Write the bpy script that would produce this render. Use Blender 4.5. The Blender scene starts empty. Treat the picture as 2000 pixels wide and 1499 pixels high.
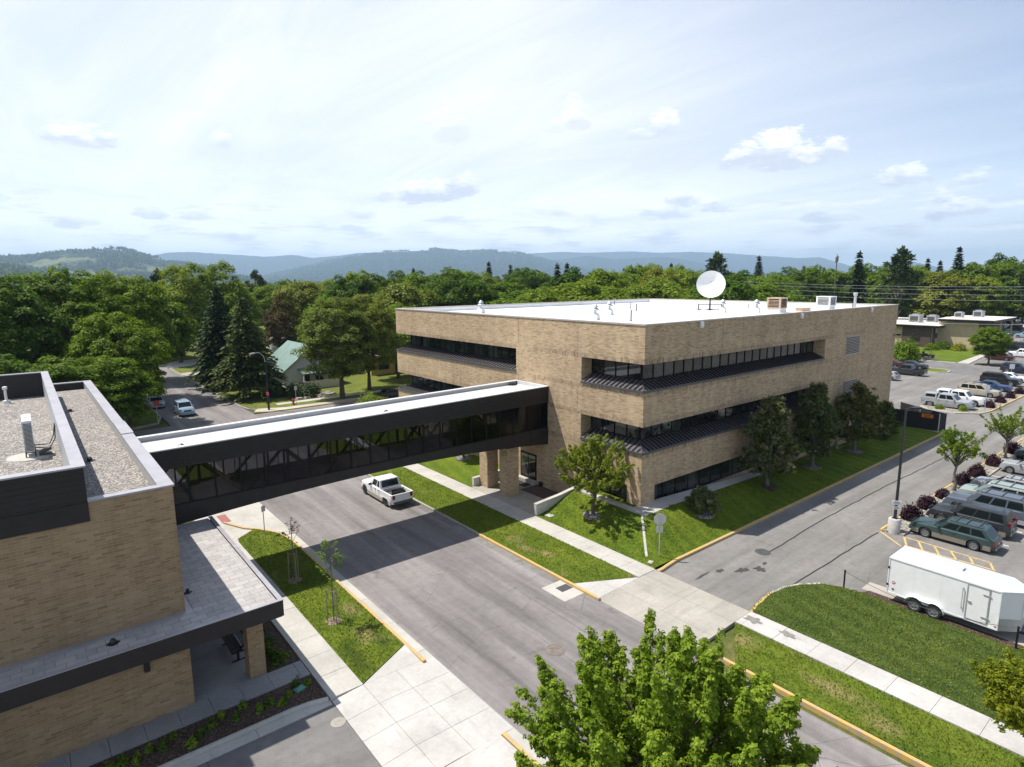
import bpy, math, random
import numpy as np
from mathutils import Vector, Matrix
PI = math.pi
HAZE = 9.5e-5
R = math.radians
rng = np.random.default_rng(7)
random.seed(5)
SC = bpy.context.scene
COL = SC.collection

# ------------------------------------------------------------------ tagging
def tag(o, label=None, cat=None, group=None, kind=None):
    if label: o['label'] = label
    if cat: o['category'] = cat
    if group: o['group'] = group
    if kind: o['kind'] = kind
    return o
def empty(name, loc=(0, 0, 0), rz=0.0, label=None, cat=None, group=None):
    o = bpy.data.objects.new(name, None); COL.objects.link(o)
    o.location = loc; o.rotation_euler = (0, 0, rz); o.empty_display_size = .3
    return tag(o, label, cat, group)
def copy_tree(o, parent=None):
    c = o.copy(); COL.objects.link(c)
    if parent is not None: c.parent = parent
    for ch in list(o.children): copy_tree(ch, c)
    return c

# ------------------------------------------------------------------ mesh builder
class MB:
    def __init__(s): s.v = []; s.f = []; s.m = []; s.cm = 0
    def face(s, pts):
        i = len(s.v); s.v += [tuple(p) for p in pts]; s.f.append(tuple(range(i, i + len(pts)))); s.m.append(s.cm)
    def box(s, x0, x1, y0, y1, z0, z1):
        i = len(s.v)
        s.v += [(x0, y0, z0), (x1, y0, z0), (x1, y1, z0), (x0, y1, z0), (x0, y0, z1), (x1, y0, z1), (x1, y1, z1), (x0, y1, z1)]
        for q in ((0, 3, 2, 1), (4, 5, 6, 7), (0, 1, 5, 4), (1, 2, 6, 5), (2, 3, 7, 6), (3, 0, 4, 7)):
            s.f.append(tuple(i + k for k in q)); s.m.append(s.cm)
    def obox(s, c, ax, ay, az):          # oriented box: centre + three half axes
        c, ax, ay, az = map(Vector, (c, ax, ay, az)); i = len(s.v)
        for sz in (-1, 1):
            for sx, sy in ((-1, -1), (1, -1), (1, 1), (-1, 1)):
                s.v.append(tuple(c + sx * ax + sy * ay + sz * az))
        for q in ((0, 3, 2, 1), (4, 5, 6, 7), (0, 1, 5, 4), (1, 2, 6, 5), (2, 3, 7, 6), (3, 0, 4, 7)):
            s.f.append(tuple(i + k for k in q)); s.m.append(s.cm)
    def bar(s, a, b, w, h=None, up=(0, 0, 1)):
        a, b = Vector(a), Vector(b); d = b - a; h = w if h is None else h
        u = Vector(up); side = d.cross(u)
        if side.length < 1e-6: side = Vector((1, 0, 0))
        side.normalize(); u = side.cross(d).normalized()
        s.obox((a + b) / 2, d / 2, side * w / 2, u * h / 2)
    def prism(s, poly, z0, z1):
        n = len(poly); i = len(s.v)
        ar = sum(poly[k][0] * poly[(k + 1) % n][1] - poly[(k + 1) % n][0] * poly[k][1] for k in range(n))
        if ar < 0: poly = poly[::-1]
        s.v += [(p[0], p[1], z0) for p in poly] + [(p[0], p[1], z1) for p in poly]
        s.f.append(tuple(i + k for k in reversed(range(n)))); s.f.append(tuple(i + n + k for k in range(n))); s.m += [s.cm] * 2
        for k in range(n):
            j = (k + 1) % n; s.f.append((i + k, i + j, i + n + j, i + n + k)); s.m.append(s.cm)
    def ring(s, rings, closed=True, caps=True):
        i = len(s.v); n = len(rings[0])
        for r in rings: s.v += [tuple(p) for p in r]
        for a in range(len(rings) - 1):
            for k in range(n if closed else n - 1):
                j = (k + 1) % n
                s.f.append((i + a * n + k, i + a * n + j, i + (a + 1) * n + j, i + (a + 1) * n + k)); s.m.append(s.cm)
        if caps:
            s.f.append(tuple(i + k for k in reversed(range(n)))); s.f.append(tuple(i + (len(rings) - 1) * n + k for k in range(n))); s.m += [s.cm] * 2
    def tube(s, pts, rad, n=8, caps=True):
        pts = [Vector(p) for p in pts]; rr = rad if isinstance(rad, (list, tuple)) else [rad] * len(pts)
        rings = []; prev = None
        for k, p in enumerate(pts):
            d = (pts[min(k + 1, len(pts) - 1)] - pts[max(k - 1, 0)]).normalized()
            ref = prev if prev is not None else (Vector((1, 0, 0)) if abs(d.x) < .9 else Vector((0, 1, 0)))
            u = (ref - d * ref.dot(d)).normalized(); w = d.cross(u); prev = u
            rings.append([p + (u * math.cos(2 * PI * a / n) + w * math.sin(2 * PI * a / n)) * rr[k] for a in range(n)])
        s.ring(rings, True, caps)
    def lathe(s, prof, c=(0, 0, 0), n=16, axis='z', caps=True):
        rings = []
        for r, h in prof:
            ring = []
            for a in range(n):
                t = 2 * PI * a / n; p = (r * math.cos(t), r * math.sin(t), h)
                if axis == 'y': p = (p[0], -p[2], p[1])
                if axis == 'x': p = (p[2], p[0], p[1])
                ring.append((p[0] + c[0], p[1] + c[1], p[2] + c[2]))
            rings.append(ring)
        s.ring(rings, True, caps)
    def build(s, name, mats, parent=None, loc=None, smooth=None, rz=0.0):
        me = bpy.data.meshes.new(name); me.from_pydata(s.v, [], s.f)
        mats = mats if isinstance(mats, (list, tuple)) else [mats]
        for m in mats: me.materials.append(m)
        if len(mats) > 1: me.polygons.foreach_set('material_index', s.m)
        if smooth is not None:
            me.shade_smooth(); me.set_sharp_from_angle(angle=R(smooth))
        me.update()
        return link(name, me, parent, loc, rz)
def link(name, me, parent=None, loc=None, rz=0.0):
    o = bpy.data.objects.new(name, me); COL.objects.link(o)
    if parent is not None: o.parent = parent
    if loc is not None: o.location = loc
    if rz: o.rotation_euler = (0, 0, rz)
    return o

# ------------------------------------------------------------------ materials
class NT:
    def __init__(s, mat):
        s.t = mat.node_tree; s.n = s.t.nodes; s.l = s.t.links
    def add(s, ty, **kw):
        nd = s.n.new(ty)
        for k, v in kw.items():
            if k.startswith('_'): setattr(nd, k[1:], v)
        for k, v in kw.items():
            if not k.startswith('_'): s.set(nd, k, v)
        return nd
    def set(s, nd, k, v):
        inp = nd.inputs[int(k[1:])] if k[0] == 'i' and k[1:].isdigit() else nd.inputs[k.replace('__', ' ')]
        if isinstance(v, bpy.types.NodeSocket): s.l.new(v, inp)
        elif isinstance(v, bpy.types.Node): s.l.new(v.outputs[0], inp)
        else:
            if isinstance(v, (tuple, list)) and len(v) == 3 and inp.type == 'RGBA': v = (*v, 1)
            inp.default_value = v
    def math(s, op, a, b=0.0, c=None):
        nd = s.n.new('ShaderNodeMath'); nd.operation = op; s.set(nd, 'i0', a); s.set(nd, 'i1', b)
        if c is not None: s.set(nd, 'i2', c)
        return nd.outputs[0]
    def mix(s, f, a, b, mode='MIX'):
        nd = s.n.new('ShaderNodeMix'); nd.data_type = 'RGBA'; nd.blend_type = mode
        s.set(nd, 'i0', f); s.set(nd, 'i6', a); s.set(nd, 'i7', b); return nd.outputs[2]
    def ramp(s, f, stops):
        nd = s.n.new('ShaderNodeValToRGB'); s.set(nd, 'i0', f); e = nd.color_ramp.elements
        while len(e) < len(stops): e.new(.5)
        for k, (p, c) in enumerate(stops):
            e[k].position = p; e[k].color = (*c, 1) if len(c) == 3 else c
        return nd.outputs[0]
    def mr(s, f, a, b, c=0.0, d=1.0):
        nd = s.n.new('ShaderNodeMapRange'); nd.clamp = True
        for k, v in enumerate((f, a, b, c, d)): s.set(nd, 'i%d' % k, v)
        return nd.outputs[0]
    def noise(s, vec, scale, detail=4.0, rough=.55, dist=0.0):
        return s.add('ShaderNodeTexNoise', Vector=vec, Scale=scale, Detail=detail, Roughness=rough, Distortion=dist).outputs[0]
    def pos(s): return s.n.new('ShaderNodeNewGeometry').outputs['Position']
    def obj(s): return s.n.new('ShaderNodeTexCoord').outputs['Object']
    def map(s, vec, scale=(1, 1, 1), rot=(0, 0, 0), loc=(0, 0, 0)):
        return s.add('ShaderNodeMapping', Vector=vec, Scale=scale, Rotation=rot, Location=loc).outputs[0]
    def bump(s, h, strength=.3, dist=.02):
        return s.add('ShaderNodeBump', Height=h, Strength=strength, Distance=dist).outputs[0]
def new_mat(name):
    m = bpy.data.materials.new(name); m.use_nodes = True
    nt = NT(m); bs = nt.n['Principled BSDF']
    return m, nt, bs
M = {}
def plain(name, col, rough=.6, metal=0.0, var=.12, scale=3.0, spec=.5, bump=0.0, bscale=60, coat=0.0):
    m, nt, bs = new_mat(name)
    v = nt.obj()
    n = nt.noise(v, scale, 5)
    dark = tuple(c * (1 - var) for c in col); lite = tuple(min(1, c * (1 + var)) for c in col)
    nt.set(bs, 'Base Color', nt.ramp(n, [(.3, dark), (.7, lite)]))
    nt.set(bs, 'Roughness', nt.mr(nt.noise(v, scale * 4, 3), .3, .7, max(.02, rough - .08), min(1, rough + .08)))
    bs.inputs['Metallic'].default_value = metal; bs.inputs['Specular IOR Level'].default_value = spec
    if coat: bs.inputs['Coat Weight'].default_value = coat; bs.inputs['Coat Roughness'].default_value = .05
    if bump: nt.set(bs, 'Normal', nt.bump(nt.noise(v, bscale, 3), bump))
    M[name] = m; return m
def brick_coords(nt):
    g = nt.n.new('ShaderNodeNewGeometry'); sp = nt.add('ShaderNodeSeparateXYZ', i0=g.outputs['Position'])
    sn = nt.add('ShaderNodeSeparateXYZ', i0=g.outputs['Normal'])
    isx = nt.math('GREATER_THAN', nt.math('ABSOLUTE', sn.outputs[0]), .5)
    u = nt.math('ADD', nt.math('MULTIPLY', sp.outputs[1], isx), nt.math('MULTIPLY', sp.outputs[0], nt.math('SUBTRACT', 1.0, isx)))
    isz = nt.math('GREATER_THAN', nt.math('ABSOLUTE', sn.outputs[2]), .5)
    w = nt.math('ADD', nt.math('MULTIPLY', sp.outputs[2], nt.math('SUBTRACT', 1.0, isz)), nt.math('MULTIPLY', sp.outputs[1], isz))
    return u, w, g.outputs['Position']
def brick(name, stops, mortar, bl=.4, bh=.125, soldier=False, patch=.35, joint=.012, hue=(1, 1, 1)):
    m, nt, bs = new_mat(name)
    u, w, pos = brick_coords(nt)
    if soldier: u, w = w, u
    cv = nt.add('ShaderNodeCombineXYZ', X=u, Y=w).outputs[0]
    b = nt.add('ShaderNodeTexBrick', Vector=cv, Color1=(0, 0, 0), Color2=(1, 1, 1), Mortar=(.5, .5, .5), Scale=1.0)
    b.offset = 0.0 if soldier else .5
    for k, v in (('Mortar Size', joint), ('Mortar Smooth', .2), ('Bias', 0.0), ('Brick Width', bl), ('Row Height', bh)): b.inputs[k].default_value = v
    # patches of darker brick laid in diagonal stretches
    pn = nt.noise(nt.map(pos, (.45, .45, 1.1)), 1.0, 4, .6)
    val = nt.math('ADD', nt.math('MULTIPLY', b.outputs['Color'], 1.0), nt.math('MULTIPLY', nt.math('SUBTRACT', pn, .5), patch))
    c = nt.ramp(val, stops)
    c = nt.mix(b.outputs['Fac'], c, mortar)
    big = nt.noise(nt.map(pos, (.12, .12, .25)), 1.0, 5, .6)
    c = nt.mix(1.0, c, nt.ramp(big, [(.3, (.86, .85, .84)), (.7, (1.06, 1.05, 1.03))]), 'MULTIPLY')
    stk = nt.noise(nt.map(pos, (1.6, 1.6, .10)), 1.0, 6, .65)
    c = nt.mix(1.0, c, nt.ramp(stk, [(.30, (.86, .85, .84)), (.55, (1, 1, 1)), (.75, (1.06, 1.06, 1.05))]), 'MULTIPLY')
    nt.set(bs, 'Base Color', c); bs.inputs['Roughness'].default_value = .85
    bs.inputs['Specular IOR Level'].default_value = .10
    nt.set(bs, 'Normal', nt.bump(nt.math('SUBTRACT', 1.0, b.outputs['Fac']), .35, .01))
    M[name] = m; return m
brick('tan_brick', [(0, (.315, .22, .130)), (.08, (.365, .262, .160)), (.3, (.465, .350, .222)), (.75, (.52, .393, .252)), (1, (.59, .457, .305))], (.45, .345, .24), .36, .088, patch=.28)
brick('soldier_brick', [(0, (.26, .18, .11)), (.3, (.36, .26, .165)), (1, (.50, .39, .265))], (.35, .28, .2), .40, .16, True, patch=.2, joint=.016)
brick('wing_brick', [(0, (.25, .17, .094)), (.07, (.27, .186, .104)), (.22, (.305, .215, .123)), (.8, (.35, .25, .146)), (1, (.385, .28, .17))], (.36, .275, .18), .36, .112, patch=.16)

def glass_dark(name, col=(.012, .016, .018), rough=.03, spec=.6, panes=False):
    m, nt, bs = new_mat(name)
    u, w, pos = brick_coords(nt)
    bs.inputs['Base Color'].default_value = (*col, 1); bs.inputs['Roughness'].default_value = rough
    if panes:                                        # rooms behind the panes: some with pale blinds part way down, some with furniture
        cell = nt.add('ShaderNodeTexWhiteNoise', _noise_dimensions='2D', Vector=nt.add('ShaderNodeCombineXYZ', X=nt.math('FLOOR', nt.math('MULTIPLY', u, .8475)), Y=nt.math('FLOOR', nt.math('MULTIPLY', w, .23))).outputs[0])
        inside = nt.noise(nt.add('ShaderNodeCombineXYZ', X=nt.math('MULTIPLY', u, 1.6), Y=nt.math('MULTIPLY', w, 2.4)).outputs[0], 1.0, 4, .6)
        c = nt.mix(nt.mr(cell.outputs[0], .55, .95, 0, .6), nt.ramp(inside, [(.4, (.006, .008, .009)), (.62, (.03, .034, .034)), (.75, (.07, .065, .055))]), (.085, .09, .085))
        nt.set(bs, 'Base Color', c)
    bs.inputs['IOR'].default_value = 1.52; bs.inputs['Specular IOR Level'].default_value = spec
    nt.set(bs, 'Normal', nt.bump(nt.noise(pos, .8, 2), .03, .05))
    M[name] = m; return m
glass_dark('window_glass', panes=True)
glass_dark('car_glass', (.010, .014, .015), .03, .35)
def bridge_glass():
    m, nt, bs = new_mat('bridge_glass'); out = nt.n['Material Output']
    tr = nt.add('ShaderNodeBsdfTransparent', Color=(.52, .53, .55)); gl = nt.add('ShaderNodeBsdfGlossy', Color=(.38, .38, .40), Roughness=.02)
    fr = nt.add('ShaderNodeFresnel', IOR=1.5)
    mx = nt.add('ShaderNodeMixShader', i0=fr.outputs[0], i1=tr.outputs[0], i2=gl.outputs[0])
    nt.l.new(mx.outputs[0], out.inputs['Surface']); M['bridge_glass'] = m
bridge_glass()
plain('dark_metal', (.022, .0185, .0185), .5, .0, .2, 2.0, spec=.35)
plain('ledge_metal', (.10, .095, .10), .38, .2, .12, 1.5)
plain('dark_frame', (.007, .007, .0075), .55, spec=.2)
plain('black_paint', (.012, .012, .013), .35)
plain('interior_dark', (.02, .019, .018), .9)
plain('coping_grey', (.36, .35, .37), .45, .3, .1, 1.0)
plain('coping_tan', (.46, .41, .36), .5, .2, .08, 1.0)
def membrane(nm, k):
    m, nt, bs = new_mat(nm); p = nt.pos()
    b = nt.add('ShaderNodeTexBrick', Vector=p, Color1=(k * .95,) * 3, Color2=(k,) * 3, Mortar=(k * .76,) * 3, Scale=1.0)
    for k, v in (('Mortar Size', .025), ('Bias', 0.0), ('Brick Width', 14.0), ('Row Height', 2.4), ('Mortar Smooth', .4)): b.inputs[k].default_value = v
    n = nt.noise(p, .22, 6, .65); d = nt.noise(p, 1.6, 5, .7)
    c = nt.mix(1.0, b.outputs[0], nt.ramp(n, [(.3, (.84, .83, .81)), (.58, (1, 1, 1))]), 'MULTIPLY'); c = nt.mix(nt.mr(d, .60, .78, 0, .25), c, (.50, .48, .44))
    nt.set(bs, 'Base Color', c); bs.inputs['Roughness'].default_value = .75; bs.inputs['Specular IOR Level'].default_value = .2; M[nm] = m
membrane('white_roof', .80); membrane('grey_roof', .56)
plain('white_paint', (.78, .78, .77), .4, 0, .04)
plain('louvre', (.47, .43, .41), .6)
plain('trailer_roof_metal', (.50, .52, .56), .5, .1, .06)
plain('white_plastic', (.72, .73, .72), .5, 0, .05)
plain('galv', (.50, .52, .53), .45, .6, .1)
plain('tan_metal', (.52, .37, .26), .5, .1, .08)
plain('rubber', (.016, .016, .017), .8)
plain('rim_metal', (.27, .275, .28), .35, .4, .1)
plain('dark_rim', (.05, .05, .052), .4, .5)
plain('chrome', (.62, .63, .64), .15, .95, .03)
plain('head_lamp', (.42, .44, .46), .15, 0, .05, spec=.6)
plain('tail_lamp', (.20, .010, .010), .2, 0, .1)
plain('amber_lamp', (.55, .20, .02), .25, 0, .1)
plain('plate_white', (.62, .63, .66), .5)
plain('plastic_grey', (.07, .07, .072), .6)
plain('roof_gravel_dark', (.2, .2, .2), .9)
def worn_yellow():
    m, nt, bs = new_mat('yellow_paint'); p = nt.pos(); n = nt.noise(p, 2.6, 6, .75); f = nt.noise(p, 14, 4, .7)
    c = nt.mix(nt.mr(nt.math('ADD', n, nt.math('MULTIPLY', nt.math('SUBTRACT', f, .5), .6)), .47, .60, 0, .85), nt.ramp(f, [(.3, (.46, .285, .075)), (.7, (.60, .39, .12))]), (.33, .29, .235))
    nt.set(bs, 'Base Color', c); bs.inputs['Roughness'].default_value = .85; nt.set(bs, 'Normal', nt.bump(f, .3, .01)); M['yellow_paint'] = m
worn_yellow()
plain('yellow_line', (.52, .36, .13), .8, 0, .35, 5.0)
plain('red_pad', (.29, .105, .095), .8, 0, .1)
plain('bark', (.085, .065, .048), .95, 0, .35, 6.0, bump=.8, bscale=14)
plain('bark_grey', (.13, .115, .10), .95, 0, .35, 6.0, bump=.8, bscale=14)
plain('stake_wood', (.30, .24, .17), .9)
plain('green_plastic', (.10, .28, .20), .5)
plain('tan_stucco', (.46, .37, .235), .9, 0, .08, 1.2, bump=.1, bscale=20)
plain('brown_panel', (.085, .055, .043), .85, 0, .1, 1.2)
plain('tan_roof', (.62, .57, .52), .85, 0, .06, .4)
plain('green_roof', (.145, .225, .20), .5, .1, .14, .8)
plain('grey_shingle', (.21, .19, .20), .95, 0, .15, 2.0, bump=.3, bscale=12)
plain('siding_white', (.60, .60, .57), .7, 0, .06)
plain('siding_yellow', (.52, .42, .17), .75, 0, .06)
plain('dark_trim', (.03, .018, .016), .6)
plain('teal_trim', (.03, .16, .13), .5)
plain('fence_black', (.014, .013, .014), .75, 0, .2, 3.0)
plain('pole_black', (.022, .022, .026), .45, .2)
plain('concrete_base', (.46, .44, .41), .9, 0, .12, 3.0, bump=.3, bscale=20)
plain('sign_back', (.50, .52, .54), .4, .6, .08)
plain('sign_white', (.76, .76, .76), .5)
plain('sign_red', (.45, .03, .035), .45)
plain('sign_orange', (.75, .20, .02), .5)
plain('pink_tape', (.80, .10, .28), .6)
plain('hydrant_red', (.38, .03, .025), .45)
plain('rock', (.36, .31, .29), .95, 0, .25, 3.0, bump=.6, bscale=10)
plain('wood_grey', (.17, .14, .12), .9, 0, .2, 3)
plain('wire', (.42, .43, .44), .5)

def paint(name, col, metal=.12, rough=.38, coat=.45):
    return plain(name, col, rough, metal, .02, .6, .5, coat=coat)
for n_, c_ in {'car_white': (.74, .75, .76), 'car_silver': (.33, .345, .36), 'car_beige': (.40, .36, .28), 'car_teal': (.026, .056, .056), 'car_blue': (.022, .05, .13),
               'car_navy': (.012, .02, .045), 'car_black': (.010, .011, .013), 'car_maroon': (.075, .012, .016), 'car_charcoal': (.03, .033, .038), 'car_sage': (.30, .36, .33), 'car_lightblue': (.27, .36, .44),
               'car_red': (.32, .02, .02), 'car_brightblue': (.03, .12, .42), 'car_greyblue': (.10, .12, .15), 'lower_tan': (.21, .185, .15), 'car_green': (.03, .09, .07)}.items():
    paint(n_, c_, .05 if n_ == 'car_white' else .12)

def concrete(name, col, joints=None, lo=.80, hi=1.1):
    m, nt, bs = new_mat(name); p = nt.pos()
    a = nt.noise(p, .35, 6, .6); b = nt.noise(p, 6.0, 5, .7); cst = nt.noise(nt.map(p, (1, .25, 1)), 1.7, 5, .65, .4)
    c = nt.mix(1.0, col, nt.ramp(a, [(.3, (lo, lo, lo * .98)), (.7, (hi, hi, hi))]), 'MULTIPLY')
    c = nt.mix(1.0, c, nt.ramp(b, [(.25, (.88, .88, .88)), (.75, (1.08, 1.08, 1.07))]), 'MULTIPLY')
    c = nt.mix(nt.mr(cst, .56, .74, 0, .42), c, tuple(k * .5 for k in col))
    tm = nt.noise(nt.map(p, (.22, 1.6, 1), (0, 0, -.25)), 1.1, 4, .6, .5)
    c = nt.mix(nt.mr(tm, .56, .70, 0, .30), c, tuple(k * .6 for k in col))
    nt.set(bs, 'Base Color', c); bs.inputs['Roughness'].default_value = .9; bs.inputs['Specular IOR Level'].default_value = .25
    nt.set(bs, 'Normal', nt.bump(b, .15, .01)); M[name] = m
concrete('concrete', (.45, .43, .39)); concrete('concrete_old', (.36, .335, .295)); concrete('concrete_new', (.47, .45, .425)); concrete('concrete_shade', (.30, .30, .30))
def pavers():
    m, nt, bs = new_mat('roof_pavers'); p = nt.pos()
    b = nt.add('ShaderNodeTexBrick', Vector=p, Color1=(.335, .32, .305), Color2=(.40, .38, .36), Mortar=(.21, .20, .20), Scale=1.0)
    for k, v in (('Mortar Size', .012), ('Bias', 0.0), ('Brick Width', .6), ('Row Height', .38)): b.inputs[k].default_value = v
    n = nt.noise(p, 2.5, 5)
    nt.set(bs, 'Base Color', nt.mix(1.0, b.outputs[0], nt.ramp(n, [(.3, (.85, .85, .86)), (.7, (1.08, 1.07, 1.05))]), 'MULTIPLY'))
    bs.inputs['Roughness'].default_value = .9; M['roof_pavers'] = m
pavers()
def asphalt(name, base, along=(1, .06, 1), track=.5):
    m, nt, bs = new_mat(name); p = nt.pos()
    big = nt.noise(p, .11, 6, .62); streak = nt.noise(nt.map(p, along), .9, 5, .6, .3); fine = nt.noise(p, 26.0, 4, .8); mid = nt.noise(p, 2.2, 5, .65)
    c = nt.ramp(big, [(.28, tuple(k * .80 for k in base)), (.5, base), (.74, tuple(k * 1.28 for k in base))])
    c = nt.mix(1.0, c, nt.ramp(streak, [(.28, (1 - .24 * track * 2,) * 3), (.72, (1 + .24 * track * 2,) * 3)]), 'MULTIPLY')
    c = nt.mix(1.0, c, nt.ramp(mid, [(.3, (.88, .88, .89)), (.72, (1.10, 1.10, 1.09))]), 'MULTIPLY')
    c = nt.mix(1.0, c, nt.ramp(fine, [(.25, (.66, .66, .66)), (.78, (1.30, 1.30, 1.28))]), 'MULTIPLY')
    # oil stains and patches
    st = nt.noise(p, .9, 3, .5, 1.2)
    c = nt.mix(nt.mr(st, .66, .74, 0, .45), c, tuple(k * .45 for k in base))
    # hairline cracks
    vo = nt.add('ShaderNodeTexVoronoi', _feature='DISTANCE_TO_EDGE', Vector=nt.mix(.12, p, nt.add('ShaderNodeTexNoise', Vector=p, Scale=1.5, Detail=4.0).outputs['Color']), Scale=.16)
    c = nt.mix(nt.mr(vo.outputs[0], .0, .0022, .55, 0), c, (.03, .03, .03))
    nt.set(bs, 'Base Color', c); bs.inputs['Roughness'].default_value = .88; bs.inputs['Specular IOR Level'].default_value = .3
    nt.set(bs, 'Normal', nt.bump(fine, .25, .006)); M[name] = m
asphalt('asphalt_street', (.196, .180, .174), track=.85); asphalt('asphalt_lot', (.192, .182, .170), (.06, 1, 1), .45); asphalt('asphalt_dark', (.17, .163, .157), (.4, 1, 1), .35)
def grass(name, g1, g2, dry, dryamt=.62, stripe=.30, spots=()):
    m, nt, bs = new_mat(name); p = nt.pos()
    big = nt.noise(p, .32, 5, .6); mid = nt.noise(nt.map(p, (1, .5, 1), (0, 0, .5)), 1.6, 7, .78, .6); clump = nt.noise(p, 5.0, 5, .8, .3); fine = nt.noise(p, 17.0, 4, .85)
    c = nt.ramp(mid, [(.30, g1), (.68, g2)])
    c = nt.mix(nt.mr(big, .40, .66, 0, .6), c, tuple(k * q for k, q in zip(g2, (1.30, 1.15, 1.0))))
    if stripe:
        sp = nt.add('ShaderNodeSeparateXYZ', i0=nt.map(p, (1, 1, 1), (0, 0, .25)))
        s = nt.math('SINE', nt.math('ADD', nt.math('MULTIPLY', sp.outputs[0], 5.2), nt.math('ADD', nt.math('MULTIPLY', big, 4.0), nt.math('MULTIPLY', mid, 3.0))))
        c = nt.mix(nt.mr(s, -1, 1, 0, stripe), c, tuple(k * .6 for k in g1))
    dn = nt.noise(p, .55, 7, .74, .6)
    c = nt.mix(nt.mr(dn, dryamt, dryamt + .12, 0, .75), c, dry)
    c = nt.mix(nt.mr(clump, .58, .80, 0, .5), c, tuple(k * .8 for k in dry))
    for (px_, py_, rx_, ry_, kc) in spots:           # worn and dry spots with a place of their own
        q = nt.add('ShaderNodeVectorMath', _operation='MULTIPLY', i0=nt.add('ShaderNodeVectorMath', _operation='SUBTRACT', i0=p, i1=(px_, py_, 0)).outputs[0], i1=(1 / rx_, 1 / ry_, 0)).outputs[0]
        ln = nt.add('ShaderNodeVectorMath', _operation='LENGTH', i0=q).outputs['Value']
        c = nt.mix(nt.mr(nt.math('ADD', ln, nt.math('MULTIPLY', nt.math('SUBTRACT', mid, .5), 2.6)), .2, 1.3, .62, 0), c, kc)
    c = nt.mix(1.0, c, nt.ramp(clump, [(.25, (.55, .56, .58)), (.5, (.98, .98, .98)), (.75, (1.35, 1.3, 1.2))]), 'MULTIPLY')
    c = nt.mix(1.0, c, nt.ramp(fine, [(.24, (.45, .45, .45)), (.5, (1, 1, 1)), (.8, (1.55, 1.5, 1.4))]), 'MULTIPLY')
    nt.set(bs, 'Base Color', c); bs.inputs['Roughness'].default_value = .95; bs.inputs['Specular IOR Level'].default_value = .12
    nt.set(bs, 'Normal', nt.bump(nt.math('ADD', fine, clump), .8, .06)); M[name] = m
TAN_, DGR_ = (.33, .25, .125), (.030, .050, .012)
SPOTS = [(-7.6, -16.5, .55, 1.3, TAN_), (-7.3, -12.2, .6, .8, TAN_), (-8.3, -18.6, .5, .7, TAN_), (-8.7, 2.1, .4, .8, TAN_), (-8.4, 3.7, .5, .7, TAN_), (-8.2, .6, .4, .6, TAN_), (-20.9, -.2, .5, .7, TAN_), (-20.5, 2.4, .4, .8, TAN_), (-20.6, -1.2, .3, 1.0, DGR_), (-22.1, -1.5, .5, 1.2, DGR_), (-22.0, -2.7, .4, .7, DGR_)]
grass('lawn', (.052, .100, .009), (.135, .188, .018), (.25, .195, .09), .64)
grass('lawn_deep', (.038, .070, .015), (.086, .124, .030), (.20, .18, .085), .68, .42)
grass('lawn_strip', (.054, .098, .010), (.130, .178, .019), (.29, .22, .11), .59, .15, SPOTS)
grass('field', (.06, .085, .020), (.12, .14, .04), (.25, .20, .11), .56, 0)
grass('far_lawn', (.085, .115, .022), (.14, .165, .035), (.22, .18, .085), .6, 0)
def gravel(name, stops, scale, pos=True, b=.6):
    m, nt, bs = new_mat(name); p = nt.pos()
    vo = nt.add('ShaderNodeTexVoronoi', Vector=p, Scale=scale); w = nt.add('ShaderNodeSeparateColor', i0=vo.outputs['Color'])
    n = nt.noise(p, .7, 5, .6)
    c = nt.ramp(w.outputs[0], stops)
    c = nt.mix(1.0, c, nt.ramp(vo.outputs['Distance'], [(.0, (1.12, 1.12, 1.12)), (.75, (.30, .30, .30))]), 'MULTIPLY')
    c = nt.mix(1.0, c, nt.ramp(n, [(.3, (.85, .85, .85)), (.7, (1.1, 1.1, 1.08))]), 'MULTIPLY')
    nt.set(bs, 'Base Color', c); bs.inputs['Roughness'].default_value = .95
    nt.set(bs, 'Normal', nt.bump(nt.math('MULTIPLY', vo.outputs['Distance'], -1.0), b, .03)); M[name] = m
gravel('roof_gravel', [(0, (.20, .185, .17)), (.4, (.40, .365, .335)), (.8, (.52, .475, .43)), (1, (.68, .63, .57))], 13.0)
gravel('bed_gravel', [(0, (.25, .22, .18)), (.5, (.46, .42, .35)), (1, (.62, .58, .50))], 9.0)
gravel('mulch', [(0, (.05, .028, .018)), (.5, (.105, .062, .042)), (1, (.19, .125, .09))], 16.0, b=.9)
gravel('chip_mulch', [(0, (.20, .14, .08)), (.5, (.36, .27, .17)), (1, (.50, .40, .28))], 18.0)
gravel('ring_rock', [(0, (.16, .14, .135)), (.5, (.30, .27, .26)), (1, (.45, .42, .40))], 8.0)

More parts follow.
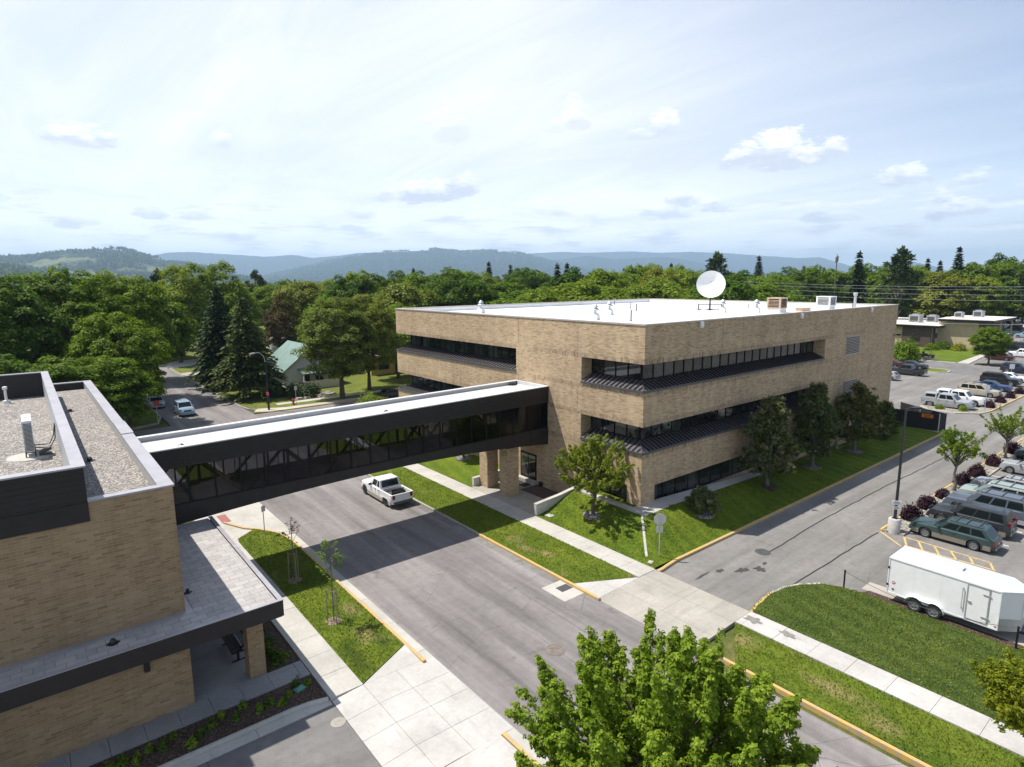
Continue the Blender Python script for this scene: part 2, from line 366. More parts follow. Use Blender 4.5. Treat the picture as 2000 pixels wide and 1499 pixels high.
def leafmat(name, dark, mid, lite, trans=.28, scale=.9, spread=1.0):
    m, nt, bs = new_mat(name); out = nt.n['Material Output']
    g = nt.n.new('ShaderNodeNewGeometry'); rnd = g.outputs['Random Per Island']
    n = nt.noise(nt.obj(), scale, 3, .6)
    v = nt.math('ADD', nt.math('MULTIPLY', rnd, .55), nt.math('MULTIPLY', n, .55))
    c = nt.ramp(v, [(.18, dark), (.5, mid), (.86, lite)])
    oi = nt.n.new('ShaderNodeObjectInfo')
    c = nt.mix(1.0, c, nt.ramp(oi.outputs['Random'], [(0, (.80, .86, .85)), (.5, (1, 1, 1)), (1, (1.22, 1.10, .95))]), 'MULTIPLY')
    nt.set(bs, 'Base Color', c); bs.inputs['Roughness'].default_value = .6; bs.inputs['Specular IOR Level'].default_value = .10
    tl = nt.add('ShaderNodeBsdfTranslucent', Color=nt.mix(1.0, c, (1.35, 1.35, .5), 'MULTIPLY'))
    mx = nt.add('ShaderNodeMixShader', i0=trans, i1=bs.outputs[0], i2=tl.outputs[0])
    nt.l.new(mx.outputs[0], out.inputs['Surface']); M[name] = m
leafmat('leaf_bright', (.070, .125, .007), (.128, .215, .014), (.25, .335, .045), .38)
leafmat('leaf_yellow', (.10, .13, .006), (.20, .225, .014), (.33, .33, .025), .36)
leafmat('leaf_maple', (.032, .078, .006), (.094, .165, .009), (.21, .285, .022), .34)
leafmat('leaf_pear', (.070, .110, .010), (.145, .195, .016), (.28, .30, .045), .34)
leafmat('leaf_street', (.028, .072, .006), (.078, .142, .009), (.185, .260, .020), .34)
leafmat('leaf_deep', (.020, .054, .008), (.054, .110, .010), (.13, .20, .020), .30)
leafmat('leaf_light', (.070, .125, .011), (.135, .20, .017), (.24, .30, .034), .34)
leafmat('leaf_olive', (.055, .085, .012), (.125, .160, .022), (.25, .27, .050), .30)
leafmat('leaf_red', (.026, .024, .010), (.055, .042, .016), (.10, .08, .025), .15)
leafmat('leaf_purple', (.012, .005, .009), (.028, .010, .018), (.062, .024, .036), .08)
leafmat('needle_dark', (.014, .034, .014), (.032, .060, .020), (.070, .098, .034), .06)
leafmat('needle_spruce', (.028, .052, .014), (.060, .090, .022), (.14, .16, .045), .08)
leafmat('needle_pine', (.028, .058, .014), (.068, .108, .024), (.16, .19, .05), .14)
leafmat('needle_candle', (.07, .085, .04), (.15, .16, .085), (.25, .24, .13), .1)
leafmat('grass_blade', (.054, .102, .009), (.125, .185, .016), (.25, .26, .06), .25, scale=1.1)

# ------------------------------------------------------------------ sun, sky, camera
SUN = Vector((-.33, .44, 1.0)).normalized()
el = math.asin(SUN.z); az = math.atan2(SUN.x, SUN.y)      # az: clockwise from +Y
sl = bpy.data.lights.new('sun', 'SUN'); sl.energy = 4.8; sl.angle = R(.5); sl.color = (1, .95, .88)
so = bpy.data.objects.new('sun', sl); COL.objects.link(so); so.rotation_euler = (-SUN).to_track_quat('-Z', 'Y').to_euler(); so.location = (0, 0, 60)
W = bpy.data.worlds.new('World'); SC.world = W; W.use_nodes = True
nt = NT(W); bg = nt.n['Background']
sky = nt.n.new('ShaderNodeTexSky'); sky.sky_type = 'NISHITA'; sky.sun_disc = False
sky.sun_elevation = el; sky.sun_rotation = az; sky.altitude = 900; sky.air_density = 1.0; sky.dust_density = 1.2; sky.ozone_density = 1.5
D = nt.n.new('ShaderNodeTexCoord').outputs['Generated']
sx = nt.add('ShaderNodeSeparateXYZ', i0=D); X, Y, Z = sx.outputs[0], sx.outputs[1], sx.outputs[2]
AZ = nt.math('MULTIPLY', nt.math('ARCTAN2', X, Y), 180 / PI); EL = nt.math('MULTIPLY', nt.math('ARCSINE', Z), 180 / PI)
# high cloud veil: streaks projected on a plane at cloud height, thinner to the east
zc = nt.math('MAXIMUM', nt.math('ADD', Z, .10), .03)
pl = nt.add('ShaderNodeCombineXYZ', X=nt.math('DIVIDE', X, zc), Y=nt.math('DIVIDE', Y, zc)).outputs[0]
streak = nt.noise(nt.map(pl, (1.0, .26, 1), (0, 0, R(-52))), 1.5, 8, .62, .9)
broad = nt.noise(nt.map(pl, (.35, .2, 1), (0, 0, R(-40))), 1.0, 3, .5)
edge = nt.math('MULTIPLY', nt.mr(nt.math('ADD', AZ, nt.math('MULTIPLY', EL, .55)), 50, 88, 1.0, .26), nt.math('MULTIPLY', nt.mr(EL, 24, 48, 1, .5), nt.mr(nt.math('ABSOLUTE', nt.math('SUBTRACT', AZ, 30)), 55, 85, 1, .6)))
veil = nt.math('MULTIPLY', nt.math('ADD', .62, nt.math('MULTIPLY', nt.mr(nt.math('ADD', nt.math('MULTIPLY', streak, .62), nt.math('MULTIPLY', broad, .38)), .36, .62), .38)), edge)
low = nt.mr(EL, 0, 9, .55, 0)
veil = nt.math('MINIMUM', nt.math('ADD', veil, nt.math('MULTIPLY', low, .5)), 1.0)
VW = (7.9, 8.1, 8.55)
hb = nt.mr(EL, 0, 10, 1.5, 1.0); col = nt.mix(veil, nt.mix(1.0, sky.outputs[0], (1.0, 1.0, 1.04), 'MULTIPLY'), nt.mix(1.0, nt.add('ShaderNodeCombineXYZ', X=hb, Y=hb, Z=hb).outputs[0], VW, 'MULTIPLY'))
grey = nt.noise(nt.map(nt.add('ShaderNodeCombineXYZ', X=nt.math('MULTIPLY', AZ, .07), Y=nt.math('MULTIPLY', EL, .42)).outputs[0]), 1.0, 7, .6, .5)
col = nt.mix(nt.math('MULTIPLY', nt.mr(grey, .50, .66, 0, .42), nt.mr(EL, 20, 5, 0, 1)), col, (5.9, 6.4, 7.4))
ang = nt.add('ShaderNodeCombineXYZ', X=nt.math('MULTIPLY', AZ, .55), Y=nt.math('MULTIPLY', EL, 1.35)).outputs[0]
CN = nt.noise(ang, .62, 7, .62, .25)
CN3 = nt.noise(ang, 3.2, 6, .6, .2)
CN2 = nt.noise(nt.map(ang, (1, 1, 1), (0, 0, 0), (3.1, 1.7, 0)), .9, 6, .6)
# banks of small fair-weather cumulus in perspective rows near the horizon
rows = nt.noise(nt.map(nt.add('ShaderNodeCombineXYZ', X=nt.math('MULTIPLY', AZ, .22), Y=nt.math('MULTIPLY', EL, 1.25)).outputs[0]), 1.0, 6, .58)
rmask = nt.math('MULTIPLY', nt.mr(rows, .475, .60), nt.math('MULTIPLY', nt.mr(EL, .9, 2.0), nt.mr(EL, 5.6, 7.4, .8, 0)))
rsh = nt.mr(nt.noise(nt.map(nt.add('ShaderNodeCombineXYZ', X=nt.math('MULTIPLY', AZ, .22), Y=nt.math('MULTIPLY', nt.math('SUBTRACT', EL, .35), 1.25)).outputs[0]), 1.0, 6, .58), .46, .62)
col = nt.mix(nt.math('MULTIPLY', rmask, .95), col, nt.mix(rsh, (9.3, 9.3, 9.2), (5.8, 6.15, 7.0)))
# the larger cumulus one can tell apart: azimuth, elevation of the flat base, width, height (degrees), strength
for (a, e, w, h, st) in [(61.6, 9.4, 5.0, 2.6, 1), (63.6, 9.3, 3.4, 1.6, .9), (58.7, 9.5, 2.6, 1.9, .95), (65.6, 9.6, 1.8, 1.6, .9),
                         (31.2, 7.3, 5.6, 1.9, 1), (34.6, 8.0, 2.8, 1.7, .95), (27.8, 7.2, 2.6, 1.0, .7), (5.2, 10.3, 4.4, 1.6, .85), (14.6, 10.9, 1.6, 1.2, .5), (33.4, 12.6, 3.0, 2.6, .40), (44.6, 13.4, 2.4, 2.3, .55), (43.2, 12.8, 2.2, 1.2, .3), (52.4, 12.5, 2.5, 1.6, .65), (50.4, 12.0, 2.6, .8, .4),
                         (70.6, 7.2, 3.2, 1.3, .9), (73.0, 4.7, 1.6, 2.2, 1), (74.6, 4.7, 3.6, .9, .7), (54.2, 6.5, 3.0, 1.4, .85), (56.4, 6.0, 2.4, 1.0, .8), (52.6, 5.7, 3.6, .9, .6), (64.4, 4.9, 2.2, 1.4, .9), (66.4, 4.6, 3.4, .7, .5),
                         (3.7, 4.3, 1.8, .9, .7), (9.0, 5.2, 2.0, 1.0, .7), (12.4, 5.2, 2.4, .9, .6), (75.0, 6.8, 2.0, 1.0, .6), (-.5, 6.2, 2.0, 1.6, .5)]:
    dx = nt.math('DIVIDE', nt.math('SUBTRACT', AZ, a), w * .62)
    de = nt.math('SUBTRACT', EL, e)
    up = nt.math('DIVIDE', nt.math('MAXIMUM', de, 0.0), h)
    dn = nt.math('DIVIDE', nt.math('MINIMUM', de, 0.0), h * .34)
    d2 = nt.math('ADD', nt.math('MULTIPLY', dx, dx), nt.math('ADD', nt.math('MULTIPLY', up, up), nt.math('MULTIPLY', dn, dn)))
    f = nt.math('ADD', nt.math('SUBTRACT', 1.0, d2), nt.math('MULTIPLY', nt.math('SUBTRACT', CN, .5), 4.2))
    mk = nt.math('MULTIPLY', nt.mr(nt.math('ADD', f, nt.math('MULTIPLY', nt.math('SUBTRACT', CN3, .5), 1.6)), .0, .75), st)
    sh = nt.mr(nt.math('ADD', nt.math('DIVIDE', de, h), nt.math('MULTIPLY', nt.math('SUBTRACT', CN2, .5), 2.0)), .05, .62)
    col = nt.mix(mk, col, nt.mix(sh, (5.6, 5.95, 6.8), (9.6, 9.6, 9.5)))
nt.set(bg, 'Color', col); bg.inputs['Strength'].default_value = .102
W.cycles.sampling_method = 'MANUAL'; W.cycles.sample_map_resolution = 512

CAM = Vector((-32.385, -26.014, 17.08))
cd = bpy.data.cameras.new('camera'); cd.sensor_fit = 'HORIZONTAL'; cd.sensor_width = 36.0; cd.lens = 36.0 * 1192.0 / 2000.0
cd.clip_start = .2; cd.clip_end = 60000
co = bpy.data.objects.new('camera', cd); COL.objects.link(co); SC.camera = co
yaw, pitch, roll = R(38.8514), R(9.6499), R(-.4379)
F_ = Vector((math.sin(yaw) * math.cos(pitch), math.cos(yaw) * math.cos(pitch), -math.sin(pitch)))
r_ = Vector((math.cos(yaw), -math.sin(yaw), 0)); u_ = r_.cross(F_)
rr_ = math.cos(roll) * r_ + math.sin(roll) * u_; uu_ = -math.sin(roll) * r_ + math.cos(roll) * u_
co.matrix_world = Matrix(((rr_.x, uu_.x, -F_.x, CAM.x), (rr_.y, uu_.y, -F_.y, CAM.y), (rr_.z, uu_.z, -F_.z, CAM.z), (0, 0, 0, 1)))
SC.view_settings.view_transform = 'Standard'; SC.view_settings.look = 'None'; SC.view_settings.exposure = 0.55; SC.view_settings.gamma = 1.0
SC.render.engine = 'CYCLES'; SC.cycles.use_denoising = True
SC.cycles.max_bounces = 6; SC.cycles.diffuse_bounces = 3; SC.cycles.glossy_bounces = 3; SC.cycles.transparent_max_bounces = 12; SC.cycles.transmission_bounces = 3; SC.cycles.volume_bounces = 0
SC.cycles.sample_clamp_indirect = 6.0; SC.cycles.caustics_reflective = False; SC.cycles.caustics_refractive = False
# ================================================================== GROUND AND ROADS
def sheet(name, poly, z, mat):
    b = MB(); ar = sum(poly[k][0] * poly[(k + 1) % len(poly)][1] - poly[(k + 1) % len(poly)][0] * poly[k][1] for k in range(len(poly)))
    if ar < 0: poly = poly[::-1]
    b.face([(x, y, z) for x, y in poly]); return tag(b.build(name, M[mat]), kind='structure')
def rect(x0, x1, y0, y1): return [(x0, y0), (x1, y0), (x1, y1), (x0, y1)]
def slab(name, poly, z1, mat, z0=-.1):
    b = MB(); b.prism(poly, z0, z1); return tag(b.build(name, M[mat]), kind='structure')
def strip(name, pts, w, z1, mat, z0=-.1):            # kerb-like band along a polyline, left side
    b = MB(); P = [Vector((x, y)) for x, y in pts]; L = []; Rr = []
    for k, p in enumerate(P):
        d = (P[min(k + 1, len(P) - 1)] - P[max(k - 1, 0)]).normalized(); n = Vector((-d.y, d.x)); L.append(p + n * w / 2); Rr.append(p - n * w / 2)
    rings = [[(l.x, l.y, z0), (r.x, r.y, z0), (r.x, r.y, z1 - .015), (r.x * .9 + l.x * .1, r.y * .9 + l.y * .1, z1), (l.x * .9 + r.x * .1, l.y * .9 + r.y * .1, z1), (l.x, l.y, z1 - .015)] for l, r in zip(L, Rr)]
    b.ring(rings); return tag(b.build(name, M[mat], smooth=40), kind='structure')
def walk(name, x0, x1, y0, y1, step, z1, mat, along='y', gap=.016):
    b = MB(); a, e = (y0, y1) if along == 'y' else (x0, x1); k = a
    while k < e - .05:
        k2 = min(k + step, e); dz = random.uniform(-.004, .004)
        if along == 'y': b.box(x0, x1, k + gap / 2, k2 - gap / 2, -.1, z1 + dz)
        else: b.box(k + gap / 2, k2 - gap / 2, y0, y1, -.1, z1 + dz)
        k = k2
    return tag(b.build(name, M[mat]), kind='structure')
sheet('ground', rect(-45000, 45000, -20000, 60000), -.12, 'field')
sheet('street', rect(-19.4, -9.66, -60, 130), 0, 'asphalt_street')
sheet('cross_street', rect(-90, -19.4, 40, 55.6), 0, 'asphalt_lot')
sheet('cross_street', rect(-9.66, 110, 40, 55.6), 0, 'asphalt_lot')
sheet('driveway', [(-4.66, -60), (45, -60), (45, -4.9), (-4.66, -4.9)], 0, 'asphalt_lot')
sheet('parking_lot', rect(45, 96, -60, 40), 0, 'asphalt_lot')
sheet('side_road', rect(96, 112, -60, 40), 0, 'asphalt_dark')
sheet('far_parking_lot', rect(112, 330, -60, 62), 0, 'asphalt_lot')
sheet('side_driveway', rect(-90, -24.08, -60, -3.9), 0, 'asphalt_dark')
# right side of the street
slab('verge', [(-9.58, 38.5), (-9.58, -3.1), (-6.36, -4.85), (-6.2, -4.5), (-6.2, 38.5)], .125, 'lawn_strip')
def ramp(name, cells, zf, mat):                     # concrete panels whose top follows a slope
    b = MB()
    for P in cells: b.ring([[(x, y, -.1) for x, y in P], [(x, y, zf(x, y)) for x, y in P]])
    return tag(b.build(name, M[mat]), kind='structure')
def zr_(x, y): return .012 + .10 * max(0.0, min(1.0, (x + 9.66) / 3.4))
ramp('driveway_flare', [[(-9.58, -5.0), (-6.2, -5.0), (-6.36, -4.87), (-9.58, -3.12)]], lambda x, y: zr_(x, y) + (.10 * (x < -9) if y > -4 else 0), 'concrete_new')
strip('yellow_kerb', [(-9.67, -5.2), (-9.67, 6.0)], .17, .145, 'yellow_paint')
strip('kerb', [(-9.67, 6.0), (-9.67, 38.5)], .17, .145, 'concrete_old')
walk('sidewalk', -6.18, -4.67, -5.0, 38.5, 1.52, .13, 'concrete')
sheet('gutter', rect(-10.25, -9.76, -3.2, 40), .004, 'asphalt_lot')
ramp('driveway_apron', [[(x0, y0), (x1, y0), (x1, y1), (x0, y1)] for x0, x1 in ((-9.66, -8.0), (-7.985, -6.2), (-6.185, -4.67)) for y0, y1 in ((-8.022, -5.012), (-11.05, -8.035))], zr_, 'concrete_old')
slab('storm_inlet_apron', rect(-11.2, -9.76, -4.1, -2.2), .008, 'concrete')
slab('verge', [(-9.1, -60), (-9.1, -12.9), (-6.2, -11.1), (-6.2, -60)], .125, 'lawn_strip')
strip('yellow_kerb', [(-9.25, -60), (-9.25, -12.7), (-9.2, -11.6)], .17, .145, 'yellow_paint')
walk('sidewalk', -6.12, -4.64, -60, -11.07, 1.62, .13, 'concrete_new')
SL = [(-4.62, -11.0), (-3.8, -10.84), (-2.15, -10.66), (-.86, -10.84), (.08, -11.24), (1.0, -11.92), (1.55, -12.9), (1.75, -13.9), (1.75, -60)]
slab('south_lawn', SL + [(-4.62, -60)], .125, 'lawn_deep')
strip('yellow_kerb', [(-4.64, -11.08), (-3.8, -10.92), (-2.15, -10.73)], .16, .14, 'yellow_line')
strip('kerb', [(-2.15, -10.73), (-.82, -10.9), (.12, -11.28), (1.06, -11.97)], .16, .135, 'concrete')
slab('dirt_edge', [(1.75, -13.7), (2.5, -14.0), (2.45, -60), (1.75, -60)], .03, 'mulch')
slab('trailer_pad', rect(2.45, 3.6, -60, -13.6), .012, 'concrete_old')
# left side of the street
GS = [(-22.63, -3.6), (-19.9, -2.2), (-19.86, 12.7), (-20.12, 14.7), (-21.2, 16.6), (-22.5, 15.6), (-22.63, 14.8)]
slab('verge', GS, .125, 'lawn_strip')
strip('yellow_kerb', [(-19.78, -3.9), (-19.79, 12.75), (-20.06, 14.8), (-20.9, 16.3), (-21.7, 17.3), (-22.5, 19.2)], .16, .145, 'yellow_paint')
walk('gutter', -19.70, -19.22, -12, 40, 3.0, .006, 'concrete')
slab('ramp_corner', [(-22.63, 15.0), (-22.5, 15.75), (-21.2, 16.75), (-20.9, 16.45), (-20.1, 15.0), (-19.72, 15.0), (-19.72, 26), (-22.63, 26)], .04, 'concrete')
slab('tactile_pad', rect(-22.6, -22.0, 19.3, 21.0), .055, 'red_pad')
slab('verge', rect(-22.63, -19.86, 26, 38), .125, 'lawn_strip')
walk('sidewalk', -24.08, -22.65, -3.65, 38, 1.62, .13, 'concrete')
def zl_(x, y): return .014 + .10 * max(0.0, min(1.0, (x + 24.05) / 1.2)) * max(0.0, min(1.0, (-19.24 - x) / 3.2))
ramp('driveway_apron', [[(x0, y0), (x1, y0), (x1, y1), (x0, y1)] for x0, x1 in ((-24.05, -22.66), (-22.645, -21.1), (-21.085, -19.24)) for y0, y1 in ((-5.155, -3.665), (-6.585, -5.17), (-8.105, -6.6), (-9.62, -8.12))], zl_, 'concrete_new')
ramp('driveway_flare', [[(-22.63, -3.655), (-19.86, -3.655), (-19.86, -2.24)]], lambda x, y: zl_(x, y) + (.09 if y > -3 else 0), 'concrete_new')
slab('verge', [(-22.6, -60), (-22.6, -10.3), (-19.9, -11.6), (-19.9, -60)], .10, 'field')
slab('driveway_flare', [(-22.6, -10.25), (-22.6, -9.65), (-19.9, -9.65), (-19.9, -11.55)], .09, 'concrete_new')
strip('yellow_kerb', [(-19.78, -60), (-19.78, -9.7)], .16, .14, 'yellow_paint')
walk('sidewalk', -24.08, -22.64, -60, -9.65, 1.62, .12, 'concrete')
strip('kerb', [(-90, -3.27), (-25.6, -3.27), (-24.9, -3.33), (-24.15, -3.55)], .2, .14, 'concrete')
walk('gutter', -90, -24.1, -3.88, -3.38, 3.0, .008, 'concrete', 'x')
slab('planting_bed', [(-90, -3.17), (-25.6, -3.17), (-24.16, -3.45), (-24.16, -1.55), (-90, -1.55)], .09, 'mulch')
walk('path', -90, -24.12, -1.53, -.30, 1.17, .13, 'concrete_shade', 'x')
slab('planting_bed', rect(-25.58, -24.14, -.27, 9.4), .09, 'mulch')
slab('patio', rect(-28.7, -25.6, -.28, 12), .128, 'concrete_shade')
# main building lawn: a mound that rises to the corner of the building
def sst(t): t = max(0.0, min(1.0, t)); return t * t * (3 - 2 * t)
def mound(x, y):
    if y > 13.9: return .13 + .55 * sst((x + 4.66) / 4.66)
    top = 1.35 if x < 2 else max(.25, 1.35 - (x - 2) * .055)
    a = sst((x + 4.66) / 4.66) if x < 0 else 1
    c = sst((y + 4.97) / 3.7) if y < 0 else 1
    return .13 + (top - .13) * min(a, c)
def terrain(name, x0, x1, y0, y1, st, mat, hole=None, dz=0.0):
    b = MB(); nx = max(1, int((x1 - x0) / st)); ny = max(1, int((y1 - y0) / st)); idx = {}
    for i in range(nx + 1):
        for j in range(ny + 1):
            x = x0 + (x1 - x0) * i / nx; y = y0 + (y1 - y0) * j / ny
            idx[i, j] = len(b.v); b.v.append((x, y, mound(x, y) + dz))
    for i in range(nx):
        for j in range(ny):
            cx = x0 + (x1 - x0) * (i + .5) / nx; cy = y0 + (y1 - y0) * (j + .5) / ny
            if hole and hole(cx, cy): continue
            b.f.append((idx[i, j], idx[i + 1, j], idx[i + 1, j + 1], idx[i, j + 1])); b.m.append(0)
    return tag(b.build(name, M[mat], smooth=60), kind='structure')
terrain('front_lawn', -4.66, 45.2, -4.86, 5.75, .38, 'lawn', lambda x, y: x > .3 and y > .3)
terrain('front_lawn', -4.66, .3, 14.0, 38.5, .5, 'lawn')
slab('north_lawn', rect(0, 95, 34.6, 39.8), .12, 'lawn')
strip('kerb', [(-4.6, 39.9), (95, 39.9)], .18, .14, 'concrete')
strip('yellow_kerb', [(-4.75, -5.22), (-4.3, -5.2), (-3.6, -5.1), (-2.6, -4.98), (44.8, -4.95)], .2, .15, 'yellow_paint')
b = MB()                                            # concrete walk along the ground-floor windows
for k in range(12):
    xa, xb = -.35 + k * 1.5, -.35 + (k + 1) * 1.5 - .02
    wa, wb = 1.30 - k * .075, 1.30 - (k + 1) * .075
    za, zb = mound(max(xa, 0), -.3) + .06, mound(max(xb, 0), -.3) + .06
    b.ring([[(xa, .2, za - .3), (xa, -wa, za - .3), (xa, -wa, za - .05), (xa, .2, za)], [(xb, .2, zb - .3), (xb, -wb, zb - .3), (xb, -wb, zb - .05), (xb, .2, zb)]])
b.box(-.9, -.37, -1.2, 5.6, 1.0, 1.36)
tag(b.build('building_walk', M['concrete']), kind='structure')
b = MB(); pts = [(-.42 - k * .39, -.42 - k * .37) for k in range(10)]   # drainage flume down the slope
for q in range(9):
    (xa, ya), (xb, yb) = pts[q], pts[q + 1]
    n = Vector((yb - ya, xa - xb)).normalized() * .075
    za, zb = mound(xa, ya) + .05, mound(xb, yb) + .05
    b.ring([[(xa + n.x, ya + n.y, za), (xa - n.x, ya - n.y, za), (xa - n.x, ya - n.y, za - .3), (xa + n.x, ya + n.y, za - .3)], [(xb + n.x, yb + n.y, zb), (xb - n.x, yb - n.y, zb), (xb - n.x, yb - n.y, zb - .3), (xb + n.x, yb + n.y, zb - .3)]], True, True)
o = b.build('drainage_flume', M['concrete_new']); tag(o, 'narrow pale concrete flume running from the brick corner down the lawn', 'drain')
slab('entrance_plaza', rect(-4.65, .0, 6.02, 13.95), .132, 'concrete_old')
slab('entrance_pavers', rect(-1.9, -.02, 6.3, 10.9), .14, 'brown_panel')
# driveway tar joint lines and lot markings, each a thin sheet
def lines(name, segs, w, z, mat, kind='structure', wob=0.0):
    b = MB()
    for (x0, y0, x1, y1) in segs:
        n = max(1, int(math.hypot(x1 - x0, y1 - y0) / .8)) if wob else 1
        P = [Vector((x0 + (x1 - x0) * k / n, y0 + (y1 - y0) * k / n)) + (Vector((random.uniform(-wob, wob), random.uniform(-wob, wob))) if 0 < k < n else Vector((0, 0))) for k in range(n + 1)]
        d = (P[-1] - P[0]).normalized(); nn = Vector((-d.y, d.x)) * w / 2
        for a, c in zip(P[:-1], P[1:]): b.face([(a.x - nn.x, a.y - nn.y, z), (c.x - nn.x, c.y - nn.y, z), (c.x + nn.x, c.y + nn.y, z), (a.x + nn.x, a.y + nn.y, z)])
    return tag(b.build(name, M[mat]), kind=kind)
lines('tar_joint', [(3.0, -7.95, 9.5, -7.72), (9.5, -7.72, 20, -7.7), (20, -7.7, 44, -8.3), (44, -8.3, 58, -8.0), (-1.5, -11.0, 7.8, -11.02), (7.8, -11.02, 11.4, -11.13), (3.0, -7.95, 2.4, -7.75)], .09, .004, 'rubber', wob=.05)
lines('tar_joint', [(-19.2, -2.2, -10.3, -.9), (-17.2, 18, -17.5, -4), (-14.4, -3, -14.7, -20), (-19.2, 7.5, -9.8, 8.2), (-19.2, -13, -13, -12.4), (-12.2, 6, -12.5, -12)], .05, .004, 'asphalt_dark', wob=.06)
lines('yellow_marking', [(11.7, -11.15, 10.15, -12.95), (11.95, -12.45, 11.72, -17.3), (11.93, -12.5, 10.55, -13.1), (11.87, -13.35, 10.62, -13.98), (11.83, -14.27, 10.68, -14.85), (11.75, -15.2, 10.68, -15.75), (11.76, -16.15, 10.75, -16.62), (11.72, -17.2, 10.75, -17.6), (10.5, -13.0, 10.72, -17.7)], .12, .004, 'yellow_line')
lines('stall_marking', [(x, -12.4, x, -17.3) for x in (15.4, 18.7, 22.0, 25.3, 28.6, 31.9, 35.2, 38.5)] + [(x, -3.4, x, 2.0) for x in (64, 67.2, 70.4, 73.6, 76.8, 80, 83.2, 86.4, 89.6)], .10, .004, 'sign_white')
# planting islands of the lot
slab('planting_island', [(12.05, -12.3), (11.8, -11.2), (56, -11.2), (56, -12.3)], .10, 'bed_gravel')
strip('yellow_kerb', [(11.75, -11.12), (56, -11.12)], .15, .14, 'yellow_line')
strip('kerb', [(12.0, -12.38), (56, -12.38)], .15, .13, 'concrete_old')
slab('planting_island', [(60.4, 1.9), (58.4, .5), (58.4, -2.5), (60.2, -4.4), (63.6, -4.95), (110, -5.0), (110, -3.5), (64, -3.5), (63.4, 1.9)], .10, 'bed_gravel')
strip('kerb', [(60.3, 1.95), (58.25, .5), (58.25, -2.55), (60.1, -4.5), (62.0, -4.9)], .18, .14, 'concrete')
strip('yellow_kerb', [(62.0, -4.9), (63.6, -5.05), (94, -5.1)], .18, .14, 'yellow_line')
slab('median', [(100, 13.2), (100.2, 10.8), (99, 9.7), (96.5, 9.4), (95.2, 10.4), (95, 30), (99.6, 30)], .12, 'far_lawn')
strip('kerb', [(100.1, 30), (100.3, 10.8), (99, 9.55), (96.5, 9.25), (95, 10.3), (94.9, 30)], .25, .14, 'concrete')
# lawn and walk of the tan building
slab('side_lawn', [(112.3, 40), (112.3, 12.3), (134, 13.2), (143, 15), (143, 24.8), (139.4, 24.8), (139.4, 60), (112.3, 60)], .12, 'lawn')
slab('path', [(112.3, 12.2), (112.3, 10.2), (131, 11.9), (135, 13.2)], .13, 'concrete')
strip('kerb', [(112.2, 40), (112.2, 12.3)], .4, .15, 'concrete_new')
slab('side_verge', [(112.3, 9.4), (112.6, 1.0), (114, 1.0), (114.2, 9.5)], .12, 'mulch')
slab('far_verge', rect(165, 172, -30, 24), .12, 'far_lawn')
# neighbourhood beyond the cross street
slab('corner_lawn', [(-9.7, 130), (-9.5, 61), (-8.6, 58.6), (-5, 57.2), (60, 57.2), (60, 130)], .12, 'far_lawn')
strip('yellow_kerb', [(-9.75, 75), (-9.7, 62), (-9.4, 59.5), (-8.4, 57.6)], .2, .15, 'concrete_old')
strip('yellow_kerb', [(-9.5, 56.6), (-7.4, 55.65), (-5.2, 55.65), (6, 55.75)], .22, .15, 'yellow_paint')
strip('kerb', [(-9.75, 130), (-9.75, 75)], .2, .15, 'concrete_old')
slab('corner_walk', [(-9.4, 57.0), (-7.5, 55.8), (60, 55.8), (60, 57.2), (-5.0, 57.2), (-8.5, 58.6)], .125, 'concrete')
walk('sidewalk', -5.5, 40, 59.3, 60.6, 1.6, .135, 'concrete', 'x')
slab('house_driveway', [(-9.6, 111), (-9.6, 121), (6, 127), (6, 117)], .13, 'concrete_new')
slab('house_driveway', [(-9.6, 97), (-9.6, 102), (2, 107), (2, 101)], .13, 'concrete_old')
slab('west_lawn', [(-19.6, 130), (-19.6, 62), (-20.5, 58.4), (-23, 57), (-90, 57), (-90, 130)], .12, 'lawn')
strip('kerb', [(-19.5, 130), (-19.5, 62), (-20.4, 58.2), (-23, 56.8), (-60, 56.8)], .2, .14, 'concrete_old')
slab('west_lawn', rect(-90, -24.1, 32.5, 39.5), .12, 'lawn')
# manhole lids and grates (set in the road)
def lid(x, y, r, label, mat='wood_grey'):
    b = MB(); b.lathe([(r * 1.12, 0.0), (r * 1.12, .012), (r, .012), (r, .006), (r * .9, .006), (r * .86, .012), (r * .5, .012), (r * .46, .006), (r * .2, .006), (r * .15, .012)], n=24)
    for k in range(6): b.bar((math.cos(k) * r * .3, math.sin(k) * r * .3, .012), (math.cos(k) * r * .82, math.sin(k) * r * .82, .012), .05, .012)
    tag(b.build('manhole_cover', M[mat], loc=(x, y, 0), smooth=30), label, 'manhole cover')
lid(-14.54, -6.95, .42, 'round rusty manhole cover in the street beside the big maple', 'wood_grey')
lid(2.6, -7.7, .42, 'round dark manhole cover at the end of the driveway tar line', 'plastic_grey')
lid(-24.35, -5.0, .26, 'small round cover in the dark asphalt beside the concrete apron', 'concrete_old')
b = MB(); b.box(-.4, .4, -.28, .28, 0, .012)
for k in range(7): b.box(-.36 + k * .11, -.30 + k * .11, -.25, .25, .012, .02)
o = b.build('storm_drain', M['plastic_grey'], loc=(-10.2, -3.0, .008)); tag(o, 'dark iron storm drain grate against the yellow kerb', 'drain grate')
for x, y, l in ((-24.62, .65, 'green plastic valve box among the shrubs beside the brick column'), (-24.85, -2.2, 'green plastic valve box in the mulch strip beside the sidewalk')):
    b = MB(); b.box(-.22, .22, -.15, .15, 0, .06); b.box(-.18, .18, -.11, .11, .06, .075)
    tag(b.build('valve_box', M['green_plastic'], loc=(x, y, .09), rz=.3), l, 'utility box', 'green valve boxes')
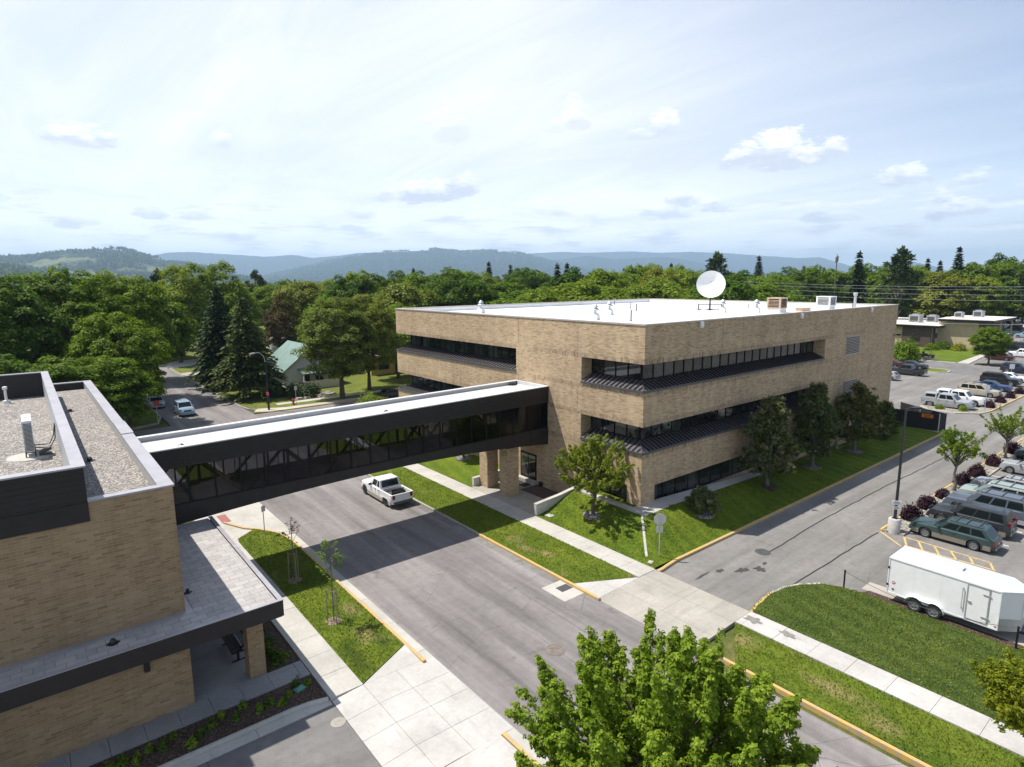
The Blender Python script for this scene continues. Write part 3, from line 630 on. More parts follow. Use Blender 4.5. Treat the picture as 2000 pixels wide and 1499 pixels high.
b = MB(); b.box(-.2, .2, -.14, .14, 0, .03); b.box(-.12, .12, -.1, .1, .03, .04)
tag(b.build('valve_box', M['concrete'], loc=(-4.25, -4.3, .17), rz=.4), 'small grey utility lid in the grass below the stop sign', 'utility box')
b = MB(); b.box(-.32, .32, -.28, .28, 0, .04); b.box(-.27, .27, -.23, .23, .04, .055)
tag(b.build('valve_box', M['concrete_new'], loc=(-3.9, 5.0, .2)), 'white square utility lid in the grass beside the retaining wall', 'utility box')

def blot(name, x, y, rx, ry, z, mat, seed):
    rg = np.random.default_rng(seed); a = np.linspace(0, 2 * np.pi, 26, endpoint=False); r = 1 + .35 * np.sin(a * 2 + seed) * rg.random() + .25 * np.sin(a * 5 + seed * 2) + rg.normal(size=26) * .08
    return sheet(name, [(x + math.cos(t) * rx * q, y + math.sin(t) * ry * q) for t, q in zip(a, r)], z, mat)
plain('wet_asphalt', (.055, .053, .05), .55, 0, .3, 3.0); plain('wet_concrete', (.20, .185, .165), .8, 0, .2, 3.0)
for k, (x, y, rx, ry) in enumerate(((-1.7, -7.4, .32, .16), (-.6, -8.2, .5, .2), (.3, -8.8, .38, .26), (-3.0, -7.1, .7, .07), (1.2, -8.6, .2, .12))): blot('oil_stain', x, y, rx, ry, .006, 'wet_asphalt', k + 3)
for k, (x, y, rx, ry) in enumerate(((-5.3, -11.6, .3, .42), (-5.2, -13.3, .22, .35))): blot('damp_stain', x, y, rx, ry, .1385, 'wet_concrete', k + 11)
# ================================================================== MAIN BRICK BUILDING
BW, BL, BH = 43.4, 34.5, 14.09
mb_ = empty('brick_office_building', (0, 0, 0), 0, 'three storey tan brick office building with a white flat roof and dark ribbon windows', 'building')
RD = 1.2                                            # recess depth
w = MB()
w.box(0, BW, 0, BL, 11.37, 13.5)                    # top band
for (x0, x1, y0, y1) in ((0, BW, 0, .34), (0, BW, BL - .34, BL), (0, .34, .34, BL - .34), (BW - .34, BW, .34, BL - .34)): w.box(x0, x1, y0, y1, 13.5, BH - .1)
def level(z0, z1):
    w.box(0, RD, 5.9, 13.6, z0, z1)                 # solid pier between the two left windows
    w.box(26.45, BW, 0, RD, z0, z1)                 # solid right end
    w.box(RD, BW, RD, BL - RD, z0, z1)              # core behind the glass
    w.box(20, BW, BL - RD, BL, z0, z1)
level(9.49, 11.37); w.box(0, BW, 0, BL, 7.04, 9.49); level(5.16, 7.04)
w.box(0, BW, 0, BL, 2.64, 5.16)
# ground storey: piers round the recessed windows
w.box(0, 1.5, 0, 1.25, -.1, 2.64); w.box(29, BW, 0, .5, -.1, 2.64); w.box(1.5, 29, .5, .9, -.1, 1.0); w.box(0, .5, 5.2, 11.0, -.1, 2.64); w.box(0, .5, 13.1, BL, -.1, 2.64)
w.box(.9, BW, .9, BL, -.1, 2.64); w.box(0.02, .5, 1.25, 5.2, -.1, 1.25)
w.build('brick_wall', M['tan_brick'], mb_)
s = MB()                                            # soldier courses, 3 mm proud
for z in (11.37, 7.04):
    s.box(-.003, 0, 0, 5.9, z + .005, z + .34); s.box(-.003, 0, 5.9, 11.5, z + .005, z + .34); s.box(-.003, 0, 13.6, BL, z + .005, z + .34); s.box(-.003, 28.5, -.003, 0, z + .005, z + .34)
for z in (9.43, 5.10):
    s.box(-.003, 0, 0, 11.3, z - .36, z - .03); s.box(-.003, 28.2, -.003, 0, z - .36, z - .03)
s.box(30.3, 35.2, -.003, 0, 11.42, 11.75)
s.build('soldier_course', M['soldier_brick'], mb_)
r = MB(); r.box(.34, BW - .34, .34, BL - .34, 13.5, 13.56)
for (x0, x1, y0, y1) in ((.342, BW - .342, .342, .42), (.342, BW - .342, BL - .42, BL - .342), (.342, .42, .42, BL - .42), (BW - .42, BW - .342, .42, BL - .42)): r.box(x0, x1, y0, y1, 13.56, BH - .102)
r.build('roof', M['white_roof'], mb_)
c = MB()
for (x0, x1, y0, y1) in ((-.05, BW + .05, -.05, .44), (-.05, BW + .05, BL - .44, BL + .05), (-.05, .44, .44, BL - .44), (BW - .44, BW + .05, .44, BL - .44)): c.box(x0, x1, y0, y1, BH - .1, BH)
c.build('coping', M['coping_tan'], mb_)
def ribbon(name, segs, z0, z1, step, parent):
    g = MB(); f = MB()
    for (ax, p, a, e) in segs:                      # ax 'x': plane x = p, from a to e along y
        if ax == 'x': g.box(p - .05, p - .02, a, e, z0, z1)
        else: g.box(a, e, p - .05, p - .02, z0, z1)
        n = max(1, round((e - a) / step))
        for k in range(n + 1):
            q = a + (e - a) * k / n
            if ax == 'x': f.box(p - .10, p - .051, q - .035, q + .035, z0 + .06, z1 - .05)
            else: f.box(q - .035, q + .035, p - .10, p - .051, z0 + .06, z1 - .05)
        for zz, h in ((z0, .06), (z1 - .05, .05)):
            if ax == 'x': f.box(p - .11, p - .051, a, e, zz, zz + h)
            else: f.box(a, e, p - .11, p - .051, zz, zz + h)
    o = g.build('ribbon_window', M['window_glass'], parent); f.build('window_frame', M['dark_frame'], o); return o
def ledge(segs, z0, z1, parent, hips=()):
    m = MB(); sm = MB()
    for (ax, p, a, e, a2, e2) in segs:              # p: wall plane, glass at p+RD ; (a,e) at outer edge, (a2,e2) at the glass
        if ax == 'x': P = [(p - .07, a, z0), (p - .07, e, z0), (p + RD - .11, e2, z1), (p + RD - .11, a2, z1)]
        else: P = [(a, p - .07, z0), (e, p - .07, z0), (e2, p + RD - .11, z1), (a2, p + RD - .11, z1)]
        Q = [(x, y, z + .05) for x, y, z in P]
        m.ring([P, Q] if ax == 'y' else [P[::-1], Q[::-1]])
        if ax == 'x': m.box(p - .09, p - .071, min(a, e), max(a, e), z0 - .1, z0 + .06)
        else: m.box(min(a, e), max(a, e), p - .09, p - .071, z0 - .1, z0 + .06)
        n = int(abs(e - a) / .42)
        for k in range(1, n):
            q = a + (e - a) * k / n
            lo = a2 if a2 != a else None; t = 1.0
            if a2 != a and q < max(a, a2): t = (q - a) / (a2 - a)
            if e2 != e and q > min(e, e2): t = (e - q) / (e - e2)
            t = max(0.0, min(1.0, t))
            A = Vector((p - .07, q, z0 + .05)) if ax == 'x' else Vector((q, p - .07, z0 + .05)); Bv = Vector((p + RD - .11, q, z1 + .05)) if ax == 'x' else Vector((q, p + RD - .11, z1 + .05))
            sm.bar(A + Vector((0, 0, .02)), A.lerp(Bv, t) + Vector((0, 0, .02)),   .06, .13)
    for a, bb in hips: m.bar(a, bb, .09, .07)
    o = m.build('sill_ledge', M['ledge_metal'], parent); sm.build('standing_seams', M['dark_metal'], o); return o  # seams darker than the ledge sheet: shadow beside each rib put into their colour
for z0, z1 in ((9.49, 11.37), (5.16, 7.04)):
    ribbon('w', [('x', RD, RD, 5.88), ('y', RD, RD, 26.43)], z0 + .52, z1 - .01, 1.18, mb_)
    ribbon('w', [('x', RD, 13.62, BL - RD)], z0 + .52, z1 - .01, 1.18, mb_)
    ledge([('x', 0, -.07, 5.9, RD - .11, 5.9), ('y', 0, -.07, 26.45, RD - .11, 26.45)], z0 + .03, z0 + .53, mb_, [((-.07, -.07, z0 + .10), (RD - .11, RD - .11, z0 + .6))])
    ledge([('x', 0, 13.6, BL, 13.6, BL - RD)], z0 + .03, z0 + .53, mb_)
ribbon('w', [('y', .5, 1.5, 29)], 1.0, 2.63, 1.5, mb_)
ribbon('w', [('x', .5, 1.26, 5.19)], 1.26, 2.63, 1.0, mb_)
for (xa, xb, za, zb) in ((30.9, 34.1, 9.42, 11.3), (31.0, 34.4, 5.0, 6.85)):
    v = MB(); v.box(xa, xb, -.03, -.002, za, za + .06); v.box(xa, xb, -.03, -.002, zb - .06, zb); v.box(xa, xa + .06, -.03, -.002, za, zb); v.box(xb - .06, xb, -.03, -.002, za, zb)
    n = 12
    for k in range(n):
        z = za + .1 + (zb - za - .2) * k / (n - 1); v.obox(((xa + xb) / 2, -.035, z), ((xb - xa) / 2 - .06, 0, 0), (0, .035, -.052), (0, .004, .004))
    o = v.build('louvre_vent', M['louvre'], mb_); q = MB(); q.box(xa + .06, xb - .06, -.004, -.001, za + .06, zb - .06); q.build('vent_backing', M['dark_frame'], o)
def joint(x0, x1, y0, y1, z0, z1):
    j = MB(); j.box(x0, x1, y0, y1, z0, z1); j.build('control_joint', M['brown_panel'], mb_)
for x in (9.2, 18.4, 28.3, 37.0):
    for z0, z1 in ((11.75, BH - .11), (7.40, 9.05), (2.7, 4.7)): joint(x - .012, x + .012, -.006, -.0035, z0, z1)
for y in (6.3, 13.3, 22.0):
    for z0, z1 in ((11.75, BH - .11), (7.40, 9.05)): joint(-.006, -.0035, y - .012, y + .012, z0, z1)
for x in (6.27, 21.3, 36.15):
    v = MB(); v.box(x - .11, x + .11, -.16, -.005, 13.52, 13.98); v.box(x - .15, x + .15, -.19, -.162, 13.60, 13.94); v.build('scupper', M['white_paint'], mb_)
d = MB(); d.box(-.02, .06, 11.05, 13.05, .42, 2.66); o = d.build('entrance_door', M['dark_frame'], mb_)
g = MB(); g.box(-.035, -.021, 11.16, 11.98, .62, 2.5); g.box(-.035, -.021, 12.1, 12.94, .62, 2.5); g.build('door_glass', M['window_glass'], o)
g = MB(); g.bar((-.08, 12.0, 1.2), (-.08, 12.0, 1.8), .03); g.bar((-.08, 12.09, 1.2), (-.08, 12.09, 1.8), .03); g.build('door_handle', M['chrome'], o)
d = MB(); d.box(-.45, -.02, 10.9, 13.2, .1, .42); d.build('door_step', M['concrete'], mb_)
d = MB(); d.bar((BW - .6, -.02, 10.7), (BW - .6, -.5, 10.85), .08); d.box(BW - .85, BW - .35, -.75, -.45, 10.72, 10.92); d.build('wall_light', M['black_paint'], mb_)
d = MB(); d.box(-.22, .0, 10.2, 10.5, .13, .5); d.build('wall_box', M['black_paint'], mb_)
# retaining walls of the entrance
def retaining(name, pts, label):
    m = MB(); k = MB()
    rings = []; caps = []
    for x, y, z in pts:
        rings.append([(x, y - .13, -.1), (x, y + .13, -.1), (x, y + .13, z), (x, y - .13, z)]); caps.append([(x, y - .16, z), (x, y + .16, z), (x, y + .16, z + .06), (x, y - .16, z + .06)])
    m.ring(rings); o = m.build('retaining_wall', M['concrete_base']); k.ring(caps); k.build('wall_cap', M['concrete_new'], o); tag(o, label, 'wall')
retaining('a', [(-4.62, 5.88, .95), (-2.2, 5.88, 1.12), (-.03, 5.88, 1.42)], 'low concrete retaining wall beside the lawn at the entrance plaza')
retaining('b', [(-4.35, 14.08, .78), (-2.0, 14.08, .86), (-.03, 14.08, .95)], 'low concrete retaining wall behind the bridge pillars')
mt = MB(); mt.box(-1.25, -.48, 11.1, 13.0, .14, .155); tag(mt.build('door_mat', M['rubber']), 'black mat lying before the entrance door under the bridge', 'mat')
# ------------------------------------------------------------------ things on its white roof
ZR = 13.56
def cone_vent(x, y, label):
    e = empty('roof_vent', (x, y, ZR), .3, label, 'roof vent', 'cone roof vents on the white roof')
    m = MB(); m.ring([[(-.32, -.32, 0), (.32, -.32, 0), (.32, .32, 0), (-.32, .32, 0)], [(-.30, -.30, .42), (.30, -.30, .42), (.30, .30, .42), (-.30, .30, .42)], [(-.14, -.14, .62), (.14, -.14, .62), (.14, .14, .62), (-.14, .14, .62)]]); m.build('base', M['white_plastic'], e)
    m = MB(); m.lathe([(.13, .6), (.13, .9), (.36, .86), (.36, .92), (.16, 1.06), (.16, 1.12), (.27, 1.10), (.2, 1.25), (.05, 1.36)], n=14); m.build('cowl', M['galv'], e, smooth=35)
cone_vent(6.8, 11.0, 'white cone roof vent nearest to the front corner of the white roof')
cone_vent(13.5, 15.4, 'white cone roof vent second back from the roof corner')
cone_vent(24.6, 9.8, 'white cone roof vent just right of the satellite dish')
cone_vent(6.6, 27.6, 'white cone roof vent alone near the left roof edge')
cone_vent(26.6, 7.2, 'white cone roof vent against the tan air unit')
def pipe(x, y, h, r, label, cap=False, mat='plastic_grey'):
    m = MB(); m.lathe([(r * 1.7, 0), (r * 1.7, .06), (r, .1), (r, h)] + ([(r * 1.5, h), (r * 1.7, h + .3), (r * 1.1, h + .34)] if cap else [(r * .6, h)]), n=12)
    tag(m.build('vent_pipe', M[mat], loc=(x, y, ZR), smooth=35), label, 'vent pipe', 'vent pipes on the white roof')
pipe(8.0, 8.0, .95, .06, 'thin dark vent pipe close to the front corner of the white roof')
pipe(21.0, 18.2, .8, .06, 'thin dark vent pipe in the middle of the white roof left of the dish')
pipe(24.5, 22.0, .7, .05, 'thin dark vent pipe beside the left parapet near the back corner')
pipe(30.6, 30.0, .6, .05, 'thin dark vent pipe in the back corner of the white roof')
pipe(26.8, 2.4, .35, .05, 'short dark vent pipe in front of the tan air unit')
pipe(40.6, 3.4, 1.5, .14, 'tall galvanised flue with a cap at the right end of the roof', True, 'galv')
pipe(39.6, 3.2, .7, .05, 'thin hooked vent pipe left of the galvanised flue')
pipe(35, 13, .5, .05, 'thin dark vent pipe far back between the two air units')
def aircon(x, y, s, h, mat, label):
    e = empty('roof_air_unit', (x, y, ZR), 0, label, 'air conditioner')
    m = MB(); m.box(-s * .92, s * .92, -s * .92, s * .92, 0, .45); m.build('curb', M['white_plastic'], e)
    m = MB(); m.box(-s + .03, s - .03, -s + .03, s - .03, .45, h - .06); m.build('core', M['dark_frame'], e)
    m = MB()
    for sx in (-1, 1):
        for sy in (-1, 1): m.box(sx * s - (.16 if sx > 0 else 0), sx * s + (0 if sx > 0 else .16), sy * s - (.16 if sy > 0 else 0), sy * s + (0 if sy > 0 else .16), .46, h - .06)
    m.box(-s - .02, s + .02, -s - .02, s + .02, h - .06, h + .05); m.box(-s - .01, s + .01, -s - .01, s + .01, .40, .50)
    n = 6
    for k in range(n):
        z = .58 + (h - .75) * k / (n - 1)
        for sy in (-1, 1): m.obox((0, sy * (s - .03), z), (s - .16, 0, 0), (0, sy * .05, -.05), (0, .012, .012)); m.obox((sy * (s - .03), 0, z), (0, s - .16, 0), (sy * .05, 0, -.05), (.012, 0, .012))
    m.build('louvred_housing', M[mat], e)
aircon(28.8, 6.2, .72, 1.45, 'tan_metal', 'tan louvred evaporative cooler on a white curb on the roof')
aircon(37.8, 5.3, .76, 1.4, 'white_plastic', 'white louvred evaporative cooler on the roof near the right end')
m = MB(); m.box(-.95, .95, -.35, .35, 0, .32); m.box(-1.0, 1.0, -.4, .4, .32, .38); tag(m.build('roof_hatch', M['tan_metal'], loc=(32.6, 5.3, ZR)), 'low flat tan hatch between the two coolers on the roof', 'roof hatch')
e = empty('satellite_dish', (28.5, 13.9, ZR), 0, 'large white satellite dish on a black steel frame on the roof', 'satellite dish')
dv = Vector((-.80, -.52, .30)).normalized()
m = MB(); Rd = 1.55; rings = []
u1 = dv.cross(Vector((0, 0, 1))).normalized(); u2 = u1.cross(dv)
ctr = Vector((0, 0, 2.75))
for fr in (0.04, .25, .5, .75, .93, 1.0):
    rad = Rd * fr; dep = .42 * fr * fr
    rings.append([ctr + dv * dep + (u1 * math.cos(2 * PI * a / 40) + u2 * math.sin(2 * PI * a / 40)) * rad for a in range(40)])
back = [[p - dv * .05 for p in rg] for rg in rings[::-1]]
m.ring(rings + back, True, True); m.build('reflector', M['white_paint'], e, smooth=40)
m = MB(); tip = ctr + dv * 1.25
for a in (0.5, 2.6, 4.7): m.bar(ctr + dv * .42 + (u1 * math.cos(a) + u2 * math.sin(a)) * Rd * .98, tip, .035)
m.obox(tip, dv * .14, u1 * .09, u2 * .09); m.build('feed_horn', M['galv'], e)
m = MB(); m.tube([(0, 0, .05), (0, 0, 1.3), tuple(ctr - dv * .1)], .09, 10); m.bar((-1.0, -.7, .62), (1.0, .7, .62), .09); m.bar((-.7, 1.0, .62), (.7, -1.0, .62), .09)
for x, y in ((-1.0, -.7), (1.0, .7), (-.7, 1.0), (.7, -1.0)): m.bar((x, y, 0), (x, y, .66), .09); m.box(x - .2, x + .2, y - .2, y + .2, 0, .06)
m.bar((-1, -.7, .1), (-.7, 1, .1), .06); m.bar((.7, -1, .1), (-1, -.7, .1), .06); m.build('mount', M['black_paint'], e)
# ================================================================== SKYBRIDGE
sb = empty('skybridge', (0, 0, 0), 0, 'dark glazed skybridge crossing the street between the two brick buildings', 'footbridge')
Y0, Y1, X0, X1 = 9.54, 13.61, -28.5, -.01
def ztop(x): return 8.43 + (x - X0) / (X1 - X0) * .28
def zbot(x): d = x + 14.0; return 4.69 - (.0040 if d > 0 else .0030) * d * d
N = 24; xs = [X0 + (X1 - X0) * k / N for k in range(N + 1)]
f = MB()
for y0, y1 in ((Y0, Y0 + .16), (Y1 - .16, Y1)):
    f.ring([[(x, y0, 7.36), (x, y1, 7.36), (x, y1, ztop(x) - .06), (x, y0, ztop(x) - .06)] for x in (X0, X1)])
    for k in range(1, 6):                            # siding laps
        z = 7.36 + k * .175
        yy = y0 - .012 if y0 == Y0 else y1
        f.box(X0, X1, yy - .018, yy + .012, z - .03, z)
f.ring([[(x, Y0 + .161, 7.5), (x, Y1 - .161, 7.5), (x, Y1 - .161, 7.62), (x, Y0 + .161, 7.62)] for x in (X0, X1)])
f.build('fascia', M['dark_metal'], sb)
f = MB(); f.ring([[(x, Y0 + .202, 7.62), (x, Y1 - .202, 7.62), (x, Y1 - .202, ztop(x) - .30), (x, Y0 + .202, ztop(x) - .25)] for x in (X0, X1 - .2)]); f.build('roof', M['grey_roof'], sb)
f = MB()
for y0, y1 in ((Y0 - .04, Y0 + .34), (Y1 - .34, Y1 + .04)): f.ring([[(x, y0, ztop(x) - .06), (x, y1, ztop(x) - .06), (x, y1, ztop(x)), (x, y0, ztop(x))] for x in (X0 + .12, X1)])
f.box(X1 - .2, X1, Y0 + .345, Y1 - .345, 8.2, ztop(X1) - .002); f.build('coping', M['grey_roof'], sb)
f = MB()
for y0, y1 in ((Y0 + .1605, Y0 + .20), (Y1 - .20, Y1 - .1605)): f.ring([[(x, y0, ztop(x) - .42), (x, y1, ztop(x) - .42), (x, y1, ztop(x) - .065), (x, y0, ztop(x) - .065)] for x in (X0 + .13, X1 - .21)])
f.build('parapet_lining', M['grey_roof'], sb)
f = MB()
for y0, y1 in ((Y0 + .02, Y0 + .12), (Y1 - .12, Y1 - .02)): f.ring([[(x, y0, zbot(x)), (x, y1, zbot(x)), (x, y1, 5.28), (x, y0, 5.28)] for x in xs])
f.ring([[(x, Y0 + .121, zbot(x) + .02), (x, Y1 - .121, zbot(x) + .02), (x, Y1 - .121, 4.95), (x, Y0 + .121, 4.95)] for x in xs])
for k in range(1, 22): x = X0 + k * 1.33; f.box(x - .008, x + .008, Y0 + .012, Y0 + .02, zbot(x) + .05, 5.25)
f.build('base_panel', M['dark_metal'], sb)
for yy, nm in ((Y0 + .08, 0), (Y1 - .08, 1)):
    g = MB(); g.box(X0 + .02, X1 - .02, yy - .008, yy + .008, 5.285, 7.355); o = g.build('glazing', M['bridge_glass'], sb)
    fr = MB(); x = X0 + 1.0
    while x < X1:
        fr.box(x - .045, x + .045, yy - .06, yy - .009, 5.34, 7.355); x += 1.33
    fr.box(X0 + .02, X1 - .02, yy - .06, yy - .009, 5.285, 5.34)
    if nm:
        fr.box(X0 + .02, X1 - .02, yy - .05, yy - .01, 6.26, 6.35)
        for k in range(21): fr.box(X0 + 1.66 + k * 1.33 - .025, X0 + 1.66 + k * 1.33 + .025, yy - .05, yy - .009, 5.34, 7.355)
    else:
        for k in (4, 8, 12, 16): fr.box(X0 + 1 + k * 1.33 - .06, X0 + 1 + k * 1.33 + .06, yy - .07, yy - .051, 5.34, 7.355)
    fr.build('mullions', M['dark_frame'], o)
for yy in (Y0 + .45, Y1 - .45):
    t = MB()
    for k in range(6):
        xa = X0 + .6 + k * 4.65; xb = xa + 4.65; xm = (xa + xb) / 2
        t.bar((xa, yy, 5.05), (xm, yy, 7.4), .14); t.bar((xm, yy, 7.4), (xb, yy, 5.05), .14); t.bar((xm, yy, 5.0), (xm, yy, 7.4), .10)
    t.build('truss', M['dark_frame'], sb)
t = MB(); t.box(X1 - 4.2, X1 - .3, Y0 + 1.2, Y0 + 1.3, 4.96, 7.45); t.build('inner_wall', M['brown_panel'], sb)
for y0, y1 in ((10.14, 11.21), (12.85, 13.92)):
    p = MB(); p.box(-3.75, -2.64, y0, y1, .0, zbot(-3.2) + .02); o = p.build('pillar', M['tan_brick'], sb)
p = MB(); p.box(-3.95, -2.45, 9.9, 14.0, zbot(-3.2) - .10, zbot(-3.2) + .04); p.build('bearing_beam', M['dark_metal'], sb)
def roof_drain(x, y, z, label, s=.16):
    m = MB(); m.lathe([(s * 1.6, 0), (s * 1.6, .03), (s, .05), (s * .9, .14), (s * .4, .2)], n=12); m.box(-s * 1.9, s * 1.9, -.03, .03, 0, .04)
    tag(m.build('roof_drain', M['black_paint'], loc=(x, y, z), smooth=35), label, 'roof drain')
roof_drain(-26.2, 10.5, ztop(-26) - .26, 'small black drain dome on the bridge roof next to the gravel roof')
roof_drain(-13.8, 10.6, ztop(-14) - .26, 'small black drain dome halfway along the bridge roof')
roof_drain(-.8, 13.1, ztop(-.8) - .30, 'dark drain box in the corner of the bridge roof against the brick wall', .24)

# ================================================================== BRICK WING ON THE LEFT
lw = empty('brick_wing', (-28.48, -.38, 0), 0, 'brown brick building with gravel roofs and dark metal parapets at the left', 'building')
lw.location = (0, 0, 0)
LX, LY, LN = -28.48, -.38, 32.3
b = MB(); b.box(-90, LX, LY, LN, -.1, 8.82); b.box(LX - .4, LX, LY, LN, 8.82, 9.39); b.box(-31.17, LX - .4, LY, LY + .26, 8.82, 9.39)
b.build('brick_wall', M['wing_brick'], lw)
b = MB(); b.box(-31.17, LX - .4, LN - .3, LN, 8.82, 9.39)
b.build('parapet', M['dark_metal'], lw)
b = MB(); b.box(-90, -31.17, LY - .03, LY + .3, 8.83, 10.69)                  # raised parapet with dark siding
b.box(-31.45, -31.17, LY + .3, 29.7, 8.83, 10.69); b.box(-90, -31.45, 29.4, 29.7, 8.83, 10.69); b.box(-90, -31.171, LY - .06, LY - .031, 8.7, 9.40)
for k in range(6): z = 9.5 + k * .2; b.box(-90, -31.172, LY - .042, LY - .031, z - .018, z)
b.build('siding_parapet', M['dark_metal'], lw)
b = MB(); b.box(-90, -31.10, LY - .1, LY + .34, 10.69, 10.75); b.box(-31.52, -31.10, LY + .34, 29.36, 10.69, 10.75); b.box(-90, -31.10, 29.36, 29.76, 10.69, 10.75)
b.box(LX - .46, LX + .06, LY - .06, LN + .06, 9.39, 9.46); b.box(-31.168, LX - .46, LY - .06, LY + .3, 9.39, 9.46); b.box(-31.168, LX - .46, LN - .34, LN + .06, 9.39, 9.46)
b.box(LX - .46, LX + .09, 10.0, 13.4, 9.46, 9.5)
b.build('coping', M['coping_grey'], lw)
b = MB(); b.box(LX - .44, LX - .401, LY + .3, LN - .34, 8.9, 9.385); b.box(-31.5, -31.451, LY + .34, 29.36, 9.05, 10.68); b.build('flashing', M['galv'], lw)
b = MB(); b.box(-90, -31.452, LY + .301, 29.399, 8.83, 9.02); b.box(-31.169, LX - .402, LY + .262, LN - .302, 8.83, 8.88); b.build('gravel_roof', M['roof_gravel'], lw)
wl = MB(); wl.box(LX - 1.62, LX - 1.42, LY - .2, LY - .003, 2.3, 2.75); wl.build('wall_light', M['black_paint'], lw)
# entrance canopy wrapping the corner
cn = MB(); cn.box(-90, -25.3, -2.1, LY - .002, 3.55, 4.12); cn.box(LX + .002, -25.3, LY - .002, 9.5, 3.55, 4.12); o = cn.build('canopy', M['dark_metal'], lw)
cn = MB(); cn.box(-90, -25.24, -2.16, -2.10, 3.60, 4.28); cn.box(-25.30, -25.24, -2.10, 9.5, 3.60, 4.28); cn.build('fascia', M['dark_metal'], o)
cn = MB(); cn.box(-90, -25.42, -2.0, LY - .30, 4.12, 4.22); cn.box(LX + .25, -25.42, LY - .30, 9.5, 4.12, 4.22); cn.build('paver_roof', M['roof_pavers'], o)
cn = MB(); cn.box(-90, LX + .25, LY - .29, LY - .003, 4.12, 4.20); cn.box(LX + .003, LX + .24, LY - .003, 9.5, 4.12, 4.20)
cn.box(-90, -25.22, -2.18, -2.01, 4.281, 4.305); cn.box(-25.41, -25.22, -2.01, 9.5, 4.281, 4.305); cn.build('edge_trim', M['coping_grey'], o)
for ya, yb in ((-.26, .45), (6.2, 6.9)):
    cn = MB(); cn.box(-26.27, -25.6, ya, yb, .1, 3.56); cn.build('column', M['wing_brick'], o)
roof_drain(-31.0, -1.2, 4.22, 'round ring drain on the narrow paver strip of the canopy', .11)
roof_drain(-28.1, 1.1, 4.22, 'small dark drain on the canopy pavers against the brick wall', .08)
roof_drain(-30.5, 7.8, 8.88, 'small grey drain in the shaded edge of the lower gravel roof, nearer one', .12)
roof_drain(-30.4, 22.0, 8.88, 'small grey drain in the shaded edge of the lower gravel roof, farther one', .12)
e = empty('heat_pump', (-32.6, 9.9, 9.02), 0, 'narrow grey heat pump unit standing on a concrete pad on the gravel roof', 'air conditioner')
m = MB(); m.lathe([(.95, 0), (.92, .05), (.5, .08), (.1, .08)], n=14); o = m.build('pad', M['concrete'], e)
m = MB(); m.box(-.17, .17, -.42, .42, .32, 1.72); m.box(-.18, .18, -.43, .43, 1.72, 1.80); m.build('cabinet', M['white_plastic'], e)
m = MB()
for k in range(22): m.box(-.15, .15, -.435, -.421, .38 + k * .06, .405 + k * .06); m.box(-.185, -.171, -.4, .4, .38 + k * .06, .405 + k * .06)
m.build('grille', M['dark_frame'], e)
for x0, y0 in ((-.20, -.46), (.15, -.46), (-.20, .38), (.15, .38)):
    m = MB(); m.box(x0, x0 + .05, y0, y0 + .08, .05, .35); m.build('foot', M['black_paint'], e)
m = MB(); m.tube([(.2, .2, .5), (.5, .3, .45), (.75, .5, .4), (.95, .8, .75), (1.05, .9, 1.3)], .025, 6); m.tube([(.2, .1, .4), (.55, .2, .3), (.8, .45, .3), (1.0, .75, .6), (1.05, .85, 1.2)], .025, 6); m.build('pipes', M['plastic_grey'], e)
e = empty('heat_pump', (-32.6, 10.95, 9.02), 0, 'second grey heat pump unit standing close behind the nearer one', 'air conditioner')
m = MB(); m.box(-.17, .17, -.4, .4, .32, 1.72); m.box(-.18, .18, -.41, .41, 1.72, 1.80); m.build('cabinet', M['white_plastic'], e)
for y0 in (-.44, .36):
    m = MB(); m.box(-.2, .2, y0, y0 + .08, .0, .32); m.build('foot', M['black_paint'], e)
m = MB()
for k in range(22): m.box(-.185, -.171, -.38, .38, .38 + k * .06, .405 + k * .06)
m.build('grille', M['dark_frame'], e)
m = MB(); m.box(-.25, .25, -.2, .2, 0, .12); m.obox((0, 0, .28), (.22, 0, .1), (0, .22, 0), (-.03, 0, .05)); tag(m.build('conduit_box', M['plastic_grey'], loc=(-32.05, 9.7, 9.02)), 'small dark conduit box on the gravel beside the heat pumps', 'conduit box')
m = MB(); m.lathe([(.22, 0), (.2, .18), (.08, .2), (.08, .95), (.14, .95), (.14, 1.12), (.04, 1.15)], n=12); tag(m.build('roof_flue', M['white_plastic'], loc=(-33.6, 27.6, 9.02), smooth=35), 'white capped flue on the gravel roof before the dark parapet', 'vent pipe')
# bench under the canopy
e = empty('bench', (-26.3, 2.35, .13), 0, 'black steel bench under the dark canopy beside the brick column', 'bench')
m = MB()
for k in range(5): m.box(-.26 + k * .1, -.18 + k * .1, -.95, .95, .42, .45)
m.build('seat', M['black_paint'], e)
m = MB()
for k in range(4): m.obox((.30 + k * .03, 0, .52 + k * .1), (.012, 0, .003), (0, .95, 0), (-.01, 0, .04))
m.build('backrest', M['black_paint'], e)
for y in (-.85, .85):
    m = MB(); m.box(-.05, .05, y - .04, y + .04, .0, .42); m.box(-.28, .28, y - .04, y + .04, 0, .03); m.bar((.1, y, .4), (.4, y, .9), .05); m.box(-.28, .28, y - .03, y + .03, .39, .42); m.bar((-.27, y, .62), (.3, y, .62), .05, .03); m.bar((-.24, y, .42), (-.24, y, .62), .03); m.build('leg', M['black_paint'], e)
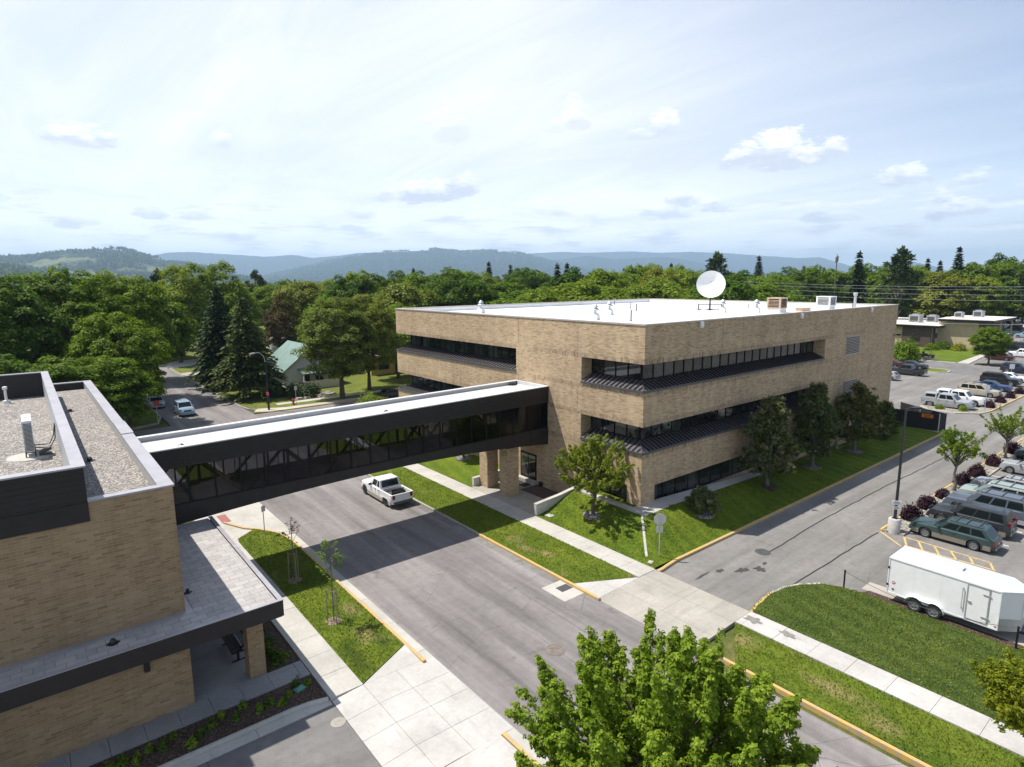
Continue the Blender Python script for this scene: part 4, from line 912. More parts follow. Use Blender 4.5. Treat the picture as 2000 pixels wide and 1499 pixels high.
# ================================================================== VEHICLES (built in metres, nose towards +x, then turned)
def wheel_meshes(r, wd, rimmat):
    key = ('wheel', r, wd, rimmat)
    if key in M: return M[key]
    t = MB(); n = 20
    t.lathe([(r * .62, -wd * .47), (r * .66, -wd / 2), (r * .93, -wd / 2), (r, -wd * .36), (r, wd * .36), (r * .93, wd / 2), (r * .66, wd / 2), (r * .62, wd * .47)], n=n, axis='y', caps=False)
    a = MB(); a.lathe([(.001, -wd * .44), (r * .09, -wd * .44), (r * .12, -wd * .28), (r * .56, -wd * .28), (r * .60, -wd * .49), (r * .67, -wd * .505), (r * .64, 0), (r * .67, wd * .505), (r * .60, wd * .49), (r * .56, wd * .28), (r * .12, wd * .28), (r * .09, wd * .44), (.001, wd * .44)], n=n, axis='y')
    for k in range(5):
        an = 2 * PI * k / 5; c, s_ = math.cos(an), math.sin(an)
        a.obox((c * r * .32, -wd * .40, s_ * r * .32), (c * r * .26, 0, s_ * r * .26), (0, wd * .05, 0), (-s_ * r * .075, 0, c * r * .075))
        a.obox((c * r * .32, wd * .40, s_ * r * .32), (c * r * .26, 0, s_ * r * .26), (0, wd * .05, 0), (-s_ * r * .075, 0, c * r * .075))
    def mk(b, nm, mat):
        o = b.build(nm, M[mat], smooth=40); me = o.data; bpy.data.objects.remove(o); return me
    M[key] = (mk(t, 'wheel', 'rubber'), mk(a, 'rim', rimmat)); return M[key]
KINDS = {  # L, W, H, belt, hood, wheelbase, wheel r, windscreen base, roof front, roof rear, rear glass base, tail top
    'wagon': dict(L=4.72, W=1.74, H=1.50, belt=.93, hood=.90, wb=2.65, r=.32, xw=.98, r1=.30, r2=-1.72, xb=-2.18, deck=.93),
    'suv': dict(L=4.75, W=1.86, H=1.76, belt=1.08, hood=1.04, wb=2.75, r=.37, xw=1.02, r1=.42, r2=-2.02, xb=-2.26, deck=1.06),
    'bigsuv': dict(L=5.1, W=1.98, H=1.88, belt=1.15, hood=1.12, wb=2.95, r=.39, xw=1.10, r1=.52, r2=-2.25, xb=-2.45, deck=1.12),
    'van': dict(L=4.9, W=1.92, H=1.75, belt=1.02, hood=.98, wb=2.9, r=.33, xw=1.45, r1=.62, r2=-2.1, xb=-2.36, deck=1.0),
    'sedan': dict(L=4.75, W=1.80, H=1.44, belt=.93, hood=.88, wb=2.72, r=.32, xw=.92, r1=.22, r2=-1.02, xb=-1.62, deck=1.0),
    'hatch': dict(L=4.1, W=1.72, H=1.50, belt=.95, hood=.92, wb=2.5, r=.31, xw=.95, r1=.28, r2=-1.45, xb=-1.92, deck=.95),
    'pickup': dict(L=5.5, W=1.95, H=1.80, belt=1.13, hood=1.08, wb=3.5, r=.38, xw=1.0, r1=.52, r2=-.62, xb=-.82, deck=.80, bed=True),
    'crew': dict(L=5.7, W=2.0, H=1.90, belt=1.18, hood=1.14, wb=3.6, r=.41, xw=1.25, r1=.72, r2=-.86, xb=-1.02, deck=.85, bed=True),
}
def car(name, kind, loc, heading, colr, label, cat, lower=None, rim='rim_metal', racks=False, topper=None, group=None, simple=False, load=False, glassmat='car_glass'):
    k = dict(KINDS[kind]); L, Wd, H, belt, hood, wbs, r = (k[q] for q in ('L', 'W', 'H', 'belt', 'hood', 'wb', 'r'))
    bed = k.get('bed'); h = L / 2; gc = r * .62; hw = Wd / 2
    xf, xr = wbs / 2 + .05, -wbs / 2 + .05; Ra = r * 1.20
    xw, r1, r2, xb, deck = k['xw'], k['r1'], k['r2'], k['xb'], k['deck']
    e = empty(name, loc, heading, label, cat, group)
    def top(x):
        if x > xw: t = (x - xw) / (h - xw); return belt - .01 - (belt - hood) * min(1, t * 1.6) - (hood - .62) * max(0, (t - .74) / .26) ** 1.6
        if x >= xb: return belt
        t = (xb - x) / (xb + h)
        if bed: return deck
        return (belt * (1 - t) + deck * t if kind == 'sedan' else belt) - .12 * max(0, (t - .7) / .3) ** 2
    def half(x):
        d = max(0, (abs(x) - (h - .75)) / .75); return hw * (1 - .17 * d * d)
    xs = sorted({-h, -h + .05, -h + .16, -h + .35, h - .05, h - .16, h - .35, h, xw, xb, xb - .01 if bed else xb, 0, r1, r2} | {xc + Ra * q for xc in (xf, xr) for q in (-1, -.98, -.85, -.65, -.4, 0, .4, .65, .85, .98, 1)})
    xs = [x for x in xs if -h <= x <= h]
    rings = []
    for x in xs:
        wv = half(x); zt = top(x); zb = gc + .14 * max(0, (abs(x) - (h - .6)) / .6); cutout = 0
        for xc in (xf, xr):
            if abs(x - xc) < Ra * .99: cutout = max(cutout, r + math.sqrt(max(0, Ra * Ra - (x - xc) ** 2)))
        zl = max(zb, min(cutout, zt - .16)); zm = max((gc + zt) / 2 + .05, zl + .04); zs = zt - .05
        crown = .05 if (x > xw or (x < xb and not bed)) else .0
        half_ring = [(0, zb + .02 if not cutout else zl), (wv - .22, zb + .02 if not cutout else zl), (wv - .02, zl), (wv, zl + .05), (wv, min(zm, zs - .03)), (wv - .02, zs), (wv - .10, zt), (wv - .30, zt + crown * .6), (0, zt + crown)]
        rings.append([(x, y, z) for y, z in half_ring] + [(x, -y, z) for y, z in half_ring[-2:0:-1]])
    b = MB(); b.ring(rings)
    # cabin
    bw, rw = hw - .085, hw * .80
    def cab_pts(t): return None
    A0, B0 = (xw, bw, belt - .005), (xb, bw, (deck if kind == 'sedan' else belt) - .005)
    A1, B1 = (r1, rw, H - .07), (r2, rw, H - .07)
    if bed: B0 = (xb, bw, belt - .005)
    side = [A0, A1, B1, B0]
    ringL = [A0, (r1 + .02, rw + .01, H - .09), (r2 - .02, rw + .01, H - .09), B0]
    lo = [A0, B0, (B0[0], -B0[1], B0[2]), (A0[0], -A0[1], A0[2])]
    mid = [(r1, rw, H - .08), (r2, rw, H - .08), (r2, -rw, H - .08), (r1, -rw, H - .08)]
    tp = [(r1 - .14, rw - .10, H - .015), (r2 + .12, rw - .10, H - .015), (r2 + .12, -rw + .10, H - .015), (r1 - .14, -rw + .10, H - .015)]
    tp2 = [(r1 - .35, rw - .35, H), (r2 + .35, rw - .35, H), (r2 + .35, -rw + .35, H), (r1 - .35, -rw + .35, H)]
    b.ring([lo, mid, tp, tp2])
    if bed:                                          # bed walls and tailgate
        bt = belt - .04; x1 = xb - .03
        b.box(-h + .12, x1, hw - .14, hw - .02, deck - .08, bt); b.box(-h + .12, x1, -hw + .02, -hw + .14, deck - .08, bt)
        b.box(x1 - .07, x1, -hw + .141, hw - .141, deck, bt); b.box(-h + .04, -h + .119, -hw + .05, hw - .05, deck - .1, bt)
    if topper:
        tz = H - .04; x0, x1 = -h + .1, xb - .06; a0 = hw - .06; a1 = rw + .02; bt = belt - .038
        b.ring([[(x0, a0, bt), (x1, a0, bt), (x1, -a0, bt), (x0, -a0, bt)], [(x0 + .22, a1, tz - .07), (x1, a1, tz - .07), (x1, -a1, tz - .07), (x0 + .22, -a1, tz - .07)], [(x0 + .34, a1 - .12, tz), (x1 - .05, a1 - .12, tz), (x1 - .05, -a1 + .12, tz), (x0 + .34, -a1 + .12, tz)]])
    # glass panes as thin slabs standing 6 mm proud of the cabin skin
    def pane(mb, P, u0, u1, v0, v1, off=.006):      # P: lower-front, lower-rear, upper-rear, upper-front
        P = [Vector(p) for p in P]
        def q(u, v): return (P[0].lerp(P[1], u)).lerp(P[3].lerp(P[2], u), v)
        n = (P[1] - P[0]).cross(P[3] - P[0]).normalized()
        c = (P[0] + P[2]) / 2 - Vector((0, 0, belt))
        if n.dot(Vector((c.x - (r1 + r2) / 2, c.y, .2))) < 0: n = -n
        Q = [q(u0, v0), q(u1, v0), q(u1, v1), q(u0, v1)]
        mb.ring([[p - n * .01 for p in Q], [p + n * off for p in Q]])
    def sidep(s): return [(A0[0], s * A0[1], A0[2]), (B0[0], s * B0[1], B0[2]), (r2, s * rw, H - .08), (r1, s * rw, H - .08)]
    fr = [(A0[0], A0[1], A0[2]), (A0[0], -A0[1], A0[2]), (r1, -rw, H - .08), (r1, rw, H - .08)]
    re = [(B0[0], B0[1], B0[2]), (B0[0], -B0[1], B0[2]), (r2, -rw, H - .08), (r2, rw, H - .08)]
    ws = MB(); pane(ws, fr, .05, .95, .06, .93)
    rg = MB(); pane(rg, re, .08, .92, .10 if kind != 'sedan' else .05, .90)
    cuts = {'wagon': [(.13, .38), (.41, .63), (.66, .90)], 'suv': [(.12, .38), (.41, .65), (.68, .92)], 'bigsuv': [(.12, .36), (.39, .63), (.66, .93)], 'van': [(.14, .38), (.41, .66), (.69, .93)],
            'sedan': [(.17, .47), (.50, .80)], 'hatch': [(.15, .46), (.49, .82)], 'pickup': [(.18, .62), (.68, .92)], 'crew': [(.15, .50), (.54, .90)]}[kind]
    sg = []
    for s_ in (1, -1):
        for u0, u1 in cuts:
            p = MB(); pane(p, sidep(s_), u0, u1, .10, .88); sg.append(p)
    if topper:
        for s_ in (1, -1):
            x0, x1 = -h + .1, xb - .06; p = MB(); pane(p, [(x1, s_ * a0, bt), (x0, s_ * a0, bt), (x0 + .22, s_ * a1, tz - .07), (x1, s_ * a1, tz - .07)], .10, .80, .30, .86); sg.append(p)
        p = MB(); pane(p, [(x0, a0, bt), (x0, -a0, bt), (x0 + .22, -a1, tz - .07), (x0 + .22, a1, tz - .07)], .1, .9, .15, .88); sg.append(p)
    hl = []; tl = []
    for s_ in (1, -1):
        y = s_ * (half(h - .12) - .26); q = MB(); q.obox((h - .17, y, hood * .655), (.15, 0, 0), (0, .19, 0), (0, 0, .06)); hl.append(q)
        y = s_ * (half(-h + .1) - .10); q = MB(); zt_ = (belt + .02 if kind in ('suv', 'van', 'bigsuv') else belt - .22)
        q.obox((-h + .075, y, zt_ if not bed else belt - .22), (.085, 0, 0), (0, .10, 0), (0, 0, .10 if not bed else .17)); tl.append(q)
    bp = MB(); bp.box(h - .10, h + .06, -half(h - .1) + .08, half(h - .1) - .08, gc + .10, gc + .27); bp2 = MB(); bp2.box(-h - .07, -h + .10, -half(h - .1) + .06, half(h - .1) - .06, gc + .12, gc + .30)
    gr = MB(); gr.box(h - .04, h + .015, -.42, .42, hood - .30, hood - .14)
    pl = MB(); pl.box(-h - .02, -h + .03, -.16, .16, gc + .34, gc + .46)
    mir = []
    for s_ in (1, -1):
        q = MB(); q.obox((xw - .32, s_ * (hw + .05), belt + .06), (.05, 0, 0), (0, .11, 0), (0, 0, .08)); mir.append(q)
    if lower:
        lbs = []
        for s_ in (1, -1):
            lb = MB(); lbs.append(lb)
            for xa, xc in ((xr + Ra, xf - Ra), (-h + .2, xr - Ra), (xf + Ra, h - .2)):
                ya = s_ * hw if abs(xa) < h - .75 and abs(xc) < h - .75 else s_ * (hw - .02); lb.obox(((xa + xc) / 2, ya, gc + .17), ((xc - xa) / 2 - .01, 0, 0), (0, .012, 0), (0, 0, .15))
    body_m = M[colr]; wm, rmsh = wheel_meshes(r, .20, rim)
    wl = [(xf, hw - .11), (xf, -hw + .11), (xr, hw - .11), (xr, -hw + .11)]
    if simple:                                      # small in the picture: one mesh with several materials
        parts = [(b, 0)] + [(q, 1) for q in sg + [ws, rg]] + [(q, 2) for q in hl] + [(q, 3) for q in tl] + [(bp, 4), (bp2, 4)]
        big = MB()
        for q, mi in parts:
            o_ = len(big.v); big.v += q.v; big.f += [tuple(i + o_ for i in f) for f in q.f]; big.m += [mi] * len(q.f)
        for x, y in wl:
            big.cm = 5; big.lathe([(.001, -.1), (r, -.1), (r, .1), (.001, .1)], (x, y, r), 12, 'y'); big.cm = 6
            big.lathe([(.001, -.105), (r * .6, -.105), (r * .6, .105), (.001, .105)], (x, y, r), 10, 'y')
        o = big.build('car_body', [body_m, M[glassmat], M['head_lamp'], M['tail_lamp'], M['plastic_grey'], M['rubber'], M[rim]], None, smooth=32)
        o.name = name; o.location = loc; o.rotation_euler = (0, 0, heading)
        for kk in ('label', 'category', 'group'):
            if kk in e: o[kk] = e[kk]
        bpy.data.objects.remove(e); return o
    body = b.build('body', body_m, e, smooth=32)
    ws.build('windscreen', M[glassmat], e); rg.build('rear_window', M[glassmat], e)
    for q in sg: q.build('side_window', M[glassmat], e)
    for q in hl: q.build('headlight', M['head_lamp'], e)
    for q in tl: q.build('tail_light', M['tail_lamp'], e)
    for q in mir: q.build('wing_mirror', body_m if kind not in ('pickup',) else M['black_paint'], e)
    bm = M['chrome'] if bed and not topper else (M[lower] if lower else body_m)
    bp.build('bumper', bm, e); bp2.build('bumper', bm if colr != 'car_white' else M['plastic_grey'], e)
    gr.build('grille', M['black_paint'], e); pl.build('number_plate', M['plate_white'], e)
    if lower:
        for lb in lbs: lb.build('sill_cladding', M[lower], e)
    for x, y in wl:
        o = link('wheel', wm, e, (x, y, r)); link('rim', rmsh, o)
    dh = MB()
    for s_ in (1, -1):
        for u0, u1 in cuts[:2]:
            x = A0[0] + (B0[0] - A0[0]) * (u1 - .03); dh.box(x - .09, x + .09, s_ * hw - .004 if s_ > 0 else -hw - .012, s_ * hw + .012 if s_ > 0 else -hw + .004, belt - .17, belt - .13)
    dh.build('door_handles', M['plastic_grey'] if colr in ('car_white', 'car_silver', 'car_lightblue') else body_m, e)
    sm_ = MB()
    for s_ in (1, -1):
        us = [cuts[0][0] - .02] + [c_[1] + .015 for c_ in cuts[:2]]
        for u in us:
            x = A0[0] + (B0[0] - A0[0]) * u
            if min(abs(x - xf), abs(x - xr)) > Ra * .9: sm_.box(x - .007, x + .007, s_ * hw - .003 if s_ > 0 else -hw - .004, s_ * hw + .004 if s_ > 0 else -hw + .003, gc + .32 if lower else gc + .12, belt - .07)
    sm_.build('door_seams', M['rubber'], e)
    if racks:
        q = MB()
        for s_ in (1, -1): q.bar((r1 - .2, s_ * (rw - .08), H + .035), (r2 + .15, s_ * (rw - .08), H + .035), .035)
        for x in (r1 - .45, (r1 + r2) / 2, r2 + .35): q.bar((x, rw - .08, H + .05), (x, -rw + .08, H + .05), .04, .03)
        for s_ in (1, -1):
            for x in (r1 - .22, (r1 + r2) / 2, r2 + .17): q.box(x - .03, x + .03, s_ * (rw - .08) - .02, s_ * (rw - .08) + .02, H - .02, H + .03)
        q.build('roof_rack', M['plastic_grey'], e)
    if bed and not topper:
        q = MB(); q.box(-h + .15, xb - .12, -hw + .16, hw - .16, deck + .005, deck + .02); q.build('bed_liner', M['plastic_grey'], e)
    return e
UP, DN, RT, LT = PI / 2, -PI / 2, 0.0, PI            # nose towards +y, -y, +x, -x
# white pickup in the street with a toolbox lying in its bed
car('pickup_truck', 'pickup', (-11.05, 16.6, 0), UP, 'car_white', 'white extended cab pickup parked at the kerb by the skybridge', 'pickup', rim='dark_rim', lower='car_beige')
m = MB(); m.box(-.5, .5, -.05, .05, 0, .32); m.box(-.5, .5, .25, .33, 0, .40); m.box(-.5, -.42, -.05, .33, .0, .25); m.bar((-.45, .0, .3), (.45, .1, .4), .06)
tag(m.build('metal_rack', M['black_paint'], loc=(-11.0, 14.45, .83)), 'black folded metal rack lying in the bed of the white pickup', 'rack')
car('suv', 'suv', (-16.7, 62.2, 0), DN, 'car_lightblue', 'light blue older SUV driving towards the skybridge on the far street', 'SUV', rim='rim_metal')
car('sedan', 'sedan', (-18.7, 70.2, 0), DN, 'car_silver', 'silver sedan parked under the big maple on the far street', 'car')
car('sedan', 'sedan', (-18.8, 77.0, 0), DN, 'car_lightblue', 'pale car parked behind the silver sedan under the maple', 'car')
car('suv', 'suv', (-3.9, 104.2, .13), RT, 'car_black', 'black SUV parked in the house driveway behind the spruces', 'SUV')
car('sedan', 'sedan', (9.5, 54.2, 0), RT, 'car_black', 'black car parked at the kerb behind the pale green shrub', 'car')
# front row of the car park, noses to the shrub strip
car('station_wagon', 'wagon', (13.75, -14.75, 0), UP, 'car_teal', 'dark green station wagon with tan lower body beside the trailer', 'car', lower='lower_tan', racks=True)
car('suv', 'suv', (17.1, -14.75, 0), UP, 'car_charcoal', 'dark grey boxy SUV parked next to the green station wagon', 'SUV', lower='lower_tan', rim='rim_metal')
car('suv', 'bigsuv', (20.45, -14.9, 0), UP, 'car_greyblue', 'dark slate SUV parked third from the lamp post', 'SUV', lower='car_silver', racks=True)
car('station_wagon', 'van', (23.75, -14.8, 0), UP, 'car_sage', 'pale sage green car with a sunroof in the front parking row', 'car', racks=True)
car('station_wagon', 'wagon', (27.1, -14.7, 0), UP, 'car_silver', 'silver wagon with long black roof racks in the front parking row', 'car', racks=True)
car('coupe', 'hatch', (34.6, -14.6, 0), UP, 'car_silver', 'silver hatchback beyond a gap, with a purple shrub at its nose', 'car')
car('sedan', 'sedan', (40.6, -14.7, 0), UP, 'car_teal', 'dark teal car at the right edge behind the farther sapling', 'car')
car('sedan', 'sedan', (44.4, -14.7, 0), UP, 'car_navy', 'navy car parked farthest up the shrub row at the right edge', 'car')
# second row, noses to the south island
car('pickup_truck', 'crew', (61.95, -.6, 0), DN, 'car_silver', 'silver pickup with a matching bed topper at the end of the row', 'pickup', topper=True, rim='rim_metal')
car('pickup_truck', 'crew', (65.9, -.9, 0), DN, 'car_white', 'white pickup with a bed topper beside the silver pickup', 'pickup', topper=True)
car('minivan', 'van', (74.9, -.8, 0), DN, 'car_beige', 'beige minivan parked behind the white sign post', 'minivan', racks=True)
car('sedan', 'sedan', (81.6, -.7, 0), DN, 'car_blue', 'dark blue sedan parked between the beige minivan and the black SUV', 'car')
car('suv', 'bigsuv', (88.4, -.2, 0), DN, 'car_black', 'long black SUV parked with its tail to the road', 'SUV')
car('sedan', 'sedan', (93.6, -.4, 0), DN, 'car_white', 'white car parked behind the long black SUV', 'car')
car('suv', 'suv', (105.4, 1.2, 0), DN, 'car_navy', 'dark navy SUV driving on the side road at the right edge', 'SUV')
car('pickup_truck', 'crew', (88.9, 13.2, 0), UP, 'car_charcoal', 'dark grey crew cab pickup parked beside the brick office building', 'pickup', rim='dark_rim')
car('hatchback', 'hatch', (80.6, 13.7, 0), UP, 'car_silver', 'silver hatchback half hidden behind the right corner of the office building', 'car')
car('sedan', 'sedan', (97.6, 19.2, 0), UP, 'car_maroon', 'dark maroon car behind the grey pickup under the round bush', 'car')
car('sedan', 'sedan', (98.4, 15.4, 0), DN, 'car_charcoal', 'charcoal car parked just beyond the grey crew cab pickup', 'car')
car('suv', 'suv', (108, 25.6, 0), UP, 'car_brightblue', 'bright blue car showing between the office building and the round bush', 'car')
car('sedan', 'sedan', (124.3, 8.1, 0), UP, 'car_maroon', 'dark maroon sedan parked behind the tree by the tan building', 'car')
car('pickup_truck', 'pickup', (133.2, 6.3, 0), UP, 'car_white', 'white work pickup parked behind the maroon sedan', 'pickup')
# cars of the far car park
far = [(176, 19.5, 'suv', 'car_silver', 'silver SUV nearest in the far car park, seen from behind'), (165, 11.5, 'sedan', 'car_silver', 'silver sedan at the right edge below the far car park'),
       (186, 16.5, 'suv', 'car_lightblue', 'pale blue SUV right of the silver SUV in the far car park'), (193, 21.5, 'pickup', 'car_green', 'green pickup in the middle of the far car park'),
       (200, 26.5, 'crew', 'car_charcoal', 'charcoal pickup in the far car park beside the green one'), (214, 24.0, 'suv', 'car_maroon', 'maroon SUV in the third row of the far car park'),
       (206, 34.5, 'pickup', 'car_white', 'white pickup at the left end of the far car park'), (212, 33.5, 'van', 'car_white', 'white van behind the white pickup in the far car park'),
       (226, 35.5, 'suv', 'car_white', 'white SUV in the back row at the left of the far car park'), (228, 31.5, 'sedan', 'car_silver', 'silver sedan in the back row of the far car park'),
       (234, 38.5, 'van', 'car_silver', 'silver van near the dark trees behind the tan building'), (236, 27.5, 'pickup', 'car_white', 'white pickup at the right of the back row'),
       (240, 33.0, 'sedan', 'car_maroon', 'maroon sedan under the trees at the back of the car park'), (222, 22.0, 'suv', 'car_white', 'white SUV at the right edge of the far car park'),
       (246, 28.0, 'suv', 'car_black', 'black SUV under the trees at the back of the car park'), (252, 36, 'sedan', 'car_white', 'white sedan farthest back under the dark trees'), (209, 19.5, 'sedan', 'car_navy', 'navy sedan at the right edge of the far car park'),
       (256, 31, 'suv', 'car_silver', 'silver SUV farthest back right of the white sedan'), (150, 17.2 - 6, 'suv', 'car_charcoal', 'charcoal car at the foot of the tree beside the tan building')]
for k, (x, y, kd, cl, lb) in enumerate(far):
    car('parked_car', kd, (x, y, 0), (UP, DN)[k % 2] + random.uniform(-.04, .04), cl, lb, 'car', simple=True, group='cars in the far car park')
for k in range(14):
    x = (183, 188, 196, 203, 219, 231, 243, 218, 224, 230, 237, 248, 201, 192)[k]; y = (21.5, 25.0, 27.5, 31.0, 29.0, 25.5, 37.5, 38.5, 26.0, 22.5, 23.5, 25.0, 18.0, 15.0)[k]
    car('parked_car', ('suv', 'sedan', 'van', 'hatch', 'crew')[k % 5], (x, y, 0), (UP, DN)[k % 3 == 0], ('car_white', 'car_silver', 'car_charcoal', 'car_lightblue', 'car_white', 'car_navy', 'car_silver')[k % 7], 'car among the packed rows of the far car park at the right edge', 'car', simple=True, group='cars packed in the far rows')
# ------------------------------------------------------------------ white cargo trailer
def fy(m):
    m.v = [(x, -y, z) for x, y, z in m.v]; m.f = [f[::-1] for f in m.f]; return m
e = empty('cargo_trailer', (3.2, -17.2, 0), DN, 'white enclosed tandem axle cargo trailer parked beside the lawn', 'trailer')
TW, TZ0, TZ1, TR, TF = 1.06, .48, 2.48, -2.25, 2.5      # half width, floor, roof, rear x, front x of the straight side; nose runs on 0.75
m = MB(); poly = [(TR, -TW), (TF, -TW), (TF + .72, -.35), (TF + .72, .35), (TF, TW), (TR, TW)]
m.ring([[(x, y, z) for x, y in poly] for z in (TZ0, TZ1 - .05)]); m.build('box_body', M['white_paint'], e, smooth=25)
m = MB(); m.ring([[(x, y, TZ1 - .048) for x, y in poly], [(x * .995, y * .97, TZ1) for x, y in poly], [(x * .9, 0.5 * y, TZ1 + .05) for x, y in poly]]); m.build('roof', M['trailer_roof_metal'], e, smooth=25)
m = MB()
for a, c in zip(poly, poly[1:] + poly[:1]):
    m.bar((*a, TZ1 - .05), (*c, TZ1 - .05), .05, .07); m.bar((*a, TZ0 + .03), (*c, TZ0 + .03), .03, .08)
for x, y in poly: m.bar((x, y, TZ0), (x, y, TZ1 - .03), .05, .05, (1, 0, 0))
m.build('edge_trim', M['white_plastic'], e)
m = MB()
for k in range(1, 4): x = TR + k * 1.19; m.box(x - .01, x + .01, -TW - .003, -TW - .0005, TZ0 + .07, TZ1 - .09); m.box(x - .01, x + .01, TW + .0005, TW + .003, TZ0 + .07, TZ1 - .09)
m.build('panel_seams', M['white_plastic'], e)
m = MB()
for s_ in (-1, 1): m.obox((TF + .37, s_ * (TW + .35) / 2 , TZ0 + .30), (.36, -s_ * (TW - .35) / 2, 0), (.010, s_ * .010, 0), (0, 0, .30))
m.box(TF + .715, TF + .735, -.35, .35, TZ0, TZ0 + .60); m.build('stone_guard', M['galv'], e)
dx0, dx1 = 1.24, 2.05
m = MB(); m.box(dx0, dx1, TW + .002, TW + .018, .62, 2.33); o = fy(m).build('side_door', M['white_paint'], e)
m = MB()
for x0, x1, z0, z1 in ((dx0 - .05, dx0, .58, 2.38), (dx1, dx1 + .05, .58, 2.38), (dx0, dx1, 2.33, 2.38), (dx0, dx1, .58, .62)): m.box(x0, x1, TW + .002, TW + .03, z0, z1)
for z in (.9, 2.05): m.box(dx1 - .22, dx1 + .1, TW + .019, TW + .045, z - .025, z + .025)
m.box(dx0 - .22, dx0 - .19, TW + .05, TW + .075, 1.0, 2.1); m.box(dx0 - .22, dx0 - .19, TW, TW + .06, 1.02, 1.06); m.box(dx0 - .22, dx0 - .19, TW, TW + .06, 2.04, 2.08); m.box(dx0 + .02, dx0 + .16, TW + .019, TW + .06, 1.45, 1.52)
fy(m).build('door_hardware', M['galv'], o)
m = MB(); m.box(-.35 + .6, .12 + .6, -.22, .22, TZ1 + .03, TZ1 + .18); m.build('roof_vent', M['white_plastic'], e)
for s_ in (1, -1):
    for x in (-.92, -.05):
        wm_, rm_ = wheel_meshes(.34, .20, 'rim_metal'); o = link('wheel', wm_, e, (x, s_ * (TW + .07), .34)); link('rim', rm_, o)
    m = MB(); pts = []
    for xc, a0, a1 in ((-.92, 180, 55), (-.05, 125, 0)):
        for k in range(7):
            a = R(a0 + (a1 - a0) * k / 6); pts.append((xc + .43 * math.cos(a), .36 + .43 * math.sin(a)))
    m.ring([[(x, s_ * TW, z), (x, s_ * (TW + .2), z), (x, s_ * (TW + .2), z + .02), (x, s_ * TW, z + .02)] for x, z in pts]); m.build('mudguard', M['white_plastic'], e)
m = MB(); m.lathe([(.001, 0), (.09, 0), (.09, .006), (.001, .006)], (TR + .28, TW + .003, 1.12), 18, 'y'); o = fy(m).build('round_badge', M['sign_red'], e)
m = MB(); m.box(TR + .22, TR + .34, TW - .002, TW + .014, 1.10, 1.14); m.box(TR + .24, TR + .32, TW - .002, TW + .014, 1.15, 1.165); fy(m).build('badge_lettering', M['sign_white'], o)
m = MB(); m.box(TR + .22, TR + .32, TW, TW + .02, .74, .80); fy(m).build('marker_light', M['tail_lamp'], e)
m = MB(); m.box(TF - .12, TF - .02, TW, TW + .02, .62, .66); fy(m).build('marker_light', M['tail_lamp'], e)
m = MB(); m.box(TF - .16, TF - .06, TW, TW + .02, TZ1 - .07, TZ1 - .04); fy(m).build('marker_light', M['amber_lamp'], e)
for z in (.95, 1.9):
    m = MB(); m.box(TR - .05, TR + .04, TW - .02, TW + .03, z - .06, z + .06); fy(m).build('rear_hinge', M['black_paint'], e)
m = MB(); m.bar((TF + .2, .55, .48), (TF + 1.75, 0, .48), .10); m.bar((TF + .2, -.55, .48), (TF + 1.75, 0, .48), .10); m.box(TR + .05, TF, -.9, .9, .40, .495); m.bar((TF + 1.2, 0, .05), (TF + 1.2, 0, .8), .07); m.box(TF + 1.7, TF + 1.9, -.06, .06, .45, .58); m.build('drawbar', M['black_paint'], e)
# utility buggy on a small flat trailer by the tan building
e = empty('flat_trailer', (113.0, 17.4, 0), DN, 'small flat trailer carrying the dark buggy beside the lawn', 'trailer')
m = MB(); m.box(-2.0, 1.6, -.8, .8, .45, .55); m.bar((1.6, 0, .48), (2.8, 0, .48), .1); m.build('deck', M['wood_grey'], e)
for s_ in (1, -1):
    wm_, rm_ = wheel_meshes(.30, .20, 'rim_metal'); o = link('wheel', wm_, e, (-.3, s_ * .95, .30)); link('rim', rm_, o)
e = empty('utility_buggy', (113.0, 17.7, .55), DN, 'dark open utility buggy standing on the flat trailer', 'buggy')
m = MB(); m.ring([[(-1.3, s_, .3) for s_ in (-.6, .6)] + [(-1.3, .6, .75), (-1.3, -.6, .75)], [(.3, s_, .3) for s_ in (-.6, .6)] + [(.3, .6, .7), (.3, -.6, .7)], [(1.3, s_, .35) for s_ in (-.55, .55)] + [(1.3, .55, .65), (1.3, -.55, .65)]]); m.build('body', M['black_paint'], e)
m = MB()
for s_ in (-.58, .58): m.tube([(1.0, s_, .65), (.4, s_, 1.55), (-.6, s_, 1.6), (-.8, s_, .75)], .035, 6)
m.bar((.4, -.58, 1.55), (.4, .58, 1.55), .06); m.bar((-.6, -.58, 1.6), (-.6, .58, 1.6), .06); m.build('roll_cage', M['black_paint'], e)
m = MB(); m.box(-.6, 0, -.5, .5, .72, .85); m.box(-.7, -.58, -.5, .5, .85, 1.25); m.build('seat', M['rubber'], e)
for x in (-.9, .85):
    for s_ in (1, -1):
        wm_, rm_ = wheel_meshes(.31, .20, 'rim_metal'); o = link('wheel', wm_, e, (x, s_ * .65, .31)); link('rim', rm_, o)
